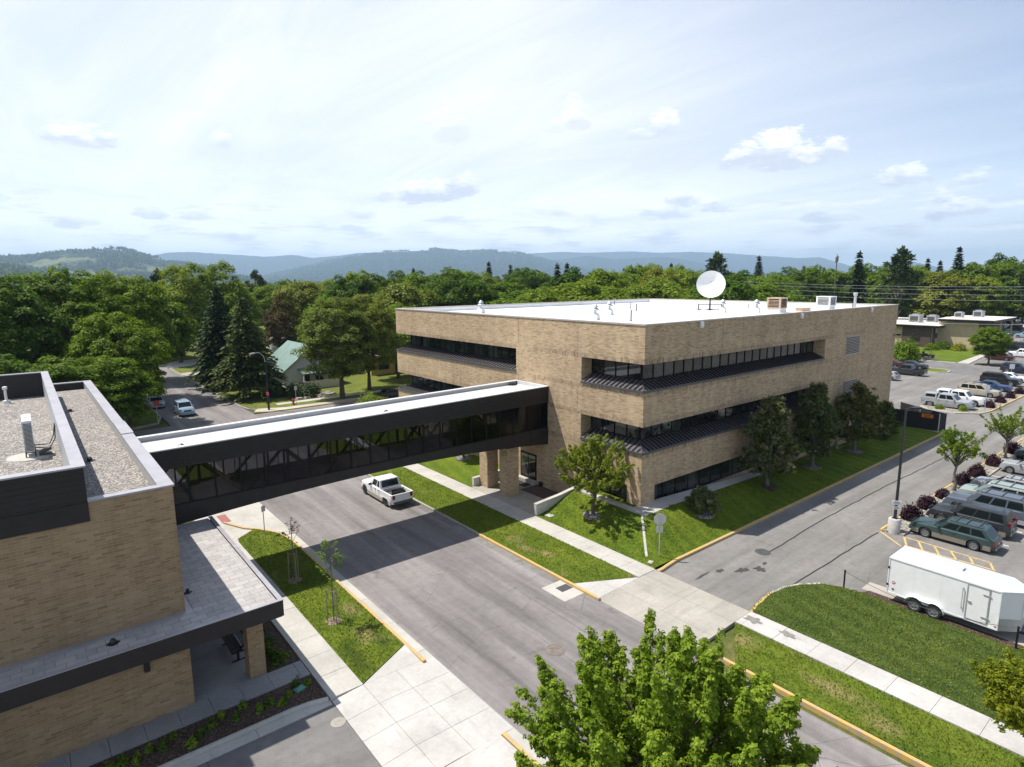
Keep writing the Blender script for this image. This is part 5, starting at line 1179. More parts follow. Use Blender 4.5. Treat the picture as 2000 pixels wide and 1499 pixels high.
# ================================================================== STREET FURNITURE
e = empty('stop_sign', (-3.35, -4.23, mound(-3.35, -4.23) - .03), R(-40), 'stop sign with a small plate below, seen from its grey back, at the driveway corner', 'road sign')
m = MB(); m.tube([(0, 0, 0), (0, 0, 2.78)], .035, 8); m.build('post', M['galv'], e)
oc = [(.40 * math.cos(PI / 8 + k * PI / 4), .40 * math.sin(PI / 8 + k * PI / 4)) for k in range(8)]
m = MB(); m.ring([[(x, .045, 2.42 + y) for x, y in oc], [(x, .052, 2.42 + y) for x, y in oc]]); m.build('sign_plate', M['sign_back'], e)
m = MB(); m.ring([[(x * .98, .0521, 2.42 + y * .98) for x, y in oc], [(x * .98, .055, 2.42 + y * .98) for x, y in oc]]); m.build('sign_face', M['sign_red'], e)
m = MB(); m.box(-.20, .20, .045, .055, 1.55, 2.0); m.build('lower_plate', M['sign_back'], e)
e = empty('street_sign', (-20.91, 15.2, .1), R(20), 'small grey sign on a thin post on the grass tip under the skybridge', 'road sign')
m = MB(); m.tube([(0, 0, 0), (0, 0, 2.1)], .03, 8); m.build('post', M['galv'], e)
m = MB(); m.box(-.15, .15, -.05, -.032, 1.65, 2.05); m.build('sign_plate', M['sign_back'], e)
def lamp(x, y, label):
    e = empty('parking_lot_lamp', (x, y, .08), R(0), label, 'lamp post')
    m = MB(); m.lathe([(.38, -.1), (.38, .86), (.34, .92), (.05, .93)], n=20); m.build('concrete_base', M['concrete_base'], e, smooth=35)
    m = MB(); m.box(-.16, .16, -.16, .16, .93, .97); m.ring([[(s1 * .075, s2 * .075, .97) for s1, s2 in ((-1, -1), (1, -1), (1, 1), (-1, 1))], [(s1 * .05, s2 * .05, 8.5) for s1, s2 in ((-1, -1), (1, -1), (1, 1), (-1, 1))]]); m.build('pole', M['pole_black'], e)
    m = MB(); m.bar((0, 0, 8.45), (.35, -.2, 8.5), .08); m.obox((.62, -.35, 8.5), (.27, -.15, 0), (.085, .15, 0), (0, 0, .06)); m.build('lamp_head', M['pole_black'], e)
    m = MB(); m.obox((.62, -.35, 8.435), (.21, -.12, 0), (.06, .11, 0), (0, 0, .012)); m.build('lens', M['white_plastic'], e)
    m = MB(); m.obox((-.10, -.06, 2.05), (.17, -.22, 0), (.012, .009, 0), (0, 0, .14)); m.obox((-.10, -.06, 1.70), (.12, -.155, 0), (.012, .009, 0), (0, 0, .10)); o = m.build('notice', M['sign_white'], e)
    m = MB()
    for k, zz in enumerate((2.12, 2.05, 1.98, 1.73, 1.67)): m.obox((-.114, -.071, zz), (.11 - .02 * (k % 2), -.143 + .026 * (k % 2), 0), (.003, .002, 0), (0, 0, .013))
    m.build('notice_lettering', M['plastic_grey'], o)
lamp(12.22, -11.76, 'tall black lamp post on a round concrete base with two white notices')
def chainpost(x, y, label):
    m = MB(); m.lathe([(.045, 0), (.045, 1.02), (.06, 1.03), (.06, 1.08), (.01, 1.1)], n=10); tag(m.build('chain_post', M['black_paint'], loc=(x, y, .05), smooth=35), label, 'post')
chainpost(1.62, -13.0, 'black post holding a sagging chain at the corner of the lawn')
chainpost(1.95, -20.5, 'black post holding the chain by the trailer nose')
m = MB(); P = []
for k in range(19):
    t = k / 18; P.append((1.62 + (1.95 - 1.62) * t, -13 - 7.5 * t, 1.06 - .55 * (1 - (2 * t - 1) ** 2)))
m.tube(P, .013, 5); tag(m.build('chain', M['plastic_grey']), 'thin dark chain sagging between the two black posts', 'chain')
e = empty('street_lamp', (-7.5, 56.9, .12), 0, 'dark street lamp with a curved arm and a pink band by the spruces', 'street lamp')
m = MB(); m.tube([(0, 0, 0), (0, 0, 3.0), (0, 0, 6.6)], [.15, .12, .09], 10); m.build('pole', M['pole_black'], e, smooth=40)
m = MB(); m.tube([(0, 0, 6.4), (-.25, -.2, 7.3), (-.9, -.7, 7.85), (-1.7, -1.3, 7.9)], .05, 8); m.build('arm', M['galv'], e, smooth=40)
m = MB(); m.obox((-2.0, -1.53, 7.88), (.36, .28, 0), (-.1, .13, 0), (0, 0, .08)); m.build('lamp_head', M['galv'], e)
m = MB(); m.lathe([(.15, 0), (.15, .45)], (0, 0, 2.0), 12); m.build('pink_band', M['pink_tape'], e)
e = empty('street_sign', (-3.2, 58.6, .12), R(10), 'thin post with a small sign beside the red hydrant', 'road sign')
m = MB(); m.tube([(0, 0, 0), (0, 0, 2.5)], .035, 8); m.build('post', M['galv'], e)
m = MB(); m.box(-.22, .22, -.055, -.037, 1.95, 2.5); m.build('sign_plate', M['sign_back'], e)
e = empty('fire_hydrant', (-3.75, 58.2, .12), 0, 'red fire hydrant beside the thin sign post across the street', 'hydrant')
m = MB(); m.lathe([(.2, 0), (.2, .06), (.13, .08), (.13, .62), (.18, .64), (.18, .70), (.13, .78), (.06, .88), (.03, .95)], n=14); m.build('body', M['hydrant_red'], e, smooth=35)
m = MB(); m.box(-.26, .26, -.06, .06, .42, .54); m.box(-.07, .07, -.26, .0, .42, .56); m.build('outlet', M['hydrant_red'], e)
e = empty('stop_sign', (-20.3, 58.8, .12), R(25), 'stop sign at the far corner under the big maple', 'road sign')
m = MB(); m.tube([(0, 0, 0), (0, 0, 2.5)], .035, 8); m.build('post', M['galv'], e)
m = MB(); m.ring([[(x, -.055, 2.3 + y) for x, y in oc], [(x, -.045, 2.3 + y) for x, y in oc]]); m.build('sign_plate', M['sign_red'], e)
e = empty('street_sign', (76.2, -4.3, .1), R(-35), 'white parking sign on a post before the beige minivan', 'road sign')
e.location = (63.55, -4.25, .1)
m = MB(); m.tube([(0, 0, 0), (0, 0, 3.0)], .035, 8); m.build('post', M['galv'], e)
m = MB(); m.box(-.33, .33, -.055, -.037, 2.35, 3.2); m.build('sign_plate', M['sign_white'], e)
e = empty('street_sign', (103.2, 1.6, 0), R(-50), 'white square sign in front of the navy SUV', 'road sign')
m = MB(); m.tube([(0, 0, 0), (0, 0, 1.6)], .035, 8); m.build('post', M['galv'], e)
m = MB(); m.box(-.4, .4, -.055, -.037, .9, 1.75); m.build('sign_plate', M['sign_white'], e)
# black slatted enclosure at the right end of the office building
e = empty('slatted_fence', (0, 0, 0), 0, 'black slatted enclosure with steel posts and an orange sign beside the office building', 'fence')
FP = [(45.5, .6), (45.45, -4.45), (46.65, -4.75), (48.3, -1.7), (50.2, 1.0)]
for (xa, ya), (xb, yb) in zip(FP[:-1], FP[1:]):
    m = MB(); n = Vector((yb - ya, xa - xb)).normalized() * .03; ln = math.hypot(xb - xa, yb - ya)
    m.obox(((xa + xb) / 2, (ya + yb) / 2, 1.12), ((xb - xa) / 2, (yb - ya) / 2, 0), (n.x, n.y, 0), (0, 0, .92))
    for k in range(int(ln / .3)):
        t = (k + .5) / int(ln / .3); m.obox((xa + (xb - xa) * t, ya + (yb - ya) * t, 1.12), (n.x * 1.4, n.y * 1.4, 0), ((xb - xa) / ln * .09, (yb - ya) / ln * .09, 0), (0, 0, .93))
    m.build('slat_panel', M['fence_black'], e)
for x, y in FP:
    m = MB(); m.tube([(x, y, 0), (x, y, 2.12)], .055, 8); m.lathe([(.07, 2.12), (.05, 2.17), (.01, 2.18)], (x, y, 0), 8); m.build('fence_post', M['galv'], e)
m = MB(); m.box(45.40, 45.42, -3.85, -2.75, 1.55, 1.95); o = m.build('sign', M['sign_orange'], e)
m = MB(); m.box(45.396, 45.399, -3.65, -2.95, 1.79, 1.86); m.box(45.396, 45.399, -3.65, -2.95, 1.64, 1.70); m.build('sign_lettering', M['black_paint'], o)
slab('enclosure_kerb', [(45.2, .6), (45.2, -4.7), (45.7, -4.8), (45.7, .6)], .16, 'concrete_old')
m = MB(); m.box(45.9, 47.6, -1.6, .4, .1, 1.3); m.ring([[(45.85, -1.65, 1.3), (47.65, -1.65, 1.3), (47.65, .45, 1.3), (45.85, .45, 1.3)], [(45.85, -.7, 1.65), (47.65, -.7, 1.65), (47.65, .45, 1.6), (45.85, .45, 1.6)]]); tag(m.build('waste_container', M['galv']), 'grey steel waste container inside the black enclosure', 'dumpster')
# power lines beyond the lot
def pole(x, y, h, label):
    e = empty('utility_pole', (x, y, 0), 0, label, 'utility pole')
    m = MB(); m.tube([(0, 0, 0), (0, 0, h)], [.17, .11], 8); m.build('pole', M['wood_grey'], e)
    m = MB(); m.bar((-.1, -1.2, h - .6), (-.1, 1.2, h - .6), .12); m.bar((-.1, -1.0, h - 1.7), (-.1, 1.0, h - 1.7), .10); m.build('crossarm', M['wood_grey'], e)
    m = MB()
    for y_ in (-1.1, -.4, .4, 1.1): m.lathe([(.05, 0), (.07, .08), (.03, .2)], (-.1, y_, h - .54), 8)
    m.build('insulator', M['galv'], e)
pole(126, -32, 16.5, 'wooden utility pole outside the right edge of the photo'); pole(112, 58, 16.6, 'wooden utility pole hidden among the trees behind the office roof')
pole(-11.2, 138, 11.0, 'wooden utility pole at the far end of the street by the willows')
pole(238, 44, 13.0, 'wooden utility pole in the dark trees behind the far car park')
m = MB()
for (za, zb, off) in ((16.0, 16.1, 0.0), (15.4, 15.5, .9), (14.4, 14.5, -.4), (13.3, 13.4, .3)):
    P = [(126 + (112 - 126) * t, -32 + off + 90 * t, za + (zb - za) * t - 1.1 * (1 - (2 * t - 1) ** 2)) for t in [k / 24 for k in range(25)]]
    m.tube(P, .022, 5)
tag(m.build('power_line', M['wire']), 'grey overhead wires strung before the trees at the right', 'power line')
m = MB(); m.tube([(112, 58 + -.4, 12.4), (100, 30, 9.6), (96, 10, 8.8), (101, -20, 9.5)], .022, 5); tag(m.build('power_line', M['wire']), 'single low wire crossing in front of the tan building', 'power line')
# radio masts far off at the left, above the dark hill
for k, (x, y) in enumerate(((-10.5, 640), (-7.0, 650))):
    m = MB(); m.ring([[(-.8, -.8, 0), (.8, -.8, 0), (.8, .8, 0), (-.8, .8, 0)], [(-.5, -.5, 17.5), (.5, -.5, 17.5), (.5, .5, 17.5), (-.5, .5, 17.5)]]); m.box(-1.2, 1.2, -1.2, 1.2, 15.4, 15.9)
    tag(m.build('floodlight_mast', M['sign_back'], loc=(x, y, 0)), ('left one of two pale masts rising before the dark hill', 'right one of two pale masts rising before the dark hill')[k], 'mast')
# ================================================================== TREES AND PLANTS
def unit(v): return v / np.maximum(np.linalg.norm(v, axis=1, keepdims=True), 1e-9)
def leaves_mesh(name, P, Nn, T, size, mats, width=.62, fold=.16, midx=None):
    """kite-shaped folded leaves: centres P, normals Nn, long axes T, length size"""
    n = len(P); Nn = unit(Nn); T = unit(T - Nn * np.sum(T * Nn, 1, keepdims=True)); B = np.cross(Nn, T); s = size[:, None]
    V = np.empty((n, 4, 3)); V[:, 0] = P - T * s * .5; V[:, 2] = P + T * s * .5; up = Nn * s * fold
    V[:, 1] = P + B * s * .5 * width - T * s * .06 + up; V[:, 3] = P - B * s * .5 * width - T * s * .06 + up
    me = bpy.data.meshes.new(name); me.vertices.add(4 * n); me.vertices.foreach_set('co', V.reshape(-1).astype(np.float32))
    me.loops.add(4 * n); me.loops.foreach_set('vertex_index', np.arange(4 * n, dtype=np.int32))
    me.polygons.add(n); me.polygons.foreach_set('loop_start', np.arange(0, 4 * n, 4, dtype=np.int32))
    for m in mats: me.materials.append(M[m])
    if midx is not None: me.polygons.foreach_set('material_index', midx.astype(np.int32))
    me.update(); me.validate(); return me
def rdir(n, rg):
    v = rg.normal(size=(n, 3)); return unit(v)
def crown_clumps(rg, R_, Hc, nclump, shape='round', gap=.0):
    """clump centres (relative to the crown centre) filling an uneven crown of half-height Hc and radius R_"""
    C_ = []; r_ = []
    lob = rg.normal(size=(5, 3)); lob = unit(lob); amp = rg.uniform(-.22, .24, 5)
    while len(C_) < nclump:
        d = rdir(1, rg)[0]; q = 1 + sum(a * max(0, d @ l) ** 2 for a, l in zip(amp, lob))
        t = rg.uniform(.35, 1.0) ** .5
        p = d * t * q * np.array([R_, R_, Hc])
        if shape == 'round' and p[2] < -Hc * .72: continue
        if shape == 'vase' and p[2] < 0: p[:2] *= (1 + .8 * p[2] / Hc)
        if shape == 'cone': p[:2] *= .5 * (1 - p[2] / Hc) + .18
        C_.append(p); r_.append(rg.uniform(.7, 1.25))
    return np.array(C_), np.array(r_)
def leaf_crown(name, rg, R_, Hc, nclump, per, cr, ls, mat, shape='round', droop=.2, flat=.55, rosette=0):
    C_, k_ = crown_clumps(rg, R_, Hc, nclump, shape); P = []; Nn = []; T = []; S = []
    for c, kk in zip(C_, k_):
        out = c / np.array([R_, R_, Hc]); out = out / max(np.linalg.norm(out), .2)
        n = int(per * kk); d = rdir(n, rg); d[:, 2] = np.abs(d[:, 2]) * .9 - .25 * rg.random(n)
        rad = cr * kk * rg.uniform(.35, 1.0, n) ** .6
        p = c + d * rad[:, None] * np.array([1, 1, flat])
        P.append(p); nn = d * .7 + out * .35 + np.array([0, 0, .75]) + rg.normal(size=(n, 3)) * .40; Nn.append(nn)
        t = d * 1.0 + rg.normal(size=(n, 3)) * .5; t[:, 2] -= droop; T.append(t); S.append(ls * rg.uniform(.65, 1.25, n))
    P = np.concatenate(P); Nn = np.concatenate(Nn); T = np.concatenate(T); S = np.concatenate(S)
    if rosette:                                       # each twig tip carries a whorl of leaves
        m = rosette; a = np.tile(np.linspace(0, 2 * np.pi, m, endpoint=False), len(P)) + np.repeat(rg.uniform(0, 6, len(P)), m)
        ax = unit(np.repeat(Nn, m, 0)); ref = np.tile([0.3, .9, .1], (len(ax), 1)); u = unit(np.cross(ax, ref)); v = np.cross(ax, u)
        rd = u * np.cos(a)[:, None] + v * np.sin(a)[:, None]; s = np.repeat(S, m) * rg.uniform(.75, 1.2, len(a))
        P = np.repeat(P, m, 0) + rd * (s * .55)[:, None] + ax * (s * rg.uniform(-.25, .25, len(a)))[:, None]
        Nn = ax + rd * .25 + rg.normal(size=ax.shape) * .22; T = rd - ax * rg.uniform(.1, .7, len(a))[:, None]; S = s
    return leaves_mesh(name, P, Nn, T, S, [mat], .66), C_
def shoot_crown(name, rg, R_, Hc, nsh, per, ls, mat, rosette=6, ln=(.7, 1.5), w0=.34, fill=.25):
    """upright leafy shoots that leave the crown surface and taper to a tip, whorls of leaves along each"""
    P = []; Nn = []; T = []; S = []; C_ = []
    for i in range(nsh):
        d = rdir(1, rg)[0]; d[2] = d[2] * .9 + .12; t = (rg.uniform(.72, 1.0) if rg.random() > fill else rg.uniform(.2, .7)); p0 = d * t * np.array([R_, R_, Hc]) * rg.uniform(.86, 1.1); C_.append(p0)
        dr = unit((d * np.array([.75, .75, .3]) + np.array([0, 0, .85]) + rg.normal(size=3) * .25)[None])[0]; l = rg.uniform(*ln) * (.75 + .5 * max(0, d[2])); n = int(per * rg.uniform(.6, 1.3))
        f = rg.random(n) ** .8; wv = w0 * (1.05 - .82 * f) * rg.uniform(.7, 1.25); off = rdir(n, rg) * (rg.random(n) ** .5 * wv)[:, None]
        P.append(p0 - dr * l * .45 + dr * (f * l)[:, None] + off); Nn.append(unit(off) * .8 + np.array([0, 0, .7]) + rg.normal(size=(n, 3)) * .3); T.append(off); S.append(ls * rg.uniform(.7, 1.2, n))
    P = np.concatenate(P); Nn = np.concatenate(Nn); S = np.concatenate(S); m = rosette
    a = np.tile(np.linspace(0, 2 * np.pi, m, endpoint=False), len(P)) + np.repeat(rg.uniform(0, 6, len(P)), m)
    ax = unit(np.repeat(Nn, m, 0)); u = unit(np.cross(ax, np.tile([0.3, .9, .1], (len(ax), 1)))); v = np.cross(ax, u); rd = u * np.cos(a)[:, None] + v * np.sin(a)[:, None]; s = np.repeat(S, m) * rg.uniform(.75, 1.2, len(a))
    P = np.repeat(P, m, 0) + rd * (s * .55)[:, None] + ax * (s * rg.uniform(-.25, .25, len(a)))[:, None]
    return leaves_mesh(name, P, ax + rd * .25 + rg.normal(size=ax.shape) * .22, rd - ax * rg.uniform(.1, .7, len(a))[:, None], s, [mat], .66), np.array(C_)
def shoot_tree(seed, H, R_, mat, nsh, per, ls, z0=.3, bark='bark', nl=30, **kw):
    rg = np.random.default_rng(seed); hc = H * (1 - z0) / 2; cz = H * z0 + hc; me, C_ = shoot_crown('crown', rg, R_ * .9, hc * .84, nsh, per, ls, mat, **kw)
    co_ = np.empty(len(me.vertices) * 3, np.float32); me.vertices.foreach_get('co', co_); co_ = co_.reshape(-1, 3); co_[:, 2] += cz; me.vertices.foreach_set('co', co_.reshape(-1)); me.update()
    return me, limb_mesh('trunk', rg, (0, 0, -.1), (0, 0, H * .8), H * .017 + .03, C_ + np.array([0, 0, cz]), bark, nl)
def limb_mesh(name, rg, base, top, r0, tips, mat, nlimb=10, wob=.06):
    b = MB(); base = Vector(base); top = Vector(top); H_ = (top - base).length
    pts = [base.lerp(top, k / 6) + Vector((rg.normal() * wob, rg.normal() * wob, 0)) * (k > 0) for k in range(7)]
    b.tube(pts, [r0 * 1.25] + [r0 * (1 - .13 * k) for k in range(1, 7)], 8)
    idx = rg.permutation(len(tips))[:nlimb]
    for i in idx:
        t = Vector(tips[i]); f = min(.95, max(.28, (t.z - base.z) / H_ * .62)); s = base.lerp(top, f); mid = s.lerp(t, .5) + Vector((0, 0, .12 * (t - s).length))
        rr = r0 * (1 - .7 * f) * .55; b.tube([s, mid, t], [rr, rr * .65, rr * .2], 5)
    o = b.build(name, M[mat], smooth=60); me = o.data; bpy.data.objects.remove(o); return me
def place_tree(name, crown, trunk, loc, sc=1.0, rz=0.0, label=None, cat='tree', group=None, sz=None):
    e = empty(name, loc, rz, label, cat, group); e.scale = (sc, sc, sz if sz else sc)
    link('trunk', trunk, e); link('crown', crown, e); return e
def broadleaf(seed, H, R_, mat, nclump=60, per=90, cr=None, ls=.3, z0=.32, bark='bark', shape='round', rosette=0, flat=.6, droop=.2, nl=12):
    rg = np.random.default_rng(seed); hc = H * (1 - z0) / 2; cz = H * z0 + hc
    me, C_ = leaf_crown('crown', rg, R_ * .86, hc * .90, nclump, per, cr or R_ * .27, ls, mat, shape, droop, flat, rosette)
    co_ = np.empty(len(me.vertices) * 3, np.float32); me.vertices.foreach_get('co', co_); co_ = co_.reshape(-1, 3); co_[:, 2] += cz; me.vertices.foreach_set('co', co_.reshape(-1)); me.update()
    C_ = C_ + np.array([0, 0, cz]); tr = limb_mesh('trunk', rg, (0, 0, -.1), (0, 0, H * .86), H * .019 + .03, C_, bark, nl)
    return me, tr
def spruce(seed, H, R_, mat='needle_spruce', ntier=26, per=9, spray=5, size=.9, z0=.10, droop=.25, power=.85):
    rg = np.random.default_rng(seed); P = []; Nn = []; T = []; S = []; b = MB()
    b.tube([(0, 0, -.1), (0, 0, H * .5), (0, 0, H)], [H * .016 + .04, H * .010 + .02, .02], 8)
    for i in range(ntier):
        t = z0 + (1 - z0) * (i + rg.random() * .6) / ntier; L = R_ * max(.05, (1 - t) / (1 - z0)) ** power * rg.uniform(.78, 1.12); nb = max(4, int(per * (.45 + .55 * (1 - t))))
        a0 = rg.uniform(0, 6)
        for j in range(nb):
            a = a0 + 2 * PI * j / nb + rg.normal() * .18; l = L * rg.uniform(.7, 1.1); dirv = np.array([math.cos(a), math.sin(a), 0])
            ns = max(3, int(spray * l / R_ * 2.4) + 2); rise = .10 + .25 * t
            if l > .6 * R_: b.bar((0, 0, H * t), tuple(dirv * l * .8 + np.array([0, 0, H * t - droop * l * .5 + rise * l * .3])), .04)
            for q in range(ns):
                f = (q + .6) / ns; zz = H * t + rise * l * f - droop * l * f * f * 1.6
                for s_ in (-1, 0, 1):
                    sd = np.array([-dirv[1], dirv[0], 0]) * s_; tv = dirv + sd * .85 + np.array([0, 0, -.25 - .25 * f]) + rg.normal(size=3) * .15
                    sz = size * (.5 + .5 * (1 - t)) * rg.uniform(.7, 1.2) * (1.0 if s_ else .9)
                    P.append(dirv * l * f + sd * sz * .28 + np.array([0, 0, zz - .03 * abs(s_)]) + rg.normal(size=3) * .05); T.append(tv); Nn.append(np.array([0, 0, 1.0]) + sd * .3 + rg.normal(size=3) * .28); S.append(sz)
    P.append(np.array([0, 0, H])); T.append(np.array([0, 0, 1.0])); Nn.append(np.array([1.0, 0, .1])); S.append(.8)
    me = leaves_mesh('crown', np.array(P), np.array(Nn), np.array(T), np.array(S), [mat], .42, .10)
    o = b.build('trunk', M['bark'], smooth=60); tm = o.data; bpy.data.objects.remove(o); return me, tm
def pine(seed, H, R_, mat='needle_pine', tip='needle_candle', nclump=110, tuft=12, per=7, nl=.30, z0=.2, candle=.25, shape='egg'):
    rg = np.random.default_rng(seed); P = []; Nn = []; T = []; S = []; MI = []; tips = []
    for i in range(nclump):
        t = rg.random() ** .9; zz = z0 + (1 - z0) * t; prof = (min(1, (t + .10) / .30) * (1.02 - t) ** .80 * 1.15) if shape == 'tall' else (math.sin(PI * min(1, (t * .86 + .16))) ** .75) if shape == 'egg' else (1 - t) ** .7 + .04
        a = rg.uniform(0, 2 * PI); r = R_ * prof * rg.uniform(.45, 1.05); c = np.array([r * math.cos(a), r * math.sin(a), H * zz]); tips.append(c)
        out = np.array([math.cos(a), math.sin(a), .5])
        for q in range(per):
            tc = c + rg.normal(size=3) * np.array([.30, .30, .20]) * R_ * .38; ax = unit((out + np.array([0, 0, .6]) + rg.normal(size=3) * .45)[None])[0]; cd_ = rg.random() < candle
            n = tuft; d = unit(ax[None] * (1.5 if cd_ else .75) + rg.normal(size=(n, 3)) * .75); s = nl * rg.uniform(.7, 1.3, n) * (1.0 if not cd_ else 1.1)
            P.append(tc + d * s[:, None] * .5); T.append(d); Nn.append(np.cross(d, rdir(n, rg)) + np.array([0, 0, .3])); S.append(s); MI.append(np.full(n, 1 if cd_ and ax[2] > .3 else 0))
    me = leaves_mesh('crown', np.concatenate(P), np.concatenate(Nn), np.concatenate(T), np.concatenate(S), [mat, tip], .30, .1, np.concatenate(MI))
    tr = limb_mesh('trunk', rg, (0, 0, -.1), (0, 0, H * .9), H * .018 + .05, tips, 'bark_grey', 26); return me, tr
def bush(name, seed, r, h, mat, loc, label, cat='shrub', group=None, n=900, ls=.16, flat=.7, spiky=0.0, pts=None):
    rg = np.random.default_rng(seed); d = rdir(n, rg); d[:, 2] = np.abs(d[:, 2]); rad = rg.uniform(.35, 1.0, n) ** .5 * (1 + .18 * np.sin(d[:, 0] * 5 + seed) * np.cos(d[:, 1] * 4)) * (1 + rg.normal(size=n) * .08)
    P = d * rad[:, None] * np.array([r, r, h]); Nn = d + rg.normal(size=(n, 3)) * .5 + np.array([0, 0, .4]); T = d * (1 + spiky * 2) + rg.normal(size=(n, 3)) * (.8 - .5 * spiky) + np.array([0, 0, spiky])
    me = leaves_mesh('foliage', P, Nn, T, ls * rg.uniform(.7, 1.3, n), [mat], .6 - .35 * spiky)
    b = MB()
    for k in range(7): a = k * .9; b.bar((0, 0, 0), (math.cos(a) * r * .55, math.sin(a) * r * .55, h * .6), .03)
    e = empty(name, loc, 0, label, cat, group); b.build('stem', M['bark'], e); link('foliage', me, e); return e
def ring(x, y, z, r, mat, label, dz=.07):
    m = MB(); n = 18;
    m.lathe([(r, -.15), (r, dz * .4), (r * .85, dz), (r * .4, dz * 1.25), (.02, dz * 1.3)], n=n)
    o = m.build('mulch_ring', M[mat], loc=(x, y, z), smooth=50); tag(o, label, 'tree ring'); return o

# --- foreground maple at the bottom of the picture
rg_ = np.random.default_rng(11)
cm, tm = shoot_tree(21, 8.25, 3.9, 'leaf_bright', 380, 72, .098, z0=.22, nl=80, ln=(.75, 1.55), w0=.40, rosette=7)
place_tree('maple_tree', cm, tm, (-21.2, -18.0, .1), 1, .4, 'bright green maple filling the bottom centre of the photo, right below the camera')
cm, tm = shoot_tree(33, 4.8, 2.15, 'leaf_yellow', 210, 26, .105, z0=.34, nl=24, ln=(.5, 1.0), w0=.28)
place_tree('maple_tree', cm, tm, (-7.9, -23.2, .12), 1, .9, 'yellow green young maple cut off by the bottom right edge')
# --- tree at the entrance lawn
cm, tm = shoot_tree(5, 5.8, 3.1, 'leaf_pear', 250, 26, .115, z0=.17, nl=40, ln=(.5, 1.15), w0=.27, rosette=5, fill=.3)
place_tree('pear_tree', cm, tm, (-2.34, 2.25, mound(-2.34, 2.25) - .05), .98, 0, 'small round olive green tree on the lawn before the left brick face')
ring(-2.34, 2.25, mound(-2.34, 2.25), .75, 'ring_rock', 'grey rock ring round the olive green tree on the front lawn')
ring(-1.19, 20.0, mound(-1.19, 20), .8, 'ring_rock', 'grey rock ring in the lawn behind the bridge pillars')
cm2, tm2 = broadleaf(6, 4.6, 1.9, 'leaf_pear', nclump=60, per=36, cr=.5, ls=.2, z0=.40, rosette=4, nl=14)
place_tree('pear_tree', cm2, tm2, (-1.19, 20.0, mound(-1.19, 20)), 1, 0, 'small olive green tree mostly hidden behind the skybridge by the pillars')
# --- pines along the right face
for sd, (x, y), H_, R_, cnd, lab in ((41, (12.85, -2.35), 6.9, 2.6, .5, 'broad grey green pine with pale candles, nearest of the pines along the office'),
                                     (42, (21.7, -1.75), 7.3, 2.2, .3, 'tall dark pine with a pointed top, second along the office wall'), (43, (30.0, -1.95), 6.5, 2.45, .3, 'dense dark pine third along the office wall, under the louvre vents')):
    cm, tm = pine(sd, H_, R_, nclump=105, tuft=11, per=9, nl=.36, z0=.19, candle=cnd, shape='tall'); place_tree('pine_tree', cm, tm, (x, y, mound(x, y) - .05), 1, sd, lab)
    ring(x, y, mound(x, y), .8, 'ring_rock' if sd != 41 else 'mulch', {41: 'reddish mulch ring under the broad grey green pine', 42: 'pale stone ring under the tall pointed pine', 43: 'brown mulch ring under the third pine'}[sd])
cm, tm = pine(44, 3.6, 1.7, nclump=60, tuft=10, per=8, nl=.3, z0=.06, candle=.05, shape='cone'); place_tree('pine_tree', cm, tm, (38.2, -1.5, mound(38, -1.5) - .05), 1, 0, 'low dark conifer between the third pine and the black enclosure')
cm, tm = pine(45, 1.75, 1.05, nclump=60, tuft=12, per=8, nl=.20, z0=.08, candle=.45); place_tree('mugo_pine', cm, tm, (3.4, -2.7, mound(3.4, -2.7) - .05), 1, 0, 'round mugo pine bush on the lawn near the front brick corner', 'shrub')
ring(3.4, -2.7, mound(3.4, -2.7), .85, 'ring_rock', 'rock ring under the round mugo pine bush', .04)
# --- staked saplings on the left verge
def sapling(seed, x, y, h, mat, n, lab, labr):
    rg = np.random.default_rng(seed); e = empty('sapling', (x, y, .12), 0, lab, 'tree'); b = MB(); tips = []
    b.tube([(0, 0, 0), (.02, .03, h * .5), (-.02, 0, h)], [.035, .028, .012], 6)
    P = []
    for k in range(16):
        t = rg.uniform(.42, .98); a = rg.uniform(0, 6.28); l = (1.15 - t) * h * .34; tip = np.array([math.cos(a) * l, math.sin(a) * l, h * t + l * .75]); b.bar((0, 0, h * t), tuple(tip), .014)
        for q in range(n): f = rg.uniform(.35, 1.05); P.append(np.array([0, 0, h * t]) * (1 - f) + tip * f + rg.normal(size=3) * .07)
    P = np.array(P); b.build('trunk', M['bark_grey'], e); me = leaves_mesh('crown', P, rg.normal(size=P.shape) * .5 + np.array([0, 0, 1]), rg.normal(size=P.shape), .12 * rg.uniform(.7, 1.3, len(P)), [mat]); link('crown', me, e)
    for a in (.5, 2.6, 4.7):
        s = MB(); s.tube([(math.cos(a) * .32, math.sin(a) * .32, -.05), (math.cos(a) * .28, math.sin(a) * .28, 1.75)], .028, 6); s.bar((math.cos(a) * .28, math.sin(a) * .28, 1.6), (0, 0, 1.65), .012); s.build('stake', M['stake_wood'], e)
    ring(x, y, .125, .42, 'chip_mulch', labr, .04)
sapling(3, -21.65, 7.36, 3.7, 'leaf_red', 7, 'thin nearly bare staked sapling standing in the bridge shadow', 'tan mulch ring round the bare sapling in the bridge shadow')
sapling(4, -21.63, 1.83, 4.3, 'leaf_bright', 22, 'thin staked sapling with fresh green leaves on the sunny verge', 'tan mulch ring round the green sapling on the sunny verge')
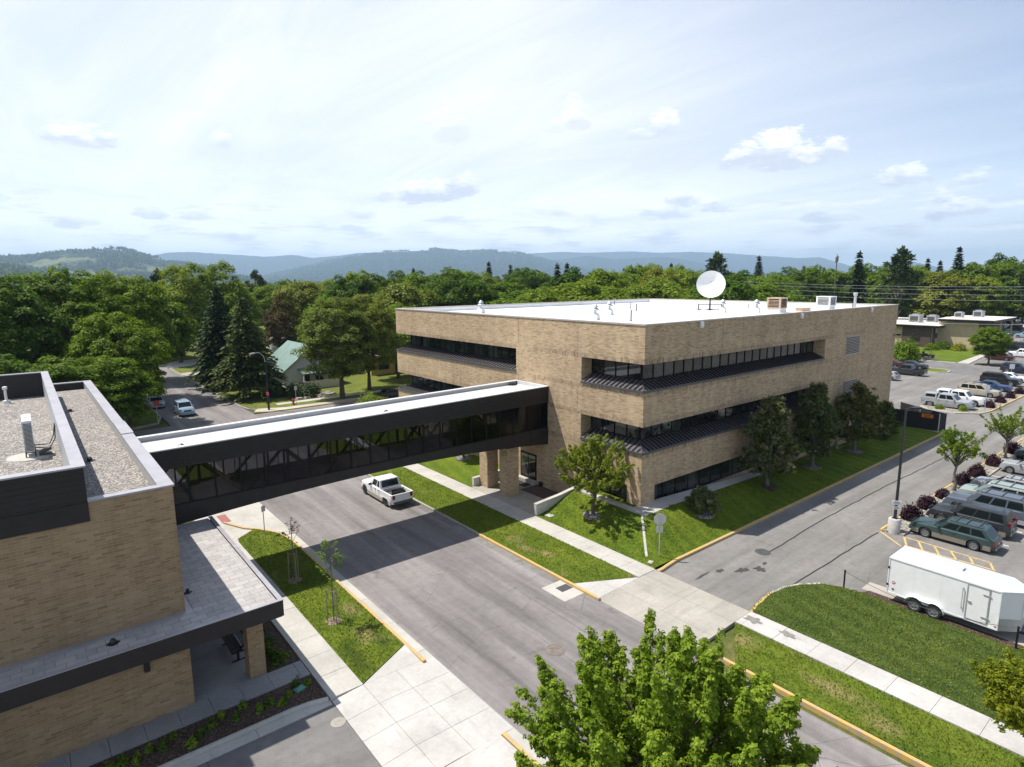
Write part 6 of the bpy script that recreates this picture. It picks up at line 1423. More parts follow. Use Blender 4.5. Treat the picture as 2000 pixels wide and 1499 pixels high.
# --- young trees and purple shrubs along the car park
for sd, (x, y), H_, R_, lab in ((51, (24.77, -11.7), 5.2, 1.75, 'young green tree with upswept branches in the shrub strip, nearer one'), (52, (38.78, -11.9), 4.6, 1.9, 'young green tree in the shrub strip at the right edge, farther one')):
    cm, tm = shoot_tree(sd, H_, R_ * 1.05, 'leaf_maple', 74, 17, .13, z0=.36, nl=40, bark='bark_grey', ln=(.7, 1.3), w0=.22, rosette=5, fill=.35); place_tree('young_tree', cm, tm, (x, y, .1), 1, 0, lab)
pl_lab = ['closest to the lamp post', 'second from the lamp post', 'small and thin, left of the nearer young tree', 'just behind the trunk of the nearer young tree', 'between the pale green car and the driveway', 'at the nose of the silver hatchback', 'beneath the farther young tree']
for k, (x, y, r) in enumerate(((15.4, -11.75, .68), (18.65, -11.72, .62), (22.05, -11.74, .45), (27.0, -11.7, .62), (30.5, -11.8, .66), (35.3, -11.8, .6), (41.5, -11.8, .7))):
    bush('barberry_bush', 60 + k, r, r * 1.55, 'leaf_purple', (x, y, .1), 'dark purple shrub ' + pl_lab[k], group='purple shrubs of the car park', n=1700, ls=.17, spiky=.3)
for k, (x, y) in enumerate(((65.5, -4.3), (70.5, -4.3), (75.4, -4.3), (80.3, -4.3))):
    bush('barberry_bush', 70 + k, .62, .95, 'leaf_purple', (x, y, .1), 'dark purple shrub at the nose of the ' + ('white topper pickup', 'second gap right of the silver pickup', 'beige minivan', 'dark blue sedan')[k], group='purple shrubs of the far island', n=900, ls=.2, spiky=.3)
for k, (x, y) in enumerate(((59.7, -.4), (60.5, -2.7))): bush('daylily_clump', 80 + k, .5, .65, 'leaf_bright', (x, y, .1), ('green grassy clump at the rear wheel of the silver pickup', 'green grassy clump at the front wheel of the silver pickup')[k], 'plant', n=260, ls=.35, spiky=1.0)
# --- planting beds of the brick wing
rg = np.random.default_rng(8)
for k in range(22):
    x = rg.uniform(-25.4, -24.4); y = .2 + k * .30; bush('bed_plant', 90 + k, rg.uniform(.2, .34), rg.uniform(.25, .42), ('leaf_deep', 'leaf_maple')[k % 2], (x, y, .09), 'leafy green plant in the mulch bed right of the brick column', 'plant', 'plants in the bed by the brick column', n=110, ls=.13)
for k in range(26):
    x = -24.5 - k * .42; y = rg.uniform(-2.9, -1.8); bush('grass_tuft', 130 + k, rg.uniform(.10, .24), rg.uniform(.18, .5), ('leaf_maple', 'leaf_deep', 'leaf_bright')[k % 3], (x, y, .09), 'small green tuft in the narrow mulch strip below the brick wall', 'plant', 'tufts in the mulch strip', n=60, ls=.22, spiky=.9)
# --- shrubs across the street and beside the tan building
bush('shrub', 160, 2.4, 2.6, 'leaf_light', (2.3, 46.3, 0), 'pale green shrub rising behind the skybridge roof', n=2600, ls=.28)
bush('juniper_bush', 161, 2.6, 1.9, 'needle_dark', (-.3, 64.0, .1), 'low dark spreading juniper before the green roofed house', n=2600, ls=.4, spiky=.4)
bush('juniper_bush', 162, 1.8, 1.5, 'needle_dark', (-3.6, 66.3, .1), 'low dark juniper beside the spruce trunks', n=1500, ls=.4, spiky=.4)
bush('shrub', 163, 2.3, 4.2, 'leaf_maple', (108.6, 19.8, .1), 'round green bush before the tan building, in front of the buggy', n=2600, ls=.4)
bush('shrub', 164, 1.9, 3.3, 'leaf_maple', (113.5, 23.0, .1), 'second round green bush tucked behind the first', n=1900, ls=.4)
bush('shrub', 165, 1.6, 1.7, 'leaf_yellow', (136.6, 18.6, .1), 'yellow green round shrub at the tan wall', n=1200, ls=.3)
bush('shrub', 166, 2.1, 1.9, 'leaf_deep', (137.6, 22.0, .1), 'dark green shrub in the corner of the tan walls', n=1300, ls=.3)
bush('shrub', 167, 1.5, 1.5, 'leaf_maple', (133.5, 23.0, .1), 'mid green shrub in front of the corner of the tan walls', n=900, ls=.3)
bush('shrub', 168, 2.2, 2.0, 'leaf_olive', (-15.9, 121, .1), 'olive shrub at the far left kerb behind the big maple', n=900, ls=.4)
bush('lilac_bush', 169, 3.0, 4.6, 'leaf_olive', (-12.6, 131.0, .0), 'grey twiggy bush beside the little grey fence at the end of the street', n=1200, ls=.4)
m = MB(); rg = np.random.default_rng(9)
for k in range(40):
    x, y, s_ = rg.uniform(-2.2, 4.0), rg.uniform(60.9, 64.2), rg.uniform(.12, .38); m.obox((x, y, .12 + s_ * .3), (s_, rg.normal() * .1, 0), (rg.normal() * .1, s_ * .7, 0), (.05, .05, s_ * .5))
tag(m.build('rock_bed', M['rock'], smooth=None), 'scattered rust grey rocks edging the yard of the green roofed house', 'rocks', kind='stuff')

# --- big trees of the neighbourhood; T(az, dist) puts a tree on the compass bearing it stands on
def at(azd, dist): return (CAM.x + math.sin(R(azd)) * dist, CAM.y + math.cos(R(azd)) * dist, 0)
big = {k: broadleaf(*a, **kw) for k, a, kw in (
    ('mapleA', (201, 16, 7.6, 'leaf_street'), dict(nclump=250, per=150, cr=1.15, ls=.34, z0=.05, flat=.9, droop=.2)),
    ('mapleB', (202, 18, 8.0, 'leaf_street'), dict(nclump=260, per=150, cr=1.2, ls=.36, z0=.05, flat=.9, droop=.2)),
    ('mapleC', (203, 16, 6.8, 'leaf_deep'), dict(nclump=220, per=140, cr=1.1, ls=.34, z0=.05, flat=.9)),
    ('ashA', (204, 16.5, 6.4, 'leaf_olive'), dict(nclump=260, per=140, cr=1.05, ls=.30, z0=.03, flat=.9)),
    ('willow', (205, 19, 8.0, 'leaf_light'), dict(nclump=210, per=100, cr=1.4, ls=.5, z0=.04, flat=1.3, droop=1.2)),
    ('lightA', (206, 17, 8.0, 'leaf_light'), dict(nclump=170, per=95, cr=1.6, ls=.55, z0=.05, flat=.85)),
    ('greenA', (207, 17, 7.5, 'leaf_maple'), dict(nclump=170, per=95, cr=1.6, ls=.55, z0=.05, flat=.85)),
    ('greenB', (208, 16, 7.0, 'leaf_deep'), dict(nclump=150, per=95, cr=1.5, ls=.55, z0=.05, flat=.85)),
    ('oliveA', (209, 16, 7.5, 'leaf_olive'), dict(nclump=170, per=90, cr=1.5, ls=.55, z0=.05, flat=.85)),
    ('redA', (210, 14, 5.5, 'leaf_red'), dict(nclump=100, per=80, cr=1.3, ls=.5, z0=.06, flat=.85)))}
H0 = dict(mapleA=16, mapleB=18, mapleC=16, ashA=16.5, willow=19, lightA=17, greenA=17, greenB=16, oliveA=16, redA=14)
def bt(kind, azd, dist, top, label, rw=None, group=None, name='broadleaf_tree'):
    """a big tree by bearing, distance, top height and crown width scale"""
    s_ = top / H0[kind]; e = place_tree(name, big[kind][0], big[kind][1], at(azd, dist), (rw or s_), random.uniform(0, 6.28), label, 'tree', group, s_); return e
bt('mapleA', 6.1, 86, 15.0, 'big maple whose right side hangs over the far street, nearest left', .84, None, 'maple_tree')
bt('mapleB', 2.6, 97, 20.2, 'tall maple with the highest crown at the left edge of the forest', 1.05, None, 'maple_tree')
bt('mapleB', 6.2, 104, 19.8, 'tall maple just right of the highest left crown', .95, None, 'maple_tree')
bt('mapleC', -1.6, 92, 17.4, 'dark maple cut by the left edge of the photo', 1.15, None, 'maple_tree')
bt('mapleA', .6, 74, 11.0, 'lower maple standing behind the dark parapet corner', .9, None, 'maple_tree')
bt('mapleC', -2.2, 70, 10.5, 'dark lower tree at the left edge behind the gravel roof', .9, None, 'maple_tree')
bt('mapleA', 4.4, 76, 10.4, 'low bushy maple right behind the brick wing', .8, None, 'maple_tree')
bt('greenA', 8.4, 122, 16.5, 'green tree behind the big street maple, before the willows', 1.0)
bt('willow', 10.2, 148, 19.6, 'light green willow-like tree, left of the three tall ones', 1.0, None, 'willow_tree')
bt('willow', 12.2, 150, 20.2, 'light green willow-like tree, middle of the three tall ones', 1.0, None, 'willow_tree')
bt('willow', 13.9, 154, 20.6, 'light green willow-like tree, right of the three tall ones', .95, None, 'willow_tree')
bt('lightA', 8.2, 160, 17.0, 'light green tree left of the tall willows', 1.0)
bt('lightA', 15.1, 122, 13.0, 'pale olive young tree left of the tall spruce pair', .55)
bt('redA', 18.0, 134, 14.6, 'dark red leaved tree behind the tall spruces', .62, None, 'plum_tree')
bt('oliveA', 20.0, 150, 18.2, 'olive flowering tree right of the red tree', 1.0)
bt('greenA', 22.2, 122, 15.0, 'bright green maple behind the green roofed house', .85)
bt('greenB', 23.6, 142, 18.8, 'dark green tree behind the green roofed house', .9)
bt('greenA', 25.0, 165, 20.6, 'tall green tree rising above the street ash', 1.0)
bt('greenB', 26.8, 170, 19.4, 'tall dark green tree left of the office building roof', 1.0)
bt('ashA', 22.8, 91.5, 16.3, 'big olive ash on the verge beside the green roofed house', 1.04, None, 'ash_tree').location = (3.56, 58.4, 0)
bt('ashA', 25.4, 97, 16.6, 'big olive ash before the yellow house, right one of the pair', .85, None, 'ash_tree').location = (9.65, 62.1, 0)
bt('lightA', 28.2, 108, 13.5, 'light green tree showing in the gap left of the office building', .8)
sA, sB = spruce(301, 14.8, 5.9, ntier=40, per=14, size=1.1, z0=.14, power=.75), spruce(302, 16.6, 5.2, 'needle_dark', ntier=46, per=13, size=1.2, power=.7)
place_tree('spruce_tree', *sA, (-6.6, 68.6, 0), 1.0, .3, 'pointed grey green spruce on the corner lawn, nearest of the spruces')
place_tree('spruce_tree', *sB, (-7.2, 80.6, 0), 1.0, 1.3, 'taller dark spruce behind the pointed grey green one')
place_tree('spruce_tree', *sB, (-3.6, 81.5, 0), .86, 3.3, 'dark spruce between the tall spruce and the green roofed house')
# conifers that stand above the treeline
cn_, pn_ = spruce(303, 18, 4.3, 'needle_dark', ntier=40, per=9, size=1.7, spray=3, droop=.5), pine(304, 18, 3.3, 'needle_dark', 'needle_pine', nclump=60, tuft=8, per=6, nl=1.0, z0=.35, candle=.3)
for k, (a, d, h, kd, lb) in enumerate((( -2.2, 150, 20.5, 'p', 'dark pine at the extreme left above the maples'), (2.2, 300, 20.5, 's', 'thin poplar-like tree by the two pale masts'), (2.9, 310, 18.0, 'p', 'small dark pine right of the pale masts'), (7.9, 215, 18.0, 'p', 'dark pine rising at the end of the farmland gap'), (9.2, 230, 21.5, 'p', 'round dark pine above the left end of the willows'),
        (16.4, 270, 21.8, 'p', 'round dark pine standing alone above the valley, right of the willows'), (19.6, 380, 19.5, 's', 'small far spruce in the valley gap'), (26.4, 330, 21, 's', 'dark spruce over the tall tree left of the office roof'), (29.9, 230, 22.6, 's', 'dark spruce above the light green trees, left of centre'), (33.1, 300, 20, 's', 'small dark spruce left of the pair in the centre'), (36.8, 235, 25.0, 's', 'broad dark spruce breaking the skyline near the centre'),
        (38.8, 260, 24.5, 's', 'narrow dark spruce just right of the broad centre one'), (43.1, 175, 22.6, 's', 'tall dark spruce, left one of the close pair'), (44.0, 178, 22.8, 's', 'tall dark spruce, right one of the close pair'), (49.8, 330, 25.5, 's', 'tiny spruce tip above the trees left of the dish'), (53.3, 250, 24.0, 's', 'dark spruce left of the satellite dish'), (54.2, 265, 23.5, 's', 'dark spruce second left of the satellite dish'),
        (57.2, 215, 25.4, 'p', 'round dark pine above the satellite dish'), (60.6, 240, 26.0, 's', 'narrow dark spruce right of the satellite dish'), (64.1, 300, 23.2, 's', 'small spruce tip right of the narrow spruce by the dish'), (65.0, 310, 23, 's', 'small spruce tip beside the bare snag'), (68.1, 185, 24.8, 's', 'broad dark spruce right of the bare snag'), (71.0, 200, 25.0, 'p', 'spreading dark pine above the air units'), (72.7, 300, 25.5, 's', 'small far spruce right of the spreading pine'), (73.5, 280, 24.0, 's', 'second small far spruce right of the spreading pine'), (74.6, 250, 27.8, 's', 'tall thin spruce on the right skyline'), (79.4, 230, 24.5, 'p', 'dark pine near the right edge of the skyline'))):
    c_, t_ = (cn_ if kd == 's' else pn_); place_tree('spruce_tree' if kd == 's' else 'pine_tree', c_, t_, at(a, d), (h - 1.2) / 18, k * 1.7, lb)
m = MB(); m.tube([(0, 0, 0), (0, 0, 24.6)], [.35, .12], 6); m.obox((0, 0, 23), (.5, 0, .2), (0, .3, 0), (0, 0, .9)); tag(m.build('dead_tree', M['bark_grey'], loc=at(66.5, 235)), 'bare dead snag poking above the right treeline', 'tree')
# the belt of broadleaf trees behind the office building, the tan building and the car park
kinds = ['lightA', 'greenA', 'greenB', 'lightA', 'oliveA', 'greenB', 'mapleC', 'greenA']
belt_lab = 'rounded green tree in the belt behind the white roof'
a = 27.5; k = 0; rg = np.random.default_rng(77)
skyline = [(27, 18.4), (30, 19.6), (33, 19.4), (37, 19.0), (41, 19.2), (46, 19.8), (52, 19.4), (55, 18.6), (58, 19.2), (62, 19.4), (66, 19.8), (70, 19.2), (75, 20.2), (80, 21.6), (86, 21.8)]
def sk(a): return float(np.interp(a, [s[0] for s in skyline], [s[1] for s in skyline]))
for row, (d0, d1, step, dh) in enumerate(((112, 140, 2.7, -2.2), (150, 190, 2.2, -.4), (200, 250, 1.9, .8))):
    a = 27.0 + row * .7
    while a < 82.5:
        d = rg.uniform(d0, d1); skip = False
        if 59 < a < 63.5 and d < 165: d = rg.uniform(165, 185)
        if a >= 63.5 and d < 235: d = rg.uniform(235, 262)
        if a > 76.5 and d < 270: d = rg.uniform(270, 310)
        kd = kinds[int(rg.integers(0, len(kinds)))]; h = 17.0 + (sk(a) - 17.0) * d / 165 + dh + rg.uniform(-2.8, 2.0)
        bt(kd, a, d, h, 'rounded green tree in the belt of trees beyond the office building', rg.uniform(1.05, 1.5), 'trees in the belt beyond the office building')
        a += step * rg.uniform(.75, 1.2); k += 1
for row, (d0, d1, step, dh) in enumerate(((175, 230, 2.3, 0), (250, 330, 1.8, .6))):
    a = -4.0
    while a < 27:
        d = rg.uniform(d0, d1); h = (15.5 if a < 15.5 else 17.2) + rg.uniform(-2, 1.2) + dh
        bt(kinds[int(rg.integers(0, 6))], a, d, h, 'rounded green tree in the background left of the office building', rg.uniform(.85, 1.2), 'trees in the background on the left')
        a += step * rg.uniform(.8, 1.2)
for kk, (a, d, h, kd, lb) in enumerate(((70.5, 236, 15, 'greenB', 'dark tree right behind the corner of the office building'), (73.2, 238, 17, 'greenB', 'dark tree behind the left wing of the tan building'), (76.2, 240, 18, 'lightA', 'light green tree behind the air units of the tan building'), (79.0, 272, 15, 'lightA', 'light green tree at the back of the far car park'), (80.6, 276, 18, 'greenB', 'dark tree at the right end of the far car park'))):
    bt(kd, a, d, h, lb, .9)
bt('mapleA', 77.2, 149, 8.2, 'round tree on the verge before the tan building and the far car park', .52, None, 'street_tree').location = (113.95, 7.5, 0)
# woodland that reads as one mass between the near trees and the hills
rg = np.random.default_rng(5); n = 26000; P = []; ang_ = np.radians(rg.uniform(-12, 92, n)); dd = 300 * (9000 / 300) ** (rg.random(n) ** 1.25)
keep = np.sin(ang_ * 23 + np.log(dd) * 9) + np.sin(ang_ * 57 - np.log(dd) * 17) * .7 + rg.normal(size=n) * .35 > np.where(dd > 900, .25, -.6); ang_, dd = ang_[keep], dd[keep]; n = len(dd)
sz = rg.uniform(6, 11, n) * (1 + dd / 6000); base = np.stack([CAM.x + np.sin(ang_) * dd, CAM.y + np.cos(ang_) * dd, np.zeros(n)], 1)
m_ = 9; Pq = np.repeat(base, m_, 0); d_ = rdir(n * m_, rg); d_[:, 2] = np.abs(d_[:, 2]); s2 = np.repeat(sz, m_)
hh_ = np.repeat(rg.uniform(.55, 1.05, n), m_)
Pq = Pq + d_ * (s2 * .55)[:, None] * np.stack([np.ones(n * m_), np.ones(n * m_), hh_], 1) + np.stack([0 * s2, 0 * s2, s2 * .55 * hh_], 1)
me = leaves_mesh('distant_woodland', Pq, d_ + np.array([0, 0, .6]), rdir(n * m_, rg), s2 * .95, ['leaf_deep', 'needle_dark', 'leaf_maple'], .9, .2, np.repeat(rg.integers(0, 3, n), m_)); tag(link('distant_woodland', me), kind='stuff')

# --- grass blades on the lawns near the camera: too many to count, one mass per lawn
def blades(name, inside, x0, x1, y0, y1, dens, zf, ls=.085):
    rg = np.random.default_rng(int(abs(x0 * 13 + y0 * 7)) + 3); n = int((x1 - x0) * (y1 - y0) * dens); x = rg.uniform(x0, x1, n); y = rg.uniform(y0, y1, n)
    k = np.array([inside(a, c) for a, c in zip(x, y)]); x, y = x[k], y[k]; z = np.array([zf(a, c) for a, c in zip(x, y)]); n = len(x)
    T = np.stack([rg.normal(size=n) * .55, rg.normal(size=n) * .55, np.ones(n)], 1); Nn = np.stack([rg.normal(size=n), rg.normal(size=n), .4 * np.ones(n)], 1); s_ = ls * rg.uniform(.6, 1.5, n)
    me = leaves_mesh(name, np.stack([x, y, z + s_ * .35], 1), Nn, T, s_, ['grass_blade'], .34); tag(link(name, me), kind='stuff')
def inpoly(poly):
    def f(x, y):
        c = False
        for k in range(len(poly)):
            (xa, ya), (xb, yb) = poly[k - 1], poly[k]
            if (ya > y) != (yb > y) and x < (xb - xa) * (y - ya) / (yb - ya) + xa: c = not c
        return c
    return f
flat_ = lambda x, y: .125
blades('grass', inpoly(SL + [(-4.62, -60)]), -4.62, 1.75, -26, -10.7, 190, flat_)
blades('grass', inpoly([(-9.1, -30), (-9.1, -12.9), (-6.2, -11.1), (-6.2, -30)]), -9.1, -6.2, -26, -11.2, 150, flat_)
blades('grass', inpoly([(-9.58, 38.5), (-9.58, -3.1), (-6.36, -4.85), (-6.2, -4.5), (-6.2, 38.5)]), -9.58, -6.2, -4.8, 22, 130, flat_)
blades('grass', inpoly(GS), -22.63, -19.86, -3.6, 16.6, 150, flat_)
blades('grass', lambda x, y: not (x > -.4 and y > -1.2), -4.6, 20, -4.8, 5.7, 120, mound)
# ================================================================== HOUSES ACROSS THE STREET
def gable(name, x0, x1, y0, y1, zw, zr, wall, roof, ridge='x', ov=.45):
    e = empty(name, ((x0 + x1) / 2, (y0 + y1) / 2, 0)); cx, cy = (x0 + x1) / 2, (y0 + y1) / 2; a, b_ = (x1 - x0) / 2, (y1 - y0) / 2
    m = MB(); m.box(-a, a, -b_, b_, 0, zw)
    if ridge == 'x':
        for s in (-1, 1): m.face([(s * a, -b_, zw), (s * a, b_, zw), (s * a, 0, zr)])
    else:
        for s in (-1, 1): m.face([(-a, s * b_, zw), (a, s * b_, zw), (0, s * b_, zr)])
    m.build('wall', M[wall], e)
    m = MB(); sl = (zr - zw) / (b_ if ridge == 'x' else a)
    for s in (-1, 1):
        if ridge == 'x': P = [(-a - ov, s * (b_ + ov), zw - sl * ov), (a + ov, s * (b_ + ov), zw - sl * ov), (a + ov, 0, zr), (-a - ov, 0, zr)]
        else: P = [(s * (a + ov), -b_ - ov, zw - sl * ov), (s * (a + ov), b_ + ov, zw - sl * ov), (0, b_ + ov, zr), (0, -b_ - ov, zr)]
        m.ring([P, [(x, y, z + .14) for x, y, z in P]])
    m.build('roof', M[roof], e); return e, a, b_
e, a, b_ = gable('cottage', -.2, 8.8, 71.5, 82.0, 3.2, 6.7, 'siding_white', 'green_roof', 'y', .6)
tag(e, 'small white cottage with a green metal roof behind the spruces', 'house')
m = MB(); P = [(-2.6, -b_ - 2.6, 2.5), (2.4, -b_ - 2.6, 2.5), (2.4, -b_ - .02, 3.1), (-2.6, -b_ - .02, 3.1)]; m.ring([P, [(x, y, z + .12) for x, y, z in P]]); o = m.build('porch_roof', M['green_roof'], e)
for x in (-2.4, 2.2):
    m = MB(); m.box(x - .09, x + .09, -b_ - 2.45, -b_ - 2.27, 0, 2.5); m.build('porch_post', M['siding_white'], o)
m = MB(); m.box(-1.5, -.6, -b_ - .05, -b_ - .002, .3, 2.4); m.build('door', M['dark_trim'], e)
for x0, x1, y, z0, z1 in ((.4, 1.7, -b_, 1.0, 2.3), (-.5, .6, -b_, 4.0, 5.0), (2.6, 3.8, -b_, 1.0, 2.2)):
    m = MB(); m.box(x0, x1, y - .04, y - .002, z0, z1); o = m.build('window', M['window_glass'], e); m = MB()
    m.box(x0 - .1, x1 + .1, y - .06, y - .041, z1, z1 + .1); m.box(x0 - .1, x1 + .1, y - .07, y - .041, z0 - .1, z0); m.box((x0 + x1) / 2 - .03, (x0 + x1) / 2 + .03, y - .055, y - .041, z0, z1); m.build('window_frame', M['white_paint'], o)
m = MB()
for k in range(5): m.box(1.9, 7.4, 68.5 - .03, 68.5, .15 + k * .27, .15 + k * .27 + .24)
for x in (1.9, 3.7, 5.5, 7.4): m.box(x - .05, x + .05, 68.5, 68.6, 0, 1.55)
tag(m.build('board_fence', M['siding_white']), 'low white board fence before the green roofed cottage', 'fence')
e, a, b_ = gable('cottage', 16.4, 24.5, 75.2, 85, 3.4, 6.4, 'siding_yellow', 'grey_shingle', 'x', .6)
tag(e, 'yellow cottage with a grey shingle roof beside the office building', 'house')
m = MB(); m.box(-2.4, -.6, -b_ - .04, -b_ - .002, 1.2, 2.8); o = m.build('window', M['window_glass'], e)
m = MB(); m.box(-2.6, -.4, -b_ - .07, -b_ - .041, 2.8, 2.98); m.box(-2.6, -.4, -b_ - .07, -b_ - .041, 1.02, 1.2); m.box(-2.6, -2.4, -b_ - .07, -b_ - .041, 1.2, 2.8); m.box(-.6, -.4, -b_ - .07, -b_ - .041, 1.2, 2.8); m.box(-1.55, -1.45, -b_ - .06, -b_ - .041, 1.2, 2.8); m.build('window_frame', M['dark_trim'], o)
m = MB(); m.box(.9, 2.2, -b_ - .5, -b_ - .002, .1, 2.9); m.build('door', M['dark_trim'], e)
e, a, b_ = gable('shed', -10.2, -3.2, 130, 137, 2.6, 4.8, 'wood_grey', 'grey_shingle', 'y', .4); tag(e, 'small grey garage with a pale gable at the end of the street', 'shed')
m = MB(); m.box(-1.6, 1.6, -b_ - .04, -b_ - .002, .1, 2.2); m.build('door', M['siding_white'], e)
m = MB()
for k in range(20): m.box(-12.0 + k * .34, -12.0 + k * .34 + .3, 127.4, 127.45, 0, 1.75)
for zz in (.4, 1.4): m.box(-12, -5.2, 127.451, 127.5, zz, zz + .09)
tag(m.build('board_fence', M['wood_grey']), 'grey board fence at the far end of the street beyond the pale driveway', 'fence')
for x0, y0, lb in ((14, 118, 'grey roofed house glimpsed between the spruces and the green trees'), (52, 150, 'grey roofed house hidden behind the tree belt')):
    e, a, b_ = gable('house', x0, x0 + 10, y0, y0 + 9, 3.4, 7.0, 'siding_white', 'grey_shingle', 'x', .5); tag(e, lb, 'house')
    m = MB(); m.box(-1.5, .2, -b_ - .04, -b_ - .002, 1.0, 2.3); m.build('window', M['window_glass'], e)
# ------------------------------------------------------------------ tan single storey building beyond the car park
e = empty('office_annex', (139.4, 24.8, 0), 0, 'low tan building with a pale flat roof and air units beyond the car park', 'building')
m = MB(); m.box(0, 26, .002, 30, 0, 4.9); m.box(3.2, 19, -9.2, 0, 0, 6.4); m.build('wall', M['tan_stucco'], e)
for q in ((-.25, -.002, .4, 6.6, .3, 4.9), (2.95, 3.198, -9.25, -8.2, .1, 6.4), (3.2, 19, -9.4, -9.202, .1, 6.4)):
    m = MB(); m.box(*q); m.build('brown_panel', M['brown_panel'], e)
m = MB(); m.box(-1.0, 27, -1.3, 31, 4.902, 5.40); m.box(2.0, 20, -11.2, -.2, 6.402, 6.95); o = m.build('fascia', M['pole_black'], e)
m = MB(); m.box(-1.2, 27, -1.5, 31.2, 5.402, 5.52); m.box(1.8, 20.2, -11.4, -.1, 6.952, 7.08); m.build('roof', M['tan_roof'], o)
for x0, x1, y0, y1, z0, z1 in ((-.30, -.252, 2.6, 4.8, 1.5, 3.2), (-.05, -.003, 9.0, 11.6, 2.2, 3.5), (.25, .8, -.05, -.003, 1.4, 3.2), (1.0, 2.9, -.05, -.003, 2.2, 3.5), (-.05, -.003, 14, 17, 2.2, 3.5)):
    m = MB(); m.box(x0, x1, y0, y1, z0, z1); m.build('window', M['window_glass'], e)
m = MB(); m.box(-.45, .0, -.45, .0, 0, 4.9); m.build('corner_post', M['pole_black'], e)
m = MB(); m.box(8, 19, -11.2, -9.6, 0, .4); m.box(9, 9.3, -11.0, -10.7, 0, 6.4); m.box(18.6, 18.9, -11.0, -10.7, 0, 6.4); m.build('porch', M['tan_stucco'], e)
for k, (x, y, z, s_, lb) in enumerate(((148, 31.5, 5.52, 1.5, 'large grey-green air unit at the left on the tan roof'), (152, 29.0, 5.52, 1.3, 'grey air unit right of the large one on the tan roof'), (155, 26.5, 5.52, .9, 'small air unit in the middle of the tan roof'), (149, 22.5, 7.08, 1.0, 'low white duct box at the edge of the higher tan roof'), (154, 19.8, 7.08, 1.2, 'boxy grey air unit on the higher tan roof'))):
    e2 = empty('roof_air_unit', (x, y, z), 0, lb, 'air conditioner'); m = MB(); m.box(-s_, s_, -s_ * .8, s_ * .8, .15, s_ * 1.25); m.box(-s_ * .6, s_ * .6, -s_ * .5, s_ * .5, s_ * 1.25, s_ * 1.4); m.build('housing', M['galv'], e2)
    m = MB(); m.box(-s_ - .03, -s_ - .002, -s_ * .6, s_ * .6, .3, s_ * 1.05); m.build('grille', M['plastic_grey'], e2); m = MB(); m.box(-s_ * .9, s_ * .9, -s_ * .7, s_ * .7, 0, .15); m.build('curb', M['white_plastic'], e2)
# ================================================================== HILLS
from mathutils import noise as mn
def hillmat(name, forest, meadow, thr, sc):
    m, nt, bs = new_mat(name); p = nt.pos()
    n = nt.noise(p, sc, 8, .68); f = nt.noise(p, sc * 14, 5, .75)
    mask = nt.mr(nt.math('ADD', n, nt.math('MULTIPLY', nt.math('SUBTRACT', f, .5), .5)), thr, thr + .05)
    c = nt.mix(mask, nt.ramp(f, [(.3, tuple(k * .55 for k in forest)), (.7, tuple(k * 1.4 for k in forest))]), meadow)
    nt.set(bs, 'Base Color', c); bs.inputs['Roughness'].default_value = 1.0; bs.inputs['Specular IOR Level'].default_value = .05
    nt.set(bs, 'Normal', nt.bump(f, .6, 40)); M[name] = m
hillmat('hill_knob', (.010, .028, .012), (.17, .18, .07), .50, .0034)
hillmat('hill_forest', (.008, .022, .018), (.08, .10, .05), .64, .0016)
def hill(name, prof, D, depth, mat, seed, st=.12, fold=.30):
    a0, a1 = prof[0][0], prof[-1][0]; na = int((a1 - a0) / st); ns = 22; b = MB()
    for i in range(na + 1):
        a = a0 + (a1 - a0) * i / na; e_ = float(np.interp(a, [p[0] for p in prof], [p[1] for p in prof])); h = max(2.0, D * math.tan(R(e_)) + 17 + D * .0006 * mn.noise(Vector((a * 5, seed, 0))) + D * .0003 * mn.noise(Vector((a * 22, seed, 1))))
        for j in range(ns + 1):
            s = j / ns; d = D - depth + 1.6 * depth * s; t = min(1.0, (d - D + depth) / depth); sh = t ** 1.15 if d <= D else max(0, 1 - (d - D) / (depth * .6)) ** 1.2
            n = mn.fractal(Vector((a * .9 * D / 6000, t * 5.5, seed)), .9, 2.1, 6) + .5 * mn.noise(Vector((a * 2.8 * D / 6000, t * 3.5, seed + 7)))
            z = h * sh * (1 + fold * n * (1 - t) ** .8) if d <= D else h * sh
            b.v.append((CAM.x + math.sin(R(a)) * d, CAM.y + math.cos(R(a)) * d, max(-3, z - 3 * (1 - sh))))
    for i in range(na):
        for j in range(ns):
            q = i * (ns + 1) + j; b.f.append((q, q + ns + 1, q + ns + 2, q + 1)); b.m.append(0)
    return tag(b.build(name, M[mat], smooth=180), kind='structure')
hill('hill', [(-9, .6), (-5, 1.5), (-2.14, 1.75), (-.49, 1.85), (1.24, 1.91), (2.47, 2.19), (3.73, 2.44), (5.67, 2.55), (6.41, 2.68), (7.5, 2.47), (9.02, 2.02), (10.42, 1.63), (12.62, 1.23), (14.13, .89), (17, .2)], 5600, 2300, 'hill_knob', 1)
hill('hill', [(-9, 1.9), (-4, 1.6), (-2.18, 1.4), (-.56, 1.24), (1.14, .99), (2.6, .59), (3.83, .3), (5.5, .0)], 3400, 1300, 'hill_forest', 2)
hill('hills', [(4, .8), (8.68, 2.17), (10.14, 2.47), (11.6, 2.54), (13.86, 2.4), (15.81, 2.29), (17.41, 2.18), (19.49, 2.37), (21.17, 2.11), (23.34, 2.3), (25.11, 2.57), (27.8, 2.67), (30.55, 2.76), (34.25, 2.4), (38, 1)], 13500, 3500, 'hill_forest', 3)
hill('hills', [(16, .2), (18.98, .88), (22.44, 1.76), (25.09, 2.21), (26.45, 2.57), (29.17, 2.67), (31.93, 2.85), (34.25, 2.61), (37.07, 2.69), (39.41, 2.49), (41.29, 2.01), (43.64, 1.39), (46, .9), (49, .2)], 9000, 2800, 'hill_forest', 4)
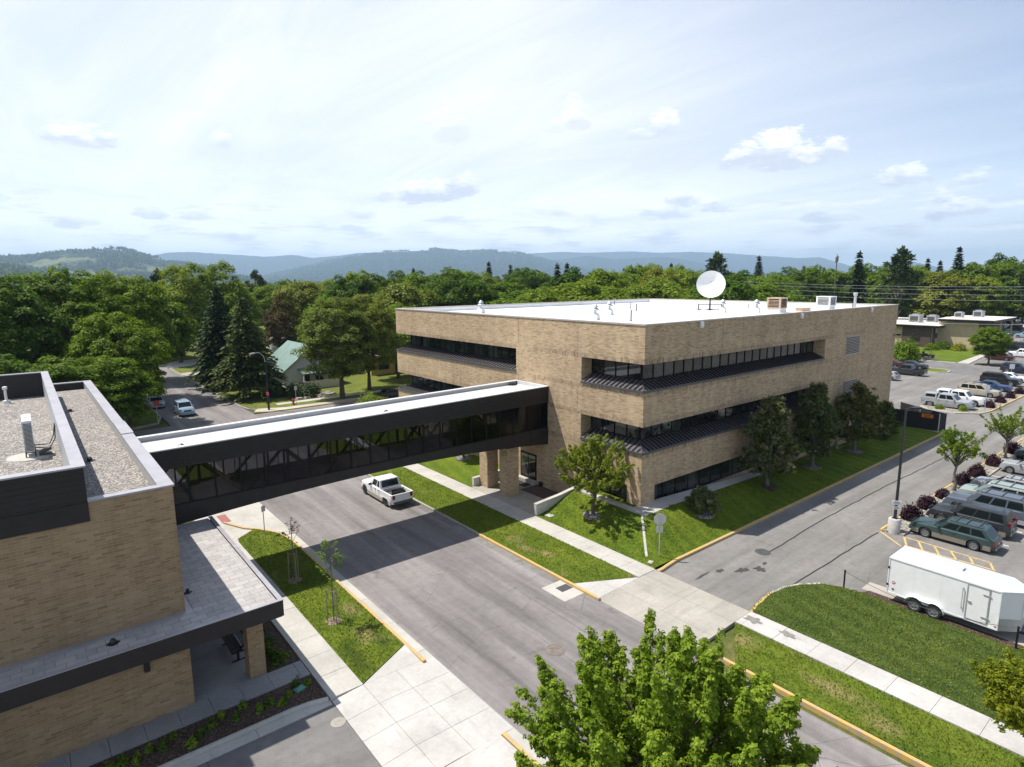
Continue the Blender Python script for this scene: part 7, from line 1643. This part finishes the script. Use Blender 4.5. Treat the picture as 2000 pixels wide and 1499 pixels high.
hill('hills', [(34, 1.6), (38.94, 2.4), (40.82, 2.48), (43.64, 2.59), (45.96, 2.47), (49.63, 2.55), (52.33, 2.37), (54.97, 2.41), (57.96, 2.22), (61.27, 1.89), (63.66, 1.67), (65.19, 1.72), (66.71, 1.23), (68.21, .67), (70, .2)], 15000, 4000, 'hill_forest', 5)
hill('hills', [(40, 1.0), (41.76, 1.69), (45.97, 2.2), (48.28, 1.85), (52.79, 2.0), (55, 1.6), (57.17, 1.05), (61, .3)], 11500, 3000, 'hill_forest', 6)
hill('hills', [(66.5, .2), (68.56, .71), (70.29, 1.04), (71.63, 1.21), (72.97, .87), (73.97, .47), (76, .1)], 14000, 3000, 'hill_forest', 7)
def hill_trees(name, prof, D, depth, seed, n, size, thr):
    rg = np.random.default_rng(seed); P = []; Sz = []
    a = rg.uniform(prof[0][0], prof[-1][0], n); s_ = rg.uniform(.05, 1.04, n) ** .8
    for aa, t in zip(a, s_):
        e_ = float(np.interp(aa, [p[0] for p in prof], [p[1] for p in prof])); h = D * math.tan(R(e_)) + 17; d = D - depth + depth * t; tt = min(1.0, t); sh = tt ** 1.15
        x, y = CAM.x + math.sin(R(aa)) * d, CAM.y + math.cos(R(aa)) * d
        if mn.fractal(Vector((x / 420, y / 420, seed)), .9, 2.0, 4) < thr: continue
        q = mn.fractal(Vector((aa * .9 * D / 6000, tt * 5.5, seed)), .9, 2.1, 6) + .5 * mn.noise(Vector((aa * 2.8 * D / 6000, tt * 3.5, seed + 7)))
        P.append((x, y, h * sh * (1 + .30 * q * (1 - tt) ** .8))); Sz.append(size * rg.uniform(.6, 1.3))
    P = np.repeat(np.array(P), 3, 0); Sz = np.repeat(np.array(Sz), 3); N_ = len(P); P = P + rg.normal(size=(N_, 3)) * Sz[:, None] * .22 + np.array([0, 0, 1]) * Sz[:, None] * .3
    me = leaves_mesh(name, P, rg.normal(size=(N_, 3)) * np.array([1, 1, .5]), np.tile([0, 0, 1.0], (N_, 1)) + rg.normal(size=(N_, 3)) * .2, Sz, ['needle_dark', 'leaf_deep'], .75, .1, rg.integers(0, 2, N_)); tag(link(name, me), kind='stuff')
HP = {1: [(-9, .6), (-5, 1.5), (-2.14, 1.75), (-.49, 1.85), (1.24, 1.91), (2.47, 2.19), (3.73, 2.44), (5.67, 2.55), (6.41, 2.68), (7.5, 2.47), (9.02, 2.02), (10.42, 1.63), (12.62, 1.23), (14.13, .89), (17, .2)], 2: [(-9, 1.9), (-4, 1.6), (-2.18, 1.4), (-.56, 1.24), (1.14, .99), (2.6, .59), (3.83, .3), (5.5, .0)], 4: [(16, .2), (18.98, .88), (22.44, 1.76), (25.09, 2.21), (26.45, 2.57), (29.17, 2.67), (31.93, 2.85), (34.25, 2.61), (37.07, 2.69), (39.41, 2.49), (41.29, 2.01), (43.64, 1.39), (46, .9), (49, .2)]}
hill_trees('hill_woodland', HP[1], 5600, 2300, 1, 22000, 19, .02); hill_trees('hill_woodland', HP[2], 3400, 1300, 2, 9000, 16, -.3); hill_trees('hill_woodland', HP[4], 9000, 2800, 4, 26000, 19, -.1)
m, nt, bs = new_mat('valley'); p = nt.pos(); vo = nt.add('ShaderNodeTexVoronoi', Vector=nt.map(p, (.0035, .0018, 1)), Scale=1.0); w_ = nt.add('ShaderNodeSeparateColor', i0=vo.outputs['Color'])
nt.set(bs, 'Base Color', nt.mix(nt.mr(nt.noise(p, .006, 6, .7), .48, .56), nt.ramp(w_.outputs[0], [(0, (.07, .10, .03)), (.5, (.14, .17, .05)), (1, (.24, .22, .10))]), (.022, .04, .018))); bs.inputs['Roughness'].default_value = 1.0; M['valley'] = m
b = MB(); P1 = []; P2 = []
for k in range(40):
    a = R(-14 + k * 2.8); P1.append((CAM.x + math.sin(a) * 900, CAM.y + math.cos(a) * 900, -.06)); P2.append((CAM.x + math.sin(a) * 14000, CAM.y + math.cos(a) * 14000, -.06))
for k in range(39): b.face([P1[k], P1[k + 1], P2[k + 1], P2[k]][::-1])
tag(b.build('valley_fields', M['valley']), kind='structure')
# ================================================================== AIR
hz = bpy.data.materials.new('haze'); hz.use_nodes = True; n_ = NT(hz); n_.n.remove(n_.n['Principled BSDF'])
pv = n_.add('ShaderNodeVolumePrincipled', Color=(.55, .77, 1.0), Density=HAZE, Anisotropy=.1); n_.l.new(pv.outputs[0], n_.n['Material Output'].inputs['Volume']); M['haze'] = hz
b = MB(); b.box(-24000, 24000, -6000, 24000, -4.5, 780); tag(b.build('haze', hz), kind='stuff')
